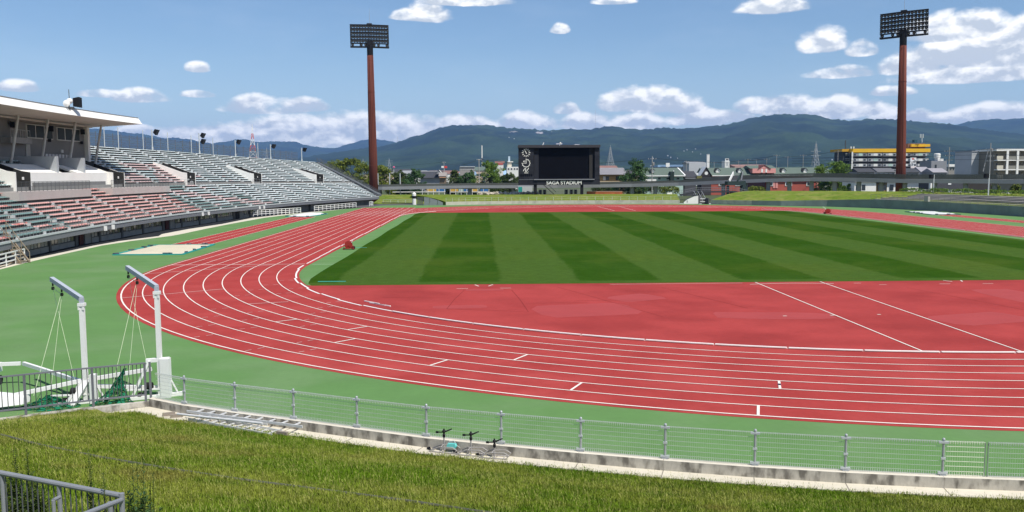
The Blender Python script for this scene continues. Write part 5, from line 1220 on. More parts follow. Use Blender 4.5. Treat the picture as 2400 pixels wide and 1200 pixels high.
def leaf_clump(mb, c, r, n, size, rg, flat=0.7):
    for _ in range(n):
        v = Vector((rg.gauss(0, 1), rg.gauss(0, 1), rg.gauss(0, 1))); v.normalize(); v *= r * rg.random() ** 0.35; v.z *= flat; p = c + v
        a = Vector((rg.gauss(0, 1), rg.gauss(0, 1), rg.gauss(0, 0.6))).normalized(); nn = (v.normalized() + Vector((0, 0, 0.7)) + Vector((rg.gauss(0, .5), rg.gauss(0, .5), rg.gauss(0, .5)))).normalized()
        x = a.cross(nn)
        if x.length < 1e-3: continue
        x.normalize(); y = nn.cross(x); s = size * rg.uniform(0.6, 1.3)
        mb.poly([p - x * s * .5, p - y * s * .28, p + x * s * .5, p + y * s * .28])
def tree(base, h, w, kind, label, seed, depth=None, trunk=0.22, size=0.45, dens=1.9, group='trees beyond the far bend', cat='tree', name='tree', zlow=0.28):
    rg = random.Random(seed); t = thing(name, label, cat, tuple(base), 0, group); depth = depth or w
    mb = MB(); tr_ = max(0.12, h * 0.03); top = Vector((rg.uniform(-.3, .3), rg.uniform(-.3, .3), h * 0.62)); mb.tube((0, 0, -0.3), top * 0.5, tr_, 8, tr_ * 0.8); mb.tube(top * 0.5, top, tr_ * 0.8, 8, tr_ * 0.35)
    cl = []; nb = int(9 + w * 1.2)
    for i in range(nb):
        a = rg.random() * 6.283; k = (i + 0.5) / nb; z = h * (zlow + (0.97 - zlow) * k); e = max(0.12, (1 - ((k - 0.40) / 0.66) ** 2)) ** 0.5
        rr = rg.uniform(0.45, 0.9) * e; c = Vector((math.cos(a) * rr * w / 2, math.sin(a) * rr * depth / 2, z - h * 0.05)); r = h * rg.uniform(0.10, 0.17) * (0.75 + 0.5 * e); cl.append((c, r))
        s_ = top * rg.uniform(0.35, 0.95); mb.tube(s_, s_.lerp(c, 0.9), tr_ * 0.28, 5, tr_ * 0.08)
    cl.append((Vector((top.x, top.y, h * 0.9)), h * 0.12)); cl.append((Vector((0, 0, h * 0.6)), w * 0.3))
    mb.build('trunk', bark, t)
    lb = MB()
    for c, r in cl:
        leaf_clump(lb, c, r, int(70 * dens), size, rg)
        for _ in range(4): v = Vector((rg.gauss(0, 1), rg.gauss(0, 1), rg.gauss(0.2, 0.7))).normalized() * r; leaf_clump(lb, c + v, r * 0.5, int(24 * dens), size * 0.9, rg)
    lb.build('crown', LF[kind], t); return t
def shrub(base, rx, ry, h, kind, label, seed, group=None, n=500, size=0.22, name='hedge', cat='hedge', rz=0.0):
    rg = random.Random(seed); t = thing(name, label, cat, tuple(base), rz, group); lb = MB()
    for _ in range(n):
        x, y = rg.uniform(-1, 1), rg.uniform(-1, 1); z = h * (1 - 0.25 * max(abs(x), abs(y)) ** 4) * rg.random() ** 0.4
        leaf_clump(lb, Vector((x * rx, y * ry, z)), size * 0.8, 3, size, rg)
    lb.build('foliage', LF[kind], t)
    mb = MB()
    for i in range(7): x = rx * (-0.85 + 1.7 * i / 6); mb.tube((x, 0, -0.2), (x + 0.05, 0.03, h * 0.7), 0.03, 5, 0.012)
    mb.build('stem', bark, t); return t
# hedge blocks on top of the right terrace
for i in range(6, len(WQ) - 3):
    a, b = Vector(WQ[i + 1][:2]), Vector(WQ[i + 2][:2]); n_ = nrm(WQ, i + 1); c = (a + b) / 2 + n_ * 9.4; d = b - a
    if i + 2 < 8: continue
    shrub((c.x, c.y, 3.0), d.length * 0.48, 0.9, 1.0, 'fresh', '%s clipped hedge from the left in the row along the right terrace' % ['leftmost', 'second', 'third', 'fourth', 'fifth', 'sixth', 'seventh', 'eighth', 'ninth', 'tenth', 'eleventh'][i - 6], 40 + i, 'clipped hedges along the right terrace', 260, 0.25, rz=math.atan2(d.y, d.x))
for k, (px, lab) in enumerate(((2187, 'pale pole with a black loudspeaker on the right terrace, the left one'), (2316, 'pale pole with a black loudspeaker on the right terrace, the right one'))):
    b = at(px, 460, 104 - 16 * k); b.z = 3.0; t = thing('terrace_pole', lab, 'speaker pole', tuple(b), 0, 'speaker poles on the right terrace'); hh = at(px, 409 - 2 * k, 104 - 16 * k).z - 3.0
    MB().tube((0, 0, 0), (0, 0, hh), 0.11, 10).build('pole', galv_l, t); MB().box((-0.55, -0.1, hh - 0.4), (0.7, 0.6, 0.8), 0.3).build('loudspeaker', black, t); MB().bar((-0.3, 0, hh - 0.1), (0.1, 0, hh - 0.1), 0.12).build('bracket', white_p, t)

# ---------------------------------------------------------------- scoreboard
SB = thing('scoreboard', 'black scoreboard with clock marks and white stadium lettering', 'scoreboard', (-2.8, 162, 1.7)); Y0 = 162.0
def sp(px, py, y=0.0): q = at(px, py, Y0); return Vector((q.x, Y0 + y, q.z))
def sbox(x0, y0, x1, y1, yf, yb, name, mat, parent=None):
    a, b = sp(x0, y0), sp(x1, y1); return MB().box(((a.x + b.x) / 2, Y0 + (yf + yb) / 2, (a.z + b.z) / 2), (abs(b.x - a.x), yb - yf, abs(a.z - b.z))).build(name, mat, parent or SB, world=True)
cpan = [dark_p, M('charcoal_panel_b', (0.030, 0.031, 0.039), 0.75, 0.15, 0.5, spec=0.1), M('charcoal_panel_c', (0.022, 0.023, 0.030), 0.75, 0.15, 0.5, spec=0.1)]
sbox(1215.7, 346.2, 1250.8, 420.8, 0.06, 2.4, 'clock_back', screen_m); sbox(1394.2, 346.2, 1405.3, 420.8, 0.06, 2.4, 'side_back', screen_m)
for r_ in range(8):
    y0, y1 = 346 + 75 * r_ / 8, 346 + 75 * (r_ + 1) / 8
    for c_ in range(3): sbox(1215.5 + 35.5 * c_ / 3 + 0.12, y0 + 0.12, 1215.5 + 35.5 * (c_ + 1) / 3 - 0.12, y1 - 0.12, 0.0, 0.055, 'panel', cpan[(r_ * 2 + c_) % 3])
    sbox(1394, y0 + 0.12, 1405.5, y1 - 0.12, 0.0, 0.055, 'panel', cpan[r_ % 3])
sbox(1214.5, 340, 1406.5, 345.7, -0.5, 2.4, 'top_beam', M('beam_dark', (0.05, 0.048, 0.055), 0.6)); sbox(1215.5, 421.3, 1406, 432.5, -0.06, 2.4, 'sign_beam', screen_m)
for c_ in range(9): sbox(1215.5 + 190.5 * c_ / 9 + 0.1, 421.3, 1215.5 + 190.5 * (c_ + 1) / 9 - 0.1, 432.4, -0.12, -0.061, 'panel', cpan[(c_ * 2) % 3])
sbox(1251.3, 345.9, 1393.7, 421, 0.9, 2.4, 'screen_back', M('bezel', (0.016, 0.017, 0.02), 0.6)); sbox(1263, 347, 1381, 419, 0.6, 0.85, 'screen', screen_m); sbox(1251.5, 362, 1262.7, 421, 0.35, 0.88, 'louvre', dark_p); sbox(1381.5, 363, 1389, 418, 0.35, 0.88, 'louvre', M('louvre_brown', (0.035, 0.033, 0.032), 0.6))
sbox(1251, 419.8, 1393, 421.2, -0.45, 0.85, 'ledge', M('ledge_grey', (0.22, 0.225, 0.25), 0.6)); sbox(1216, 420.8, 1250, 421.5, -0.25, 0.5, 'ledge', MATS['ledge_grey'])
for a in (1215.7, 1227, 1239): 
    for y in (352, 362, 372, 382, 392, 402, 412): pass
mark = M('mark_white', (0.80, 0.79, 0.75), 0.6, 0.04)
def disc(px, py, rpx): return sp(px, py), rpx / FPX * (Y0 - CAM.y)
c, r = disc(1233, 358, 10)
mb = MB()
for i in range(12):
    a = i * math.pi / 6; u = Vector((math.sin(a), 0, math.cos(a))); k0 = 0.64 if i % 3 else 0.60
    mb.bar(c + u * r * k0 + Vector((0, -0.06, 0)), c + u * r * 1.0 + Vector((0, -0.06, 0)), 0.16, 0.08, up=(0, 1, 0))
a = -0.5; u = Vector((math.sin(a), 0, math.cos(a))); mb.bar(c - u * r * 0.3 + Vector((0, -0.08, 0)), c + u * r * 0.88 + Vector((0, -0.08, 0)), 0.17, 0.06, up=(0, 1, 0)); mb.build('clock_marks', mark, SB, world=True)
c, r = disc(1233, 382.5, 9.6); mb = MB()
for i in range(60):                                        # the ring runs from twelve round to nine o'clock
    a0_, a1_ = i * 1.5 * math.pi / 60, (i + 1) * 1.5 * math.pi / 60; f = lambda a, k: c + Vector((math.sin(a) * r * k, -0.05, math.cos(a) * r * k))
    mb.raw([f(a0_, 0.84), f(a1_, 0.84), f(a1_, 0.97), f(a0_, 0.97)], [(0, 1, 2, 3)])
for i in range(10): a = i * math.pi / 6; u = Vector((math.sin(a), 0, math.cos(a))); mb.bar(c + u * r * 0.9 + Vector((0, -0.06, 0)), c + u * r * 1.1 + Vector((0, -0.06, 0)), 0.13, 0.05, up=(0, 1, 0))
mb.bar(c + Vector((0, -0.06, -r * 0.1)), c + Vector((0, -0.06, r * 1.0)), 0.14, 0.05, up=(0, 1, 0)); mb.bar(c + Vector((0, -0.06, 0)), c + Vector((-r * 0.95, -0.06, 0)), 0.10, 0.05, up=(0, 1, 0)); mb.build('timer_marks', mark, SB, world=True)
def text(s, loc, size, rot, mat, name, parent, depth=0.04, align='CENTER'):
    cu = bpy.data.curves.new(name, 'FONT'); cu.body = s; cu.size = size; cu.extrude = depth; cu.align_x = align; cu.align_y = 'CENTER'; cu.offset = 0.018 * size; o = bpy.data.objects.new(name, cu); COL.objects.link(o); o.location = loc; o.rotation_euler = rot
    dg = bpy.context.evaluated_depsgraph_get(); me = bpy.data.meshes.new_from_object(o.evaluated_get(dg)); me.name = name; o2 = bpy.data.objects.new(name, me); COL.objects.link(o2); me.materials.clear(); me.materials.append(mat); o2.location = Vector(loc) - Vector(parent['_loc']); o2.rotation_euler = rot; o2.parent = parent; o2['_loc'] = parent['_loc']; bpy.data.objects.remove(o); bpy.data.curves.remove(cu); return o2
lt = text('SAGA STADIUM', sp(1322, 428.6, -0.16), 1.28, (math.pi / 2, 0, 0), mark, 'lettering', SB, 0.05); 
wd = max(v.co.x for v in lt.data.vertices) - min(v.co.x for v in lt.data.vertices); k = (82.5 / FPX * (Y0 - CAM.y)) / wd
for v in lt.data.vertices: v.co.x *= k * (1.0); v.co.y *= 1.0
cc_ = sp(1228.5, 378.5, -0.07); text('45', cc_, 0.62, (math.pi / 2, 0, 0), mark, 'numeral', SB, 0.03)
c = sp(1233, 399, -0.06); k_ = (Y0 - CAM.y) / FPX; P = lambda x, y: c + Vector((x * k_, 0, -y * k_)); mb = MB()
sq = [P(-6.5, 2), P(-5, -1), P(-3, -4), P(-1, -4.2), P(-0.5, -2), P(-1.5, 1), P(-1.2, 3.5), P(0.5, 3), P(3, -0.5), P(6.3, -5.5)]
for a, b in zip(sq[:-1], sq[1:]): mb.bar(a, b, 0.17, 0.05, up=(0, 1, 0))
mb.bar(P(4.2, 2.6), P(5, 3.4), 0.12, 0.05, up=(0, 1, 0)); mb.bar(P(-4.5, 6.2), P(5, 6.2), 0.14, 0.05, up=(0, 1, 0)); mb.build('emblem', mark, SB, world=True)
for i in range(6): sbox(1219.5 + i * 4.9, 408, 1223 + i * 4.9, 413.5, -0.04, 0.0, 'vent', screen_m)
for x0, x1 in ((1251.5, 1258.5), (1361.5, 1367.5)): sbox(x0, 432.5, x1, 456.5, 0.2, 1.6, 'leg', M('leg_black', (0.014, 0.014, 0.016), 0.6))
mb = MB(); a, b = sp(1274, 433, 0.2), sp(1299, 456, 0.2); mb.bar(a, b, 0.5, 0.15); mb.bar(sp(1285, 433, 0.3), sp(1303, 450, 0.3), 0.1); mb.build('stair', MATS['leg_black'], SB, world=True)
for x in (1267, 1277, 1328, 1340, 1350): 
    b_ = sp(x, 451, 1.2); t = thing('air_unit', {1267: 'grey air conditioner at the left foot of the scoreboard', 1277: 'second grey air conditioner from the left under the scoreboard', 1328: 'grey air conditioner in the middle under the scoreboard', 1340: 'grey air conditioner right of centre under the scoreboard', 1350: 'grey air conditioner at the right foot of the scoreboard'}[x], 'air conditioner', (b_.x, b_.y, 1.68), 0, 'air conditioners under the scoreboard'); MB().box((0, 0, 0.65), (0.9, 0.4, 1.3)).build('casing', M('unit_grey', (0.12, 0.12, 0.12), 0.6), t)
    for z in (0.35, 0.95): MB().lathe((0, -0.21, z), [(0.05, -0.01), (0.25, -0.01), (0.25, 0.01), (0.05, 0.01)], 14, 'Y').build('fan', black, t)
MB().tube(sp(1311, 341, -0.5), sp(1313, 337.5, -0.5), 0.07, 6).lathe(sp(1313, 335.8, -0.5), [(0.05, -0.2), (0.2, -0.1), (0.2, 0.15), (0.05, 0.25)], 10).build('camera', white_p, SB, world=True)
MB().tube(sp(1272, 340.5, 0.5), sp(1275, 334, 0.5), 0.12, 6).build('aerial', white_p, SB, world=True)

# ---------------------------------------------------------------- raised walkway
deck = thing('raised_walkway', 'long grey raised walkway on concrete piers behind the far bank', 'walkway', (0, 175, 3)); gird = M('girder_grey', (0.25, 0.255, 0.275), 0.7, 0.08, 0.3); dirt = M('deck_dark', (0.10, 0.105, 0.10), 0.8, 0.15, 0.4)
DP = [(-90, 192, 2.75, 3.60), (-51, 178.5, 2.85, 3.7), (-26.6, 178, 3.2, 3.98), (-2, 176.5, 3.15, 4.0), (18, 172, 3.42, 4.3), (30, 167, 3.75, 4.65), (40, 160.5, 4.35, 5.25), (50, 154.5, 4.8, 5.7), (59, 148.5, 5.05, 5.95), (68, 141.5, 4.95, 5.85), (76, 134.5, 4.7, 5.6), (86, 126, 4.65, 5.55), (95, 118.5, 4.62, 5.52), (112, 103, 4.6, 5.5), (130, 84, 4.6, 5.5)]
for i in range(len(DP) - 1):
    a, b = DP[i], DP[i + 1]; na, nb = nrm(DP, i), nrm(DP, i + 1)
    wv = 4.0; A = Vector(a[:2]); B = Vector(b[:2]); A2, B2 = A + na * wv, B + nb * wv
    vs = [(A.x, A.y, a[2]), (B.x, B.y, b[2]), (B2.x, B2.y, b[2]), (A2.x, A2.y, a[2]), (A.x, A.y, a[3]), (B.x, B.y, b[3]), (B2.x, B2.y, b[3]), (A2.x, A2.y, a[3])]
    MB().raw(vs, [(3, 2, 1, 0), (4, 5, 6, 7), (0, 1, 5, 4), (1, 2, 6, 5), (2, 3, 7, 6), (3, 0, 4, 7)]).build('girder', gird, deck, world=True)
    e = 0.004
    zt0, zt1 = a[3] + (0.55 if a[0] < 35 else 1.05), b[3] + (0.55 if b[0] < 35 else 1.05)
    k = max(2, int((B - A).length / 1.5))
    for off_ in (0.1, wv - 0.1):
        mb = MB()
        P = [A.lerp(B, j / k) + na.lerp(nb, j / k) * off_ for j in range(k + 1)]; Z = [a[3] + (b[3] - a[3]) * j / k for j in range(k + 1)]; ZT = [zt0 + (zt1 - zt0) * j / k for j in range(k + 1)]
        for j in range(k):
            for f in (0.1, 0.25, 0.4, 0.55, 0.7, 0.85, 1.0):
                mb.bar((P[j].x, P[j].y, Z[j] + (ZT[j] - Z[j]) * f), (P[j + 1].x, P[j + 1].y, Z[j + 1] + (ZT[j + 1] - Z[j + 1]) * f), 0.09 if a[0] < 35 else 0.12)
            mb.bar((P[j].x, P[j].y, Z[j]), (P[j].x, P[j].y, ZT[j]), 0.08)
            for q in (0.2, 0.4, 0.6, 0.8):
                pp = P[j].lerp(P[j + 1], q); z0 = Z[j] + (Z[j + 1] - Z[j]) * q; z1 = ZT[j] + (ZT[j + 1] - ZT[j]) * q; mb.bar((pp.x, pp.y, z0), (pp.x, pp.y, z1), 0.05)
        mb.build('railing', dirt, deck, world=True)
    
    if i % 2 == 0 or a[0] > 30:
        for f in (0.0, 0.5):
            p = A.lerp(B, f) + na * 1.6; z = a[2] + (b[2] - a[2]) * f; MB().tube((p.x, p.y, 0.0), (p.x, p.y, z), 0.55, 14).build('pier', gird, deck, world=True)
# gate pillar, gate leaves and ramp wall left of the bank
gp_ = G(971, 480); t = thing('gate_pillar', 'white round pillar with a black band beside the far gate', 'pillar', tuple(gp_)); z1 = at(971, 452, gp_.y).z
MB().lathe((0, 0, 0), [(0.45, 0), (0.45, z1 * 0.52)], 16).build('base', white_p, t, smooth=False); MB().lathe((0, 0, 0), [(0.46, z1 * 0.52), (0.46, z1 * 0.75)], 16).build('band', black, t); MB().lathe((0, 0, 0), [(0.45, z1 * 0.75), (0.45, z1 * 0.92), (0.3, z1), (0.05, z1 * 1.05)], 16).build('cap', white_p, t)
t = thing('gate_leaf', 'grey metal gate leaves and sloping ramp wall at the far left corner', 'gate', tuple(G(1000, 482))); gz = lambda px, py: at(px, py, 134.8)
for x0, x1, ya, yb in ((994, 1006.5, 462, 463), (1007.5, 1025, 464, 469), (1026, 1038, 469, 475)):
    a, b = gz(x0, 481), gz(x1, 481); za, zb = gz(x0, ya).z, gz(x1, yb).z; MB().prism([(a.x, 134.8, -0.02), (b.x, 134.8, -0.02), (b.x, 134.8, zb), (a.x, 134.8, za)], (0, 0.2, 0)).build('gate_panel', M('gate_grey', (0.20, 0.22, 0.225), 0.7), t, world=True)
for i in range(6): p = gz(979 + i * 2.4, 480); MB().bar((p.x, 134.9, 0), (p.x, 134.9, gz(979, 462).z), 0.16).build('gate_bar', dgrey, t, world=True)
t = thing('low_rail', 'pale rail on a dark kerb beside the far gate', 'rail', tuple(G(930, 476))); a, b = at(898, 468, 150), at(968, 469, 147)
MB().bar((a.x, a.y, 0.9), (b.x, b.y, 0.9), 0.08).build('rail', galv_l, t, world=True); MB().bar((a.x, a.y, 0.5), (b.x, b.y, 0.5), 0.05).build('rail', galv_l, t, world=True); MB().bar((a.x, a.y - 2, 0.05), (b.x, b.y - 2, 0.05), 0.5, 0.5).build('kerb', dgrey, t, world=True)
for i in range(5): p = a.lerp(b, i / 4); MB().bar((p.x, p.y, 0), (p.x, p.y, 0.95), 0.08).build('post', galv_l, t, world=True)
mb = MB(); A = [at(890, 462, 150), at(972, 462, 147)]; mb.raw([(-50, 146, 0.0), (-30, 143, 0.0), (-30, 160, 0.9), (-50, 163, 0.9), (-30, 176, 1.5), (-52, 178, 1.5)], [(0, 1, 2, 3), (3, 2, 4, 5)]); struct(mb.build('embankment', bankm))
# white angled cheek wall, sunken stair and dark footbridge
t = thing('stair_cheek_wall', 'bright white angled wall at the sunken stair in the far bank', 'wall', tuple(G(1620, 478))); Yc = 136.2
q = [at(1603, 479, Yc), at(1603, 473.5, Yc), at(1611, 467, Yc), at(1627, 460, Yc), at(1636.5, 458.5, Yc), at(1636.5, 479, Yc)]; q[0].z = q[-1].z = -0.02
MB().prism([tuple(p) for p in q], (0, 0.35, 0)).build('wall', white_w, t, world=True); MB().box(((q[0].x + q[2].x) / 2 + 0.35, Yc - 0.02, 0.55), (0.12, 0.05, 0.5)).build('notice', black, t, world=True)
MB().prism([tuple(p + Vector((0, -0.03, 0.0))) for p in (q[1], q[2], q[3], q[4])] + [tuple(p + Vector((0, -0.03, 0.14))) for p in (q[4], q[3], q[2], q[1])], (0, 0.42, 0)).build('coping', dgrey, t, world=True)
t = thing('sunken_stair', 'dark stair with steel rails cut into the far bank', 'stair', (29, 138, 0)); sx0, sx1 = q[-1].x + 0.1, 30.2
for i in range(9): MB().box(((sx0 + sx1) / 2, 137.2 + i * 0.55, 0.12 + i * 0.21), (sx1 - sx0 - 0.3, 0.6, 0.22)).build('step', M('stair_step', (0.12, 0.12, 0.115), 0.85), t, world=True)
MB().box((sx1 + 0.0, 138.5, 0.5), (0.3, 6, 1.6)).box((sx0 + 0.1, 139.3, 0.9), (0.25, 5.5, 2.2)).build('side_wall', M('stair_wall', (0.09, 0.09, 0.095), 0.85), t, world=True)
for f in (0.08, 0.5, 0.92):
    x = sx0 + (sx1 - sx0) * f; MB().bar((x, 137, 0.9), (x, 142, 2.9), 0.07).bar((x, 137, 0), (x, 137, 0.95), 0.07).bar((x, 142, 1.9), (x, 142, 2.9), 0.07).build('handrail', galv, t, world=True)
for z in (0.5, 1.15): MB().box(((sx0 + sx1) / 2, 136.9, z), (sx1 - sx0 - 1.0, 0.05, 0.16)).build('barrier_board', white_p, t, world=True)
t = thing('footbridge', 'dark railed footbridge crossing above the sunken stair', 'footbridge', (33, 143, 2.5)); fb = M('bridge_dark', (0.05, 0.052, 0.055), 0.7); Yb = 143.0
a, b, c_, d_ = at(1630, 450, Yb), at(1720, 449, Yb), at(1752, 456, Yb), at(1595, 457, Yb)
for p, r_ in ((d_, a), (a, b), (b, c_)):
    MB().bar(p, r_, 2.2, 0.35).build('deck', fb, t, world=True)
    for s_ in (-1.05, 1.05):
        mb = MB()
        for z in (0.55, 1.05): mb.bar(p + Vector((0, s_, z)), r_ + Vector((0, s_, z)), 0.06)
        n_ = max(2, int((r_ - p).length / 0.9))
        for i in range(n_ + 1): pp = p.lerp(r_, i / n_) + Vector((0, s_, 0)); mb.bar(pp, pp + Vector((0, 0, 1.05)), 0.05)
        mb.build('railing', mgrey, t, world=True)
for px in (1640, 1715): p = at(px, 450, Yb); MB().box((p.x, Yb, p.z / 2), (0.6, 1.6, p.z)).build('pier', fb, t, world=True)
# covered stair leading up to the walkway
t = thing('stair_tower', 'dark green stair flight with white stringers joining the raised walkway', 'stair', (45, 148, 3)); Ys = 149.0; dgm = M('dark_green_metal', (0.035, 0.055, 0.052), 0.6)
a, b = at(1702, 425, Ys), at(1741, 434, Ys); MB().box(((a.x + b.x) / 2, Ys, (a.z + b.z) / 2), (b.x - a.x, 2.6, a.z - b.z)).build('landing', dgm, t, world=True)
for x0, x1, m_ in ((1709, 1719, white_p), (1728, 1738, dgm), (1737, 1741, mgrey)):
    p, r_ = at(x0, 425, Ys - 0.4), at(x1, 405, Ys + 3.0); MB().bar(p, r_, 0.18, 0.75).build('stringer', m_, t, world=True)
for i in range(8): p = at(1714, 424, Ys).lerp(at(1724, 406, Ys + 3), i / 7); r_ = at(1728, 424, Ys).lerp(at(1736, 406, Ys + 3), i / 7); MB().bar(p, r_, 0.3, 0.08).build('step', mgrey, t, world=True)
for px in (1706, 1738): p = at(px, 435, Ys); MB().box((p.x, Ys, p.z / 2), (0.6, 0.6, p.z)).build('pier', dgm, t, world=True)
MB().prism([tuple(at(1741, 424, Ys)), tuple(at(1748, 424, Ys)), tuple(at(1749, 445, Ys)), tuple(at(1745, 447, Ys)), tuple(at(1741, 438, Ys))], (0, 1.5, 0)).build('side_panel', dgm, t, world=True)
# ---------------------------------------------------------------- trees
def tree_at(px, pytop, wpx, Y, kind, label, seed, zb=0.0, **kw):
    k = (Y - CAM.y) / FPX; b = at(px, 440, Y); h = at(px, pytop, Y).z - zb
    return tree(Vector((b.x, Y, zb)), h, wpx * k, kind, label, seed, **kw)
tree_at(830, 369, 118, 215, 'camphor', 'broad sunlit tree left of the red-brown mast, above the stand end', 1, size=0.55, zlow=0.12, dens=2.4)
tree_at(779, 378, 50, 222, 'camphor', 'darker tree half hidden behind the end stair of the stand', 2, size=0.55, zlow=0.12)
tree_at(893, 386, 62, 222, 'camphor', 'yellow-green tree just right of the red-brown mast', 3, size=0.55, zlow=0.12)
tree_at(936, 402, 48, 226, 'dark', 'dark round tree between the mast and the hall roof', 4, size=0.5, zlow=0.1)
tree_at(970, 398, 54, 224, 'green', 'low domed tree in front of the dark hall roof', 5, size=0.5, zlow=0.1)
tree_at(1065, 400, 44, 226, 'dark', 'dark dome-shaped tree right of the small brown house', 6, size=0.5, zlow=0.1)
tree_at(1098, 402, 50, 222, 'green', 'low spreading green tree left of the tall utility pole', 7, size=0.5, zlow=0.1)
tree_at(1148, 377, 60, 218, 'fresh', 'tall fresh green tree right of the utility pole', 8, size=0.5, zlow=0.12, dens=2.2)
tree_at(1200, 406, 46, 214, 'dark', 'dull brownish tree at the left side of the scoreboard', 9, size=0.45, zlow=0.1)
tree_at(1179, 410, 40, 222, 'dark', 'small green tree between the fresh green tree and the scoreboard', 10, size=0.45, zlow=0.1)
tree_at(1486, 374, 56, 192, 'green', 'dense dark tree right of the tiled house beside the scoreboard', 11, size=0.5, zlow=0.16, dens=2.4)
tree_at(1484, 418, 44, 188, 'dark', 'low dark bush under the dense tree', 12, size=0.4, zlow=0.05)
tree_at(1962, 378, 62, 205, 'fresh', 'bright green tree left of the yellow-roofed apartment block', 13, size=0.5, zlow=0.12, dens=2.2)
tree_at(1926, 388, 40, 210, 'fresh', 'small bright tree beside the lattice pylon', 14, size=0.5, zlow=0.12)
tree_at(1985, 432, 40, 190, 'fresh', 'leafy shrub under the raised walkway near the white shop', 15, size=0.4, zlow=0.02)
tree_at(2330, 433, 22, 150, 'camphor', 'yellow-green street tree under the walkway, the left of two', 16, size=0.4, zlow=0.2)
tree_at(2385, 432, 32, 150, 'camphor', 'yellow-green street tree under the walkway at the right edge', 17, size=0.4, zlow=0.2)
for i, (px, w, Y, kind, lab) in enumerate(((1410, 44, 196, 'dark', 'dark shrub row under the walkway right of the scoreboard'), (1455, 46, 194, 'green', 'dark leafy shrubs behind the second walkway pier'), (1530, 60, 192, 'dark', 'overgrown shrubs under the walkway by the utility pole'), (1570, 44, 188, 'camphor', 'scrubby bush under the walkway with a small shed'), (1155, 60, 196, 'dark', 'dark hedge under the walkway left of the scoreboard'), (1772, 40, 176, 'camphor', 'leafy bush under the walkway right of the stair'))):
    k = (Y - CAM.y) / FPX; b = at(px, 450, Y); shrub((b.x, Y, 0.6), w * k / 2, 1.6, at(px, 440, Y).z - 0.2, kind, lab, 60 + i, 'shrubs under the raised walkway', 420, 0.4, name='shrub', cat='shrub')

# ---------------------------------------------------------------- buildings
def colm(n, c, **k): return M(n, c, 0.8, 0.08, 0.3, **k)
cream, offw, lgrey, mgr, dkg = colm('b_cream', (0.62, 0.57, 0.46)), colm('b_offwhite', (0.72, 0.71, 0.67)), colm('b_lightgrey', (0.46, 0.47, 0.48)), colm('b_grey', (0.26, 0.265, 0.28)), colm('b_dark', (0.075, 0.075, 0.082))
roofd, roofg, roofgr, roofred, pinkw, brickr, tan, palegreen, yell, skyb = colm('roof_dark', (0.060, 0.062, 0.070)), colm('roof_tile_grey', (0.30, 0.29, 0.31), ), colm('roof_green_grey', (0.115, 0.15, 0.125)), colm('roof_red', (0.22, 0.125, 0.11)), colm('wall_pink', (0.68, 0.30, 0.27)), colm('wall_brick', (0.38, 0.10, 0.075)), colm('wall_tan', (0.27, 0.20, 0.105)), colm('wall_pale_green', (0.40, 0.52, 0.46)), colm('trim_yellow', (0.72, 0.42, 0.035)), colm('roof_blue', (0.28, 0.42, 0.60))
bglass = M('far_glass', (0.04, 0.05, 0.06), 0.2, 0.2, 0.2, spec=0.5)
class Bld:
    """a building whose front stands at distance Y; coordinates are taken from the view and turned into metres there"""
    def __init__(s, name, label, cat, px, Y, group=None):
        b = at(px, 430, Y); s.Y = Y; s.t = thing(name, label, cat, (b.x, Y, 0), 0, group)
    def P(s, px, py, dy=0.0): q = at(px, py, s.Y); return Vector((q.x, s.Y + dy, q.z))
    def box(s, x0, y0, x1, y1, name, mat, f=0.0, d=8.0, parent=None, ground=False):
        a, b = s.P(x0, y0), s.P(x1, y1); z0 = 0.0 if ground else b.z
        return MB().box(((a.x + b.x) / 2, s.Y + f + d / 2, (a.z + z0) / 2), (abs(b.x - a.x), d, abs(a.z - z0))).build(name, mat, parent or s.t, world=True)
    def gable_x(s, x0, x1, yr, ye, d, mat, name='roof', over=0.0, f=0.0):
        """roof with its ridge along the front"""
        a, b = s.P(x0, ye), s.P(x1, ye); zr = s.P((x0 + x1) / 2, yr).z; z = (a.z + b.z) / 2; y = s.Y + f
        return MB().raw([(a.x, y - over, z), (b.x, y - over, z), (b.x, y + d / 2, zr), (a.x, y + d / 2, zr), (a.x, y + d + over, z), (b.x, y + d + over, z)], [(0, 1, 2, 3), (3, 2, 5, 4), (0, 3, 4), (1, 5, 2)]).build(name, mat, s.t, world=True)
    def gable_y(s, x0, x1, yr, ye, d, mat, wall, name='roof', f=0.0):
        """gable end facing us"""
        a, b = s.P(x0, ye), s.P(x1, ye); m = s.P((x0 + x1) / 2, yr); y = s.Y + f
        MB().prism([(a.x, y, a.z), (b.x, y, b.z), (m.x, y, m.z)], (0, d, 0)).build('gable', wall, s.t, world=True)
        e = 0.25; mb = MB()
        for p, sg in ((a, -1), (b, 1)): mb.raw([(p.x + sg * e, y - e, p.z - e * .4), (m.x, y - e, m.z + 0.12), (m.x, y + d, m.z + 0.12), (p.x + sg * e, y + d, p.z - e * .4)], [(0, 1, 2, 3) if sg < 0 else (3, 2, 1, 0)])
        return mb.build(name, mat, s.t, world=True)
    def windows(s, xs, ys, w, h, f=-0.06, frame=None, glassm=None):
        for y in ys:
            for x in xs:
                fr = s.box(x - w / 2, y - h / 2, x + w / 2, y + h / 2, 'window', frame or offw, f, 0.05); s.box(x - w / 2 + 0.35, y - h / 2 + 0.35, x + w / 2 - 0.35, y + h / 2 - 0.35, 'pane', glassm or bglass, f - 0.03, 0.02, fr)
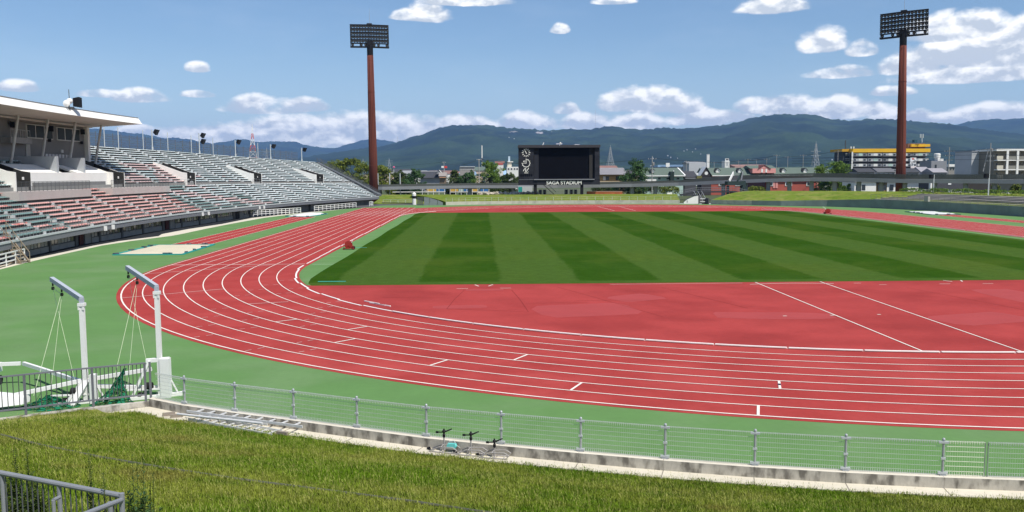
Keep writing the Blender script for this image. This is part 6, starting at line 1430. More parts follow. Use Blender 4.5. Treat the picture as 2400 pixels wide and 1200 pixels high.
# yellow-roofed apartment block
B = Bld('apartment_block', 'grey apartment block with a bright yellow roof band and balconies', 'building', 2090, 330)
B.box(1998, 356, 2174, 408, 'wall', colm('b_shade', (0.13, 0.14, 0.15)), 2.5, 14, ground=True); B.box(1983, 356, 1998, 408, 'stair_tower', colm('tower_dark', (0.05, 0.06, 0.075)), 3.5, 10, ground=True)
B.box(1996, 348.5, 2182, 356.5, 'roof', yell, 0.6, 16); B.box(1979, 349, 1996, 355, 'roof', colm('yellow_dull', (0.55, 0.30, 0.03)), 2.5, 14); B.box(2140, 337.5, 2184, 343.5, 'roof', yell, 1.5, 10); B.box(2136, 336, 2176, 349, 'penthouse', colm('brick_pent', (0.22, 0.13, 0.10)), 3, 9)
for k in range(4):
    y = 358.5 + 12.3 * k
    B.box(1998, y + 6.9, 2175, y + 8.1, 'balcony_slab', dkg, 0.2, 2.3)
    for i in range(5):
        x0 = 1999 + i * 35; w_ = 34.4
        B.box(x0, y + 1.0, x0 + w_, y + 6.8, 'balcony_panel', lgrey if (i + k) % 3 else mgr, 0.3, 0.15); B.box(x0 + 14, y + 0.8, x0 + 23, y + 6.9, 'balcony_front', offw if (i * 3 + k) % 4 else palegreen, 0.22, 0.06)
        for q in (5, 28): B.box(x0 + q - 2.6, y + 2.0, x0 + q + 2.6, y + 5.6, 'pane', bglass, 0.24, 0.05)
        B.box(x0 - 0.4, y - 2, x0 + 0.3, y + 8, 'divider', dkg, 0.1, 2.3)
    for z in (0.5, 4.0): B.box(1988, y + z, 1998, y + z + 0.6, 'landing', offw, 2.8, 0.6)
    B.box(2174, y + 1, 2179, y + 3.0, 'landing', cream, 1.0, 2)
B.box(1996.6, 356, 1998, 406, 'drain_pipe', offw, 0.0, 0.4); B.box(2153, 327, 2160, 333, 'water_tank', colm('tank_blue', (0.03, 0.09, 0.13)), 4, 2.0); MB().bar(B.P(1981.5, 349), B.P(1981.5, 329), 0.35).build('mast', dkg, B.t, world=True)
mb = MB()
for x in (2157, 2160.5, 2164): mb.bar(B.P(x, 323), B.P(x, 314), 0.25)
mb.bar(B.P(2161, 334), B.P(2161, 318), 0.25); mb.bar(B.P(2157, 321), B.P(2164, 321), 0.15); mb.build('aerial', galv_l, B.t, world=True)
mb = MB()
for x in (1994.5, 2000.8): mb.bar(B.P(x, 348), B.P(x, 343.5), 0.5)
mb.build('vent', offw, B.t, world=True)
# roadside sign with the pillar
sgn = Bld('roadside_sign', 'white roadside sign with red and black strokes, right of the mast', 'sign', 2141, 280); sgn.box(2134, 369, 2147, 384, 'board', white_p, 0, 0.5); sgn.box(2139.8, 384, 2141.6, 409, 'post', galv_l, 0.1, 0.4, ground=True); sgn.box(2135, 389, 2147, 399, 'lower_board', colm('sign_pinkish', (0.72, 0.66, 0.63)), 0, 0.4)
mb = MB(); mb.prism([tuple(sgn.P(*q, -0.05)) for q in ((2137, 371), (2143, 371), (2142, 373.5), (2139, 374.5))], (0, 0.04, 0)); mb.build('red_stroke', colm('sign_red', (0.55, 0.06, 0.05)), sgn.t, world=True)
mb = MB(); 
for a, b in (((2135.5, 381), (2139, 382.6)), ((2139, 382.6), (2141, 377.5)), ((2142.5, 374), (2145.5, 376.5)), ((2142.3, 378), (2142.3, 382)), ((2144.8, 376.5), (2144.8, 382)), ((2143, 379), (2145.6, 379))): mb.bar(sgn.P(*a, -0.05), sgn.P(*b, -0.05), 0.16, 0.05, up=(0, 1, 0))
mb.build('black_stroke', black, sgn.t, world=True); sgn.box(2140, 394, 2146.5, 398, 'red_panel', MATS['sign_red'], -0.06, 0.05)
# right apartment
B = Bld('apartment_block', 'beige apartment block with white balcony slabs at the right edge', 'building', 2370, 250)
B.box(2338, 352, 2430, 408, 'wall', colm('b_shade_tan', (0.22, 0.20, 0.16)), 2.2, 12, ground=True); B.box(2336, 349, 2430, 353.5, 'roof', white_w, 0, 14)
for k in range(3):
    y = 374.5 + 22.2 * k; B.box(2338, y, 2430, y + 2, 'balcony_slab', white_w, 0, 2.3); B.box(2337, y - 9, 2351, y, 'balcony_front', cream, 0.0, 0.2); B.box(2364, y - 8.5, 2430, y - 0.3, 'balcony_panel', colm('panel_tan', (0.26, 0.25, 0.215)), 0.1, 0.1)
    for x in (2344, 2366, 2371, 2392, 2397, 2416): B.box(x - 1.6, y - 14, x + 1.6, y - 9.2, 'pane', bglass, 2.1, 0.06)
for x in (2361, 2385, 2409): B.box(x - 1.1, 353, x + 1.1, 408, 'pillar', white_w, -0.1, 0.4)
# grey house with white corner
B = Bld('grey_house', 'plain grey block with a white and black corner strip, left of the beige apartments', 'building', 2290, 262)
B.box(2278, 355, 2302, 408, 'wall', lgrey, 0, 12, ground=True); B.box(2277, 353.5, 2303, 356, 'roof', mgr, -0.2, 12.4); B.box(2302, 354, 2318, 408, 'side_wall', offw, 0.5, 10, ground=True)
for y in (366, 377, 387): B.box(2303, y, 2313, y + 8.5, 'window', bglass, 0.42, 0.1)
# low white-banded hall
B = Bld('low_hall', 'long low hall with a white roof band between the grey house and the tank', 'building', 2250, 300)
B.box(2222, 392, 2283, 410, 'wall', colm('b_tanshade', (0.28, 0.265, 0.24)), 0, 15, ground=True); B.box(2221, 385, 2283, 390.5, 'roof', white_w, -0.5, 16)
B.box(2265, 378, 2282, 384.5, 'rooftop_unit', colm('unit_cream', (0.58, 0.50, 0.40)), 3, 5); B.windows([2228 + 6.5 * i for i in range(8)], [396], 4.2, 5.5)
# tank building
B = Bld('tank_building', 'grey building topped by a white water tank tower', 'building', 2200, 290); B.box(2183, 377, 2218, 410, 'wall', mgr, 0, 10, ground=True); B.box(2201, 370, 2206, 385, 'tower', white_w, 1, 2.5); B.box(2208, 372, 2214.5, 385, 'tower', white_w, 1.2, 2.5)
MB().lathe(B.P(2203, 365, 2.2), [(1.0, -0.9), (1.25, -0.6), (1.25, 0.8), (0.9, 1.0)], 14).build('tank', white_w, B.t, world=True); B.box(2191, 386, 2195, 394, 'window', bglass, -0.06, 0.1)
# tiled houses below the apartments
def house(px0, px1, yr, ye, Y, wall, roofm, label, base=None, d=9.0, group='houses beyond the walkway', win=True, gable='x', name='house'):
    B = Bld(name, label, 'house', (px0 + px1) / 2, Y, group); B.box(px0 + 1, ye - 0.3, px1 - 1, 440, 'wall', wall, 0.5, d - 1, ground=True)
    if gable == 'x': B.gable_x(px0, px1, yr, ye, d, roofm, over=0.3)
    else: B.gable_y(px0, px1, yr, ye, d, roofm, wall)
    if win:
        n = max(2, int((px1 - px0) / 9)); B.windows([px0 + (px1 - px0) * (i + 0.5) / n for i in range(n)], [ye + 5.5], min(5, (px1 - px0) / n * 0.5), 5, 0.42)
    return B
house(2010, 2052, 394, 403, 262, mgr, roofd, 'dark-roofed house left of the mast below the yellow apartments'); house(2056, 2100, 393.5, 403, 268, lgrey, colm('roof_mid', (0.13, 0.13, 0.14)), 'grey-roofed house directly left of the mast'); house(2122, 2156, 394, 404, 262, mgr, roofd, 'dark-roofed house right of the mast behind the sign'); house(2158, 2184, 391, 403, 270, lgrey, roofg, 'grey tiled house left of the tank building'); house(2186, 2222, 394, 404, 258, mgr, roofg, 'wide grey tiled house in front of the tank building')
B = Bld('white_shop', 'white low shop under the raised walkway left of the mast', 'shop', 2060, 186); B.box(2003, 425, 2053, 449, 'wall', white_w, 0, 9, ground=True); B.box(2053, 430, 2080, 449, 'wall', tan, 0.5, 8, ground=True); B.box(2080, 426, 2160, 449, 'wall', white_w, 0.2, 9, ground=True); B.box(2002, 424, 2162, 426.5, 'roof', mgr, -0.5, 11)
for x in (2010, 2024, 2062, 2072, 2090): B.box(x - 4, 433, x + 4, 446, 'window', bglass, -0.05, 0.1)
B = Bld('garage', 'dark open garage front under the walkway right of the mast', 'shop', 2225, 172); B.box(2186, 426, 2260, 455, 'wall', dkg, 0, 8, ground=True); B.box(2180, 428, 2186, 455, 'pier', white_w, -0.3, 1, ground=True); B.box(2222, 428, 2229, 433, 'notice', white_p, -0.1, 0.1); B.box(2260, 430, 2345, 455, 'wall', colm('b_brown', (0.05, 0.045, 0.04)), 1, 8, ground=True)
# long green-roofed terrace with dormers
B = Bld('long_terrace', 'long green-roofed brick terrace with white dormers and a pink gable', 'building', 1790, 215)
B.box(1668, 411, 1748, 449, 'wall', brickr, 0.8, 9, ground=True); B.box(1798, 411, 1922, 449, 'wall', brickr, 0.8, 9, ground=True); B.box(1748, 411, 1798, 449, 'wall', colm('wall_maroon', (0.12, 0.06, 0.065)), 1.6, 8, ground=True)
B.gable_x(1650, 1955, 392.5, 411, 12, roofgr, over=0.4); B.box(1664, 410.8, 1720, 412.6, 'gutter', white_p, -0.5, 0.4); B.box(1775, 410.2, 1905, 411.8, 'gutter', white_p, -0.5, 0.4)
B.gable_y(1640, 1665, 391.5, 412, 5, white_p, colm('gable_dark', (0.055, 0.050, 0.055)), f=-1.5); B.box(1642, 412, 1664, 440, 'wall', MATS['gable_dark'], -1.4, 6, ground=True); MB().lathe(B.P(1652.5, 406, -1.55), [(0.55, -0.03), (0.55, 0.03)], 14, 'Y').build('round_window', white_p, B.t, world=True)
for x in (1686, 1738, 1841, 1892):
    B.box(x - 4, 398.5, x + 4, 404.5, 'dormer', white_w, 1.7, 4); B.gable_y(x - 5, x + 5, 394.5, 399.2, 4, colm('dormer_roof', (0.035, 0.037, 0.037)), white_w, 'dormer_roof', f=1.6)
B.box(1763, 395, 1817, 405.5, 'pink_wall', pinkw, -0.4, 6); B.gable_y(1777, 1804, 387, 395.2, 6, colm('roof_maroon', (0.15, 0.06, 0.06)), pinkw, f=-0.45); B.gable_x(1758, 1820, 387.2, 395, 10, roofgr, f=-0.1)
for x in (1785, 1795): B.box(x - 1.8, 396, x + 1.8, 404, 'window', white_w, -0.5, 0.1)
for x in (1694, 1733, 1806, 1850, 1900): B.box(x - 8, 426.5, x + 8, 436, 'window', offw, 0.65, 0.1); B.box(x - 6, 427.5, x + 6, 434.5, 'pane', bglass, 0.6, 0.04)
for x in (1816, 1822, 1918): B.box(x - 2.2, 427, x + 2.2, 441, 'pilaster', pinkw, 0.6, 0.2)
# green-roofed building
B = Bld('green_roof_building', 'pale green building with a wide green roof and white eaves', 'building', 1555, 205); B.box(1512, 413, 1602, 449, 'wall', palegreen, 0.6, 10, ground=True); B.gable_x(1504, 1604, 393.5, 411.5, 12, roofgr, over=0.4); B.box(1510, 411, 1604.5, 413, 'eaves', white_p, -0.6, 0.5); MB().bar(B.P(1598, 393.5, 6), B.P(1605, 411.5, -0.5), 0.4, 0.3).build('verge', white_p, B.t, world=True)
B.box(1529, 398.5, 1534.5, 404.5, 'dormer', white_w, 1, 4); B.gable_y(1528, 1535.5, 396.5, 399, 4, roofd, white_w, 'dormer_roof', f=0.9); B.box(1569.5, 402, 1578, 424, 'chimney_stack', colm('dark_green_box', (0.03, 0.045, 0.04)), -1.2, 2.5); B.box(1580, 399, 1581.5, 404, 'flue', white_p, 1, 0.3)
B.windows([1546, 1566, 1590], [418.5], 7, 5, 0.5); B.box(1512, 420, 1537, 426.5, 'porch', white_w, -0.8, 1.2)
# traditional house
B = Bld('tiled_house', 'brown two-storey house with a pale tiled roof beside the scoreboard', 'house', 1435, 200); B.box(1400, 409.5, 1464, 449, 'wall', tan, 0.6, 9, ground=True); B.gable_x(1396, 1468, 394, 409.3, 10, roofg, over=0.5)
mb = MB()
for i in range(30): x = 1397 + i * 2.4; a, b = B.P(x, 409.3, -0.5), B.P(x, 394, 5); mb.bar(a + Vector((0, 0, 0.06)), b + Vector((0, 0, 0.06)), 0.10, 0.10)
mb.build('roof_tiles', roofg, B.t, kind='stuff', world=True); B.box(1405, 393.2, 1466, 394.8, 'ridge', lgrey, 4.6, 0.8); B.box(1400, 424.6, 1459, 427, 'lower_eaves', colm('eave_tan', (0.50, 0.40, 0.26)), -0.8, 1.4)
for x0, x1, m_ in ((1414, 1420, lgrey), (1420, 1428, bglass), (1428, 1434, tan), (1444, 1456, bglass), (1457, 1464, bglass)): B.box(x0, 413.5, x1, 422.5, 'window', m_, 0.5, 0.1)
B = Bld('dark_house', 'low house with black roof between the two green roofs', 'house', 1618, 208); B.box(1606, 415, 1632, 449, 'wall', dkg, 0.5, 8, ground=True); B.gable_x(1603, 1634, 401, 415, 9, roofd, over=0.3); B.box(1606, 416.5, 1630, 418.5, 'eaves', mgr, -0.3, 0.5); B.box(1632, 412, 1645, 421, 'balcony', colm('olive_wall', (0.17, 0.16, 0.06)), 0, 3); MB().lathe(B.P(1633.5, 407.5, -0.3), [(0.35, -0.06), (0.35, 0.06)], 12, 'Y').build('satellite_dish', white_p, B.t, world=True)
# low pale sheds at left, seen under the walkway
B = Bld('play_fence', 'yellow and blue boarded fence seen under the walkway', 'fence', 1060, 186); bl, yl = colm('board_blue', (0.05, 0.16, 0.36)), colm('board_yellow', (0.55, 0.36, 0.08))
for x0, x1, m_ in ((1000, 1022, yl), (1023, 1044, bl), (1056, 1074, yl), (1075, 1086, palegreen), (1087, 1100, bl), (1101, 1120, yl), (1126, 1144, bl)): B.box(x0, 443, x1, 448.5, 'board', m_, 0, 0.2)
for x0, x1 in ((920, 1044), (1056, 1146)): B.box(x0, 449.2, x1, 450.3, 'rail', white_p, -0.2, 0.3)
for x in range(990, 1147, 13): B.box(x - 0.6, 443, x + 0.6, 451, 'post', white_p, -0.15, 0.2, ground=True)
# rubble and scrap beside the scoreboard
t = thing('rubble_heap', 'pile of pale rubble on the grass left of the scoreboard', 'rubble', (-16, 168, 1.6)); rg = random.Random(5); mb = MB()
for i in range(140): x = rg.uniform(-24, -8); mb.box((x, 168 + rg.uniform(-1, 1), 1.6 + rg.random() * 0.6), (rg.uniform(.3, .9), rg.uniform(.3, .7), rg.uniform(.2, .5)), rg.random() * 3, rot=Matrix.Rotation(rg.random(), 3, 'X') @ Matrix.Rotation(rg.random() * 3, 3, 'Z'))
mb.build('stones', M('rubble', (0.42, 0.37, 0.30), 0.9, 0.3, 1.0), t, world=True)
B = Bld('white_shed', 'pale shed with a teal door left of the scoreboard legs', 'shed', 1225, 176); B.box(1214, 437, 1248, 452, 'wall', colm('shed_pale', (0.45, 0.47, 0.49)), 0, 4, ground=True); B.box(1215, 438, 1224, 451, 'door', teal, -0.05, 0.1)
o = thing('bench_row', 'long rusty orange bench lying on the grass right of the scoreboard', 'bench', tuple(at(1420, 456, 164))); a, b = at(1375, 453.5, 164), at(1458, 453.5, 164); om = M('rust_orange', (0.36, 0.11, 0.045), 0.85, 0.3, 0.8); MB().bar(a, b, 0.6, 1.0).build('box', om, o, world=True); MB().bar(a + Vector((0, 0, .55)), b + Vector((0, 0, .55)), 0.7, 0.12).build('lid', M('lid_pink', (0.45, 0.27, 0.20), 0.85), o, world=True)
a, b = at(1560, 455, 160), at(1572, 455, 160); o = thing('kei_box', 'small white box lying on the far grass', 'box', tuple(a)); MB().box((1.0, 0, 0.1), (1.3, 0.8, 0.6)).build('casing', white_p, o)

# cars under the walkway
def car(px, Y, col, label, rz=0.0, z=0.0):
    b = at(px, 440, Y); t = thing('parked_car', label, 'car', (b.x, Y, z), rz, 'cars parked beyond the walkway'); cm = colm('car_' + label.split()[0], col)
    MB().prism([(-2.0, -0.8, 0.3), (2.0, -0.8, 0.3), (2.05, -0.8, 0.75), (1.2, -0.8, 0.9), (-1.95, -0.8, 0.95)], (0, 1.6, 0)).build('body', cm, t); MB().prism([(-1.9, -0.72, 0.9), (1.25, -0.72, 0.9), (0.5, -0.72, 1.5), (-1.6, -0.72, 1.55)], (0, 1.44, 0)).build('cabin', cm, t)
    MB().prism([(-1.7, -0.74, 0.97), (1.0, -0.74, 0.97), (0.45, -0.74, 1.42), (-1.5, -0.74, 1.45)], (0, 1.48, 0)).build('window', bglass, t)
    for x in (-1.25, 1.25):
        for y in (-0.75, 0.75): w = MB().lathe((x, y, 0.32), [(0.1, -0.1), (0.32, -0.1), (0.32, 0.1), (0.1, 0.1)], 12, 'Y').build('wheel', rubber, t); MB().lathe((x, y, 0.32), [(0.02, -0.105), (0.18, -0.105), (0.18, 0.105), (0.02, 0.105)], 10, 'Y').build('rim', alu, w)
car(2238, 163, (0.75, 0.75, 0.74), 'white car parked in front of the dark garage', 0.2, 0.9); car(2262, 166, (0.45, 0.46, 0.47), 'silver car half hidden by the terrace hedge', 0.1, 0.9); car(2172, 168, (0.60, 0.60, 0.58), 'pale car under the walkway right of the mast', 0.0, 0.9); car(2375, 160, (0.70, 0.70, 0.68), 'bright car between the yellow-green street trees', 0.0, 0.6)

# ---------------------------------------------------------------- the town to the left
B = Bld('dark_hall', 'broad hall with a dark tiled roof beyond the left trees', 'building', 1010, 300); B.box(985, 416, 1034, 432, 'wall', mgr, 0.5, 20, ground=True); B.gable_x(960, 1036, 401, 417, 22, roofd, over=0.5); B.gable_y(1022, 1036, 399, 407, 6, offw, mgr, f=-1); B.box(962, 400.5, 1025, 402, 'ridge', lgrey, 10.5, 1)
B = Bld('brown_house', 'small brown house with an orange eave right of the dark hall', 'house', 1038, 280); B.box(1030, 413, 1045, 440, 'wall', colm('wall_brown', (0.20, 0.15, 0.11)), 0.5, 6, ground=True); B.gable_x(1028, 1047, 404, 413, 7, colm('roof_taupe', (0.28, 0.25, 0.23)), over=0.3); B.box(1030, 415, 1045, 416.5, 'eave', colm('eave_orange', (0.60, 0.33, 0.20)), -0.4, 0.8)
B = Bld('grey_flats', 'long grey-brown flats above the trees left of the scoreboard', 'building', 1094, 470); B.box(1077, 391, 1112, 410, 'wall', colm('b_taupe', (0.32, 0.29, 0.27)), 0, 14, ground=True); B.box(1078, 389.8, 1113, 391.3, 'roof', lgrey, -0.5, 15)
for y in (393.5, 398): B.windows([1080 + 4.3 * i for i in range(8)], [y], 2.6, 2.2)
B = Bld('white_block', 'white block with a small tower and sign next to the scoreboard', 'building', 1200, 330); B.box(1188, 391, 1215, 420, 'wall', offw, 0, 10, ground=True); B.box(1189.5, 380, 1199.5, 391.2, 'tower', cream, 2, 5); B.box(1191.5, 366, 1196, 378, 'sign', colm('sign_blue_grey', (0.48, 0.58, 0.66)), 2.5, 0.6); B.box(1190, 378, 1203, 379.8, 'cap', white_p, 1.5, 5.5); B.windows([1192, 1199, 1206, 1212], [396], 4.2, 4.5)
B = Bld('red_pagoda_shop', 'white and red shop with a red roof behind the trees', 'shop', 1172, 340); B.box(1163, 386, 1180, 415, 'wall', offw, 0, 6, ground=True); B.gable_x(1160, 1183, 377.5, 382.5, 7, roofred); B.box(1164, 382, 1179, 386.5, 'fascia', colm('fascia_red', (0.45, 0.12, 0.11)), -0.1, 5)
B = Bld('hoarding', 'white and red hoarding rising above the town roofs', 'sign', 1041, 420); B.box(1034.5, 389, 1041, 393.5, 'white_board', white_p, 0, 0.6); B.box(1041.2, 389, 1048, 394, 'red_board', MATS['sign_red'], 0, 0.6); B.box(1040.5, 393.8, 1042, 404, 'post', galv, 0.2, 0.4, ground=True)
B = Bld('pink_ball_tower', 'pink ball sign on a pole above the town roofs', 'sign', 923, 640); MB().lathe(B.P(923, 392), [(0.1, -0.9), (0.8, -0.5), (0.95, 0), (0.8, 0.5), (0.1, 0.9)], 14).build('ball', colm('pink_sign', (0.70, 0.16, 0.27)), B.t, world=True, smooth=True); B.box(922.4, 394, 923.6, 402, 'pole', galv_l, 0, 0.4, ground=True)
B = Bld('chimney', 'tall square white chimney behind the green roofs', 'chimney', 1660, 430); B.box(1657.2, 362, 1662.6, 400, 'shaft', offw, 0, 1.3, ground=True); B.box(1656.8, 361, 1663, 362.6, 'cap', lgrey, -0.1, 1.5)
B = Bld('sign_tower', 'narrow white building with a dark rooftop sign behind the green roofs', 'building', 1705, 400); B.box(1699, 377, 1709.5, 408, 'wall', offw, 0, 6, ground=True); B.box(1700.5, 371.5, 1709, 377.3, 'rooftop_sign', white_p, 0.5, 0.8); B.box(1702, 372.5, 1708, 375.5, 'sign_face', dkg, 0.4, 0.08); B.box(1702.5, 380, 1706.5, 388, 'window', lgrey, -0.06, 0.1)
B = Bld('blue_gym', 'low building with a pale blue ribbed roof behind the green roof', 'building', 1580, 420); B.box(1543, 391, 1620, 402, 'wall', lgrey, 0, 20, ground=True); B.box(1541, 386.5, 1617, 391.5, 'roof', skyb, -1, 22)
for i in range(22): B.box(1548 + i * 3.1, 388, 1549.4 + i * 3.1, 391.3, 'rib', colm('rib_blue', (0.12, 0.18, 0.28)), -1.1, 0.1)
B = Bld('white_billboard', 'square white billboard on a post above the green roof', 'sign', 1565, 300); B.box(1561, 382, 1569.5, 391, 'board', white_p, 0, 0.5); B.box(1564.5, 391, 1566, 396, 'post', galv_l, 0.1, 0.3, ground=True)
B = Bld('salmon_row', 'long salmon-roofed building behind the terrace ridge', 'building', 1750, 420); B.box(1722, 389, 1800, 400, 'wall', colm('wall_salmon', (0.42, 0.27, 0.24)), 0, 14, ground=True); B.gable_x(1720, 1802, 385.5, 389.5, 16, colm('roof_salmon', (0.30, 0.18, 0.16)))
B = Bld('grey_warehouse', 'grey ribbed warehouse left of the white chimney', 'building', 1635, 400); B.box(1615, 381, 1655, 402, 'wall', lgrey, 0, 14, ground=True); B.gable_x(1612, 1657, 378.5, 383, 16, mgr)
# small town houses along the plain
WN = ['white', 'cream', 'light grey', 'grey', 'tan', 'pink', 'charcoal', 'peach']; RN = ['black', 'pale tile', 'red', 'grey', 'green', 'blue', 'charcoal']
def near_mark(px):
    best = min([(923, 'by the pink ball sign'), (1010, 'over the dark hall'), (1130, 'by the banded mast'), (1200, 'left of the scoreboard'), (1310, 'behind the scoreboard'), (1430, 'by the pale lattice tower'), (1490, 'behind the dense tree'), (1565, 'by the square billboard'), (1660, 'by the white chimney'), (1705, 'by the sign tower'), (1790, 'behind the pink gable'), (1910, 'by the slim pylon'), (2090, 'behind the yellow-roofed block'), (2250, 'behind the low hall'), (2370, 'behind the beige apartments')], key=lambda m: abs(m[0] - px)); return best[1]
rg = random.Random(21); cols = [offw, cream, lgrey, mgr, tan, pinkw, dkg, colm('wall_peach', (0.55, 0.42, 0.33))]; rfs = [roofd, roofg, roofred, mgr, roofgr, skyb, dkg]
for i in range(74):
    px = 880 + i * 12.6 + rg.uniform(-4, 4) if i < 62 else 2180 + (i - 62) * 20; Y = rg.uniform(430, 900); k = (Y - CAM.y) / FPX
    w, d, h = rg.uniform(8, 22), rg.uniform(8, 14), rg.choice([5, 6, 6.5, 7, 9]) ; b = at(px, 430, Y); x = b.x
    wi, ri, gab = rg.randrange(8), rg.randrange(7), rg.random() < 0.7
    t = thing('town_house', 'distant %s %s house with a %s %s roof, %s' % ('wide' if w > 15 else 'narrow', WN[wi], RN[ri], 'pitched' if gab else 'flat', near_mark(px)), 'house', (x, Y, 0), rg.uniform(-.3, .3), 'distant town houses'); MB().box((0, 0, h / 2), (w, d, h)).build('wall', cols[wi], t)
    if gab: MB().raw([(-w / 2 - .4, -d / 2 - .4, h), (w / 2 + .4, -d / 2 - .4, h), (w / 2, 0, h + 2.4), (-w / 2, 0, h + 2.4), (-w / 2 - .4, d / 2 + .4, h), (w / 2 + .4, d / 2 + .4, h)], [(0, 1, 2, 3), (3, 2, 5, 4), (0, 3, 4), (1, 5, 2)]).build('roof', rfs[ri], t)
    else: MB().box((0, 0, h + 0.25), (w + 0.4, d + 0.4, 0.5)).build('roof', rfs[ri], t)
    for q in range(3): MB().box((-w / 2 + w * (q + 0.5) / 3, -d / 2 - 0.03, h * 0.7), (w * 0.16, 0.05, 1.3)).build('window', bglass, t)
# green belt of low trees in front of the far houses
lb = MB(); rg = random.Random(8)
for i in range(170):
    px = 860 + i * 9.3; Y = rg.uniform(300, 700); b = at(px, 430, Y); leaf_clump(lb, Vector((b.x, Y, rg.uniform(1.0, 3.2))), rg.uniform(2.5, 5.0), 46, 1.3, rg)
lb.build('distant_woods', LF['dark'], kind='stuff')

# ---------------------------------------------------------------- poles, wires, pylons
wires = []
def upole(px, pytop, Y, label, arms=((0.5, 1.2),), r=0.16, tr=False):
    b = at(px, 430, Y); h = at(px, pytop, Y).z; t = thing('utility_pole', label, 'utility pole', (b.x, Y, 0), 0, 'utility poles in the town'); MB().tube((0, 0, 0), (0, 0, h), r, 10, r * 0.7).build('pole', M('pole_concrete', (0.34, 0.33, 0.31), 0.8), t)
    for dz, w in arms:
        MB().bar((-w, 0, h - dz), (w, 0, h - dz), 0.12).build('crossarm', dgrey, t); mb = MB()
        for i in range(4): x = -w + 2 * w * i / 3; mb.tube((x, 0, h - dz), (x, 0, h - dz + 0.3), 0.06, 6)
        mb.build('insulators', white_p, t)
    if tr: MB().lathe((0.35, -0.1, h - 2.3), [(0.25, -0.5), (0.28, -0.4), (0.28, 0.4), (0.2, 0.5)], 12).build('transformer', M('transformer_grey', (0.3, 0.28, 0.26), 0.6), t)
    return Vector((b.x, Y, h - arms[0][0] + 0.3)) if arms else Vector((b.x, Y, h))
u1 = upole(1123, 373, 196, 'tall pale utility pole in front of the fresh green tree', ((0.3, 0.6),), 0.17)
u2 = upole(1528, 366, 190, 'utility pole with a transformer right of the dense dark tree', ((0.9, 1.1), (3.0, 0.5)), 0.17, True)
u3 = upole(2222, 345, 235, 'tall utility pole with many crossarms right of the tank building', ((1.5, 1.6), (3.0, 1.3), (4.6, 1.0)), 0.18)
u4 = upole(2318, 335, 215, 'utility pole crowded with transformers in front of the grey house', ((2.2, 1.5), (4.4, 1.2), (6.0, 1.0)), 0.2, True)
a, b = at(2304, 402, 216), at(2316, 352, 216); MB_ = MB().tube(a, b, 0.14, 8); o = MB_.build('brace_pole', M('pole_concrete', (0.34, 0.33, 0.31))); tag(o, 'slanted concrete prop leaning on the crowded utility pole', 'pole')
u5 = upole(1041, 378, 330, 'thin utility pole above the brown house', ((0.6, 0.8),), 0.14); u6 = upole(1608, 376, 260, 'thin utility pole behind the end of the pale green building', ((0.6, 0.8),), 0.12)
for i, (px, py, Y) in enumerate(((1752, 372, 380), (1772, 373, 420), (1796, 371, 400), (1819, 362, 360), (1845, 366, 380), (1881, 362, 360), (1962, 352, 330), (1673, 379, 420), (1730, 376, 430))):
    p = upole(px, py, Y, ['distant utility pole left of the pink gable', 'distant utility pole straight behind the left slope of the pink gable', 'distant utility pole right behind the pink gable', 'tallest distant utility pole just right of the pink gable', 'distant utility pole behind the third white dormer', 'distant utility pole left of the lattice pylon', 'utility pole between the bright green tree and the yellow block', 'distant utility pole right of the white chimney', 'distant utility pole right of the narrow sign tower'][i], ((0.6, 1.4),), 0.16); wires.append(p)
def wire(pts, label, r=0.035):
    mb = MB()
    for a, b in zip(pts[:-1], pts[1:]):
        n = 10; L_ = (b - a).length; prev = a
        for i in range(1, n + 1): q = a.lerp(b, i / n) - Vector((0, 0, 4 * 0.012 * L_ * (i / n) * (1 - i / n))); mb.tube(prev, q, r, 4, cap=False); prev = q
    o = mb.build('power_line', black); tag(o, label, 'cable', 'power lines over the town')
wire([u5 + Vector((-55, 20, -3)), u5, u1, u1 + Vector((30, 8, -2.5))], 'power line rising to the tall pole by the fresh green tree', 0.045)
wire([u2 + Vector((-30, 8, -2)), u2, u2 + Vector((40, 10, -1.5))], 'power line through the pole with the transformer', 0.04)
wires.sort(key=lambda v: v.x); wire(wires, 'power line linking the distant poles behind the pink gable', 0.06)
for k in range(3): wire([u3 + Vector((-45, 30, -2 - k)), u3 + Vector((0, 0, -k * 1.5)), u4 + Vector((0, 0, -k * 1.6)), u4 + Vector((40, -12, -2 - k))], ['upper power line between the two crowded poles', 'middle power line between the two crowded poles', 'lower power line between the two crowded poles'][k], 0.045)
def pylon(px, pytop, Y, wbase, label, mat, bands=None, group=None, nseg=7, arms=0):
    b = at(px, 430, Y); h = at(px, pytop, Y).z; t = thing('lattice_tower', label, 'tower', (b.x, Y, 0), 0.2, group); r = max(0.08, h * 0.005)
    for s_ in range(nseg):
        z0, z1 = h * (1 - (1 - s_ / nseg) ** 1.0), h * (s_ + 1) / nseg; w0, w1 = wbase / 2 * (1 - z0 / h) ** 1.25 + 0.25, wbase / 2 * (1 - z1 / h) ** 1.25 + 0.25; mb = MB(); C = [(-1, -1), (1, -1), (1, 1), (-1, 1)]
        for i in range(4):
            (x0, y0), (x1, y1) = C[i], C[(i + 1) % 4]; mb.bar((x0 * w0, y0 * w0, z0), (x0 * w1, y0 * w1, z1), r * 1.3); mb.bar((x0 * w0, y0 * w0, z0), (x1 * w1, y1 * w1, z1), r * 0.8); mb.bar((x1 * w0, y1 * w0, z0), (x0 * w1, y0 * w1, z1), r * 0.8); mb.bar((x0 * w1, y0 * w1, z1), (x1 * w1, y1 * w1, z1), r * 0.8)
        mb.build('section', bands[s_ % 2] if bands else mat, t)
    MB().tube((0, 0, h), (0, 0, h * 1.06), r, 6).build('spike', mat, t)
    for k in range(arms): z = h * (0.72 + 0.1 * k); MB().bar((-wbase * 0.5, 0, z), (wbase * 0.5, 0, z), r * 1.5).build('arm', mat, t)
    return t
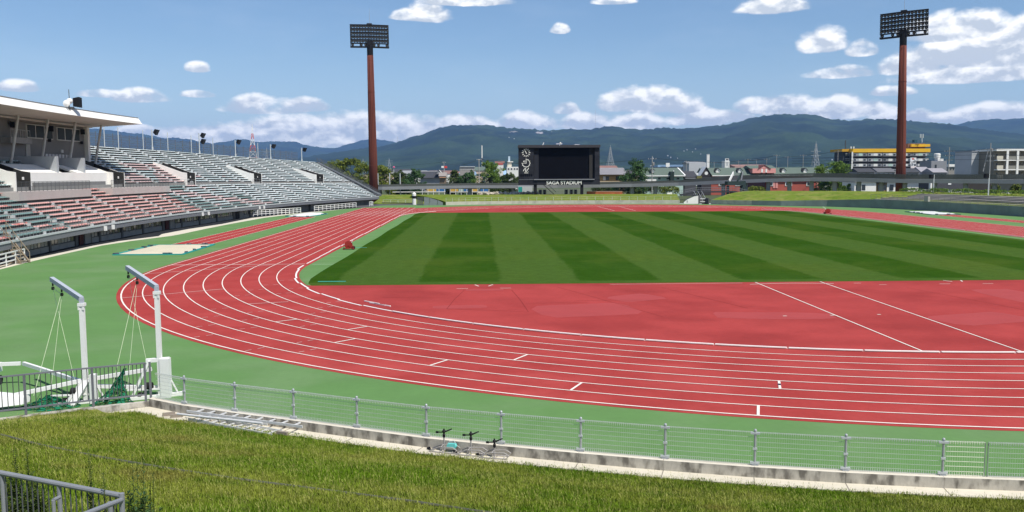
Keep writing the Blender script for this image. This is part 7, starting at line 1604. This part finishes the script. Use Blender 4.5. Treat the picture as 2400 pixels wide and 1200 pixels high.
pg = M('pylon_grey', (0.36, 0.38, 0.40), 0.6); pr_, pw = M('tower_red', (0.55, 0.10, 0.07), 0.6), M('tower_white', (0.72, 0.71, 0.70), 0.6)
pylon(595, 299, 900, 15, 'red and white lattice radio tower behind the stand', pw, (pw, pr_), nseg=9)
pylon(1430, 345, 520, 9, 'pale lattice tower right of the scoreboard', pg, nseg=9)
pylon(913, 373, 900, 8, 'grey lattice pylon left of the pink ball sign', pg, None, 'lattice pylons on the plain', arms=3)
pylon(1910, 337, 420, 6, 'slim lattice pylon left of the yellow apartment block', pg, None, 'lattice pylons on the plain', 10, arms=2)
pylon(852, 374, 1000, 8, 'faint grey pylon above the trees left of the mast', pg, None, 'lattice pylons on the plain', arms=3)
pylon(627, 350, 1000, 9, 'faint grey pylon right of the red and white tower', pg, None, 'lattice pylons on the plain', arms=3)
b = at(1130, 430, 600); t = thing('banded_mast', 'slender white mast with dark bands above the town', 'mast', (b.x, 600, 0)); h = at(1130, 341, 600).z
for i in range(9): MB().tube((0, 0, h * i / 9), (0, 0, h * (i + 1) / 9), 0.42, 8).build('section', offw if i % 2 == 0 or i > 6 else colm('band_dark', (0.10, 0.10, 0.12)), t)
for px, lab in ((886, 'thin pale post right of the mast on the walkway side'), (913.5, 'pale post between the mast and the domed tree'), (938, 'pale post in front of the dark round tree')):
    b = at(px, 432, 183); h = at(px, 406, 183).z; o = MB().tube((0, 0, 0), (0, 0, h), 0.13, 8).build('net_post', galv_l, loc=(b.x, 183, 0)); tag(o, lab, 'post', 'posts behind the raised walkway')

# ---------------------------------------------------------------- weeds by the pipe railing
def weed(px, Y, h, r, kind, label, seed, spikes=5, dens=1.0):
    rg = random.Random(seed); b = at(px, 1200, Y); b.z = lawnz(b.x, b.y); t = thing('weed_bush', label, 'bush', tuple(b), 0, 'weedy bushes by the pipe railing'); st = MB(); lb = MB()
    def leaf(p, d, ln_):
        s_ = d.cross(Vector((0, 0, 1)))
        if s_.length < 1e-3: return
        s_ = s_.normalized() * ln_ * 0.17; q = p + d * ln_ * 0.5; e = p + d * ln_ - Vector((0, 0, ln_ * 0.2)); lb.poly([p, q - s_, e, q + s_])
    n = int(46 * dens) + spikes
    for i in range(n):
        sp_ = i < spikes; a = rg.random() * 6.28; rr = r * math.sqrt(rg.random()) * (0.6 if sp_ else 1); p0 = Vector((rr * math.cos(a), rr * math.sin(a), 0)) * 0.5; hh = h * (rg.uniform(1.0, 1.22) if sp_ else rg.uniform(0.55, 0.95) * (1.05 - 0.35 * rr / r)); p1 = Vector((rr * math.cos(a), rr * math.sin(a), hh)) + Vector((rg.uniform(-.04, .04), rg.uniform(-.04, .04), 0)); st.tube(p0 - Vector((0, 0, .1)), p1, 0.006, 5, 0.002)
        m = int(hh / 0.022)
        for j in range(int(m * 0.35), m):
            k = j / m; p = p0.lerp(p1, k)
            for _ in range(2): aa = rg.random() * 6.28; leaf(p, Vector((math.cos(aa), math.sin(aa), rg.uniform(0.3, 1.3))).normalized(), rg.uniform(0.05, 0.10) * (1.1 - k * (0.75 if sp_ else 0.4)))
    st.build('stem', M('stem_green', (0.10, 0.12, 0.03), 0.8), t); lb.build('foliage', LF[kind], t)
weed(318, -64.2, 1.12, 0.21, 'green', 'dark leafy bush with two tall spikes right of the railing corner', 1, 3, 1.5); weed(345, -63.9, 0.92, 0.15, 'bush', 'low pale weed beside the dark leafy bush', 3, 2, 0.5)
weed(45, -63.0, 1.02, 0.17, 'bush', 'leafy weed seen through the left bars of the railing', 4, 2, 0.8); weed(80, -63.2, 1.02, 0.14, 'bush', 'second leafy weed behind the railing bars', 5, 2, 0.7); weed(222, -63.2, 1.12, 0.05, 'bush', 'single narrow weed behind the middle of the railing', 6, 2, 0.1); weed(255, -64.2, 0.98, 0.16, 'bush', 'grassy weed inside the corner of the railing', 7, 2, 0.6)
# ---------------------------------------------------------------- mountains
RIDGE = [(-600, 330), (-300, 318), (-100, 308), (60, 300), (200, 301), (245, 303), (290, 309), (340, 314), (380, 323), (410, 322), (440, 326), (500, 336), (530, 331), (555, 326.5), (580, 327), (605, 331.5), (650, 331), (690, 332), (720, 340), (760, 345.5), (790, 346), (815, 338), (850, 328), (875, 325.5), (900, 327.5), (925, 333), (950, 340), (1000, 350), (1100, 360)]
RIDGE2 = [(600, 385), (700, 372), (780, 358), (830, 350), (880, 345), (930, 334), (960, 322), (985, 316), (1000, 311), (1030, 300), (1060, 295.5), (1085, 294), (1105, 292.5), (1125, 292.5), (1160, 298), (1190, 300.5), (1230, 302), (1260, 304.5), (1290, 305), (1340, 302), (1380, 304.5), (1410, 296), (1425, 293.5), (1440, 294.5), (1470, 301), (1500, 303.5), (1550, 299.5), (1600, 301), (1640, 298), (1690, 293), (1730, 284), (1770, 274), (1800, 268.5), (1830, 266), (1860, 267.5), (1885, 265.5), (1910, 269.5), (1950, 279), (1985, 283), (2020, 281), (2060, 278), (2100, 279), (2150, 284), (2200, 288), (2240, 293), (2300, 303), (2360, 312), (2450, 322), (2700, 345), (3000, 370)]
RIDGE3 = [(2000, 330), (2120, 312), (2200, 298), (2240, 292), (2260, 286), (2290, 281), (2320, 279), (2350, 278), (2400, 277), (2480, 280), (2600, 290), (2800, 300), (3100, 325)]
forest = bpy.data.materials.new('forest'); forest.use_nodes = True
def forest_mat(m):
    t = m.node_tree; b = t.nodes['Principled BSDF']; g_ = N(t, 'ShaderNodeNewGeometry'); P = vmth(t, 'MULTIPLY', g_.outputs['Position'], (0.001, 0.001, 0.001))
    def nz(sc, det=6.0): n = N(t, 'ShaderNodeTexNoise'); n.inputs['Scale'].default_value = sc; n.inputs['Detail'].default_value = det; n.inputs['Roughness'].default_value = 0.62; L(t, P, n.inputs['Vector']); return n.outputs['Fac']
    c = mixc(t, mrange(t, nz(2.2), 0.40, 0.62), (0.011, 0.022, 0.009), (0.027, 0.048, 0.016)); c = mixc(t, mth(t, 'MULTIPLY', mrange(t, nz(6.0), 0.52, 0.68), 0.6), c, (0.042, 0.066, 0.024))
    v = mrange(t, nz(60.0, 4), 0.3, 0.7, 0.6, 1.4, smooth=False); n = vmth(t, 'SCALE', c); L(t, v, n.node.inputs['Scale']); L(t, n, b.inputs['Base Color']); b.inputs['Roughness'].default_value = 0.95; b.inputs['Specular IOR Level'].default_value = 0.1
forest_mat(forest)
def ridge_at(R, px): return float(np.interp(px, [p[0] for p in R], [p[1] for p in R]))
def mountain(R, D, foot, name, seed, rough=1.0, fine=2.0):
    mb = MB(); x0, x1 = R[0][0], R[-1][0]; ncol = int((x1 - x0) / 6); nrow = 46; base = 30.0; grid = []
    for j in range(nrow + 1):
        v = j / nrow                                             # 0 foot .. 0.78 ridge .. 1 behind
        for i in range(ncol + 1):
            px = x0 + (x1 - x0) * i / ncol; d0 = ray(px, 400); hx, hy = d0.x / math.hypot(d0.x, d0.y), d0.y / math.hypot(d0.x, d0.y)
            dr = ray(px, ridge_at(R, px)); H = CAM.z + D * dr.z / math.hypot(dr.x, dr.y); wob = 260 * mnoise.noise(Vector((px * 0.006, seed, 0)))
            dist = foot + (D - foot) * (v / 0.78) if v <= 0.78 else D + (v - 0.78) / 0.22 * 1600
            k = min(1.0, v / 0.78); x, y = CAM.x + hx * dist, CAM.y + hy * dist
            q = Vector((x * 0.0011, y * 0.0011, seed)); f = 1 - abs(mnoise.noise(q)) * 2.0; f2 = mnoise.fractal(Vector((x * 0.0035, y * 0.0035, seed)), 0.9, 2.1, 5)
            prof = k ** 1.25 if v <= 0.78 else 1 - 0.5 * ((v - 0.78) / 0.22) ** 1.5
            amp = math.sin(math.pi * min(1, k)) ** 0.8 * rough
            z = H * (prof + amp * (0.16 * (f - 0.3) + 0.07 * f2)) if v < 0.78 else H * prof + (7 * f2 if v > 0.779 else 0)
            if abs(v - 0.78) < 0.012: z += 7.5 * mnoise.noise(Vector((px * 0.12, seed, 1))) * fine
            # never rise above the sight line of the ridge
            lim = CAM.z + (H - CAM.z) * dist / D * (0.985 if v < 0.77 else 1.05)
            if v < 0.775: z = min(z, lim)
            mb.v.append((x, y, max(z, -0.9) if k > 0.02 else -0.9))
    for j in range(nrow):
        for i in range(ncol): a = j * (ncol + 1) + i; mb.f.append((a, a + 1, a + ncol + 2, a + ncol + 1)); mb.mi.append(0)
    return struct(mb.build(name, forest, smooth=True))
mountain(RIDGE, 13000, 8800, 'far_mountains', 2.3)
mountain(RIDGE3, 11500, 8000, 'far_mountains', 5.1)
mt = mountain(RIDGE2, 7600, 3600, 'mountains', 8.7, 1.0)
# settlements, quarries and masts on the slopes
dg = bpy.context.evaluated_depsgraph_get(); dg.update()
def hit(px, py):
    ok, loc, nn, idx, ob, mw = S.ray_cast(bpy.context.evaluated_depsgraph_get(), CAM + ray(px, py).normalized() * 2500, ray(px, py).normalized(), distance=20000)
    return loc if ok else None
rg = random.Random(4); wl = M('slope_white', (0.45, 0.45, 0.44), 0.8)
def slope_mark(px, py, i):
    if py < 320: return 'near the ridge above the scoreboard'
    if px < 1250: return 'left of the scoreboard top'
    if px < 1450: return 'behind the top of the scoreboard'
    if px < 1548: return 'above the dense dark tree'
    if px < 1592: return 'in the lower cluster above the square billboard'
    if px < 1660: return 'in the upper cluster left of the white chimney'
    return 'left of the yellow-roofed block'
spots = [(1603, 355), (1610, 352), (1623, 357), (1630, 350), (1565, 366), (1572, 370), (1588, 372), (1642, 362), (1193, 323), (1205, 326), (1293, 309.5), (1530, 372), (1950, 376)]
for i, (px, py) in enumerate(spots):
    p = hit(px, py)
    if p is None: continue
    w = rg.uniform(3.5, 6); t = thing('slope_house', 'tiny white house on the forested slope, %s' % slope_mark(px, py, i), 'house', tuple(p - Vector((0, 0, 3))), rg.random(), 'white houses on the mountainside'); MB().box((0, 0, 4), (w, 5, 4)).build('wall', wl, t); MB().raw([(-w / 2, -3.5, 6), (w / 2, -3.5, 6), (w / 2, 0, 8), (-w / 2, 0, 8), (-w / 2, 3.5, 6), (w / 2, 3.5, 6)], [(0, 1, 2, 3), (3, 2, 5, 4), (0, 3, 4), (1, 5, 2)]).build('roof', lgrey, t)
qm = M('quarry', (0.34, 0.31, 0.29), 0.95, 0.25, 0.02)
for px, py, w, h, lab in ((1203, 309, 24, 4, 'pale quarry scar on the ridge left of the scoreboard'), (1265, 311, 20, 6, 'bright white quarry scar on the ridge above the scoreboard'), (1311, 337, 18, 4, 'pinkish cleared slope just above the scoreboard'), (1352, 339, 16, 3, 'pale cleared slope above the right half of the scoreboard'), (1345, 341, 14, 4, 'small pale clearing beside the cleared slope')):
    vs = []; ok = True; r = random.Random(int(px))
    for i in range(16):
        a = 2 * math.pi * i / 16; rr = 0.5 * (0.6 + 0.5 * r.random()); p = hit(px + w * rr * math.cos(a), py + h * rr * math.sin(a))
        if p is None: ok = False; break
        vs.append(p + (CAM - p).normalized() * 25)
    if ok: o = MB().poly(vs).build('quarry', qm); tag(o, lab, 'quarry', 'cleared scars on the mountains')
for px, py0, py1, lab in ((1395.5, 258, 302, 'thin lattice mast on the middle ridge'), (1826, 258, 268, 'summit tower on the highest ridge right of centre'), (932, 320, 334, 'faint mast on the saddle right of the red-brown mast')):
    d = ray(px, py1); p = CAM + d * (7600 / math.hypot(d.x, d.y)); q = CAM + ray(px, py0) * (7600 / math.hypot(d.x, d.y)); t = thing('ridge_mast', lab, 'mast', tuple(p - Vector((0, 0, 20))), 0, 'masts on the mountain ridge'); h = (q - p).length + 20; MB().bar((0, 0, 0), (0, 0, h), 2.0).build('shaft', M('mast_pale', (0.5, 0.5, 0.52), 0.7), t); MB().box((0, 0, h * 0.85), (7, 7, 2)).build('platform', MATS['mast_pale'], t)

# ---------------------------------------------------------------- haze: one closed box of pale air round everything
hz = MB().box((0, 6400, 389), (26000, 17400, 782)); hm = bpy.data.materials.new('haze'); hm.use_nodes = True; t = hm.node_tree; t.nodes.clear()
pv = N(t, 'ShaderNodeVolumePrincipled'); pv.inputs['Color'].default_value = (0.27, 0.50, 1.0, 1.0); pv.inputs['Density'].default_value = 5.2e-5; pv.inputs['Anisotropy'].default_value = 0.0
om_ = N(t, 'ShaderNodeOutputMaterial'); L(t, pv.outputs[0], om_.inputs['Volume'])
o = hz.build('haze', hm, kind='stuff')
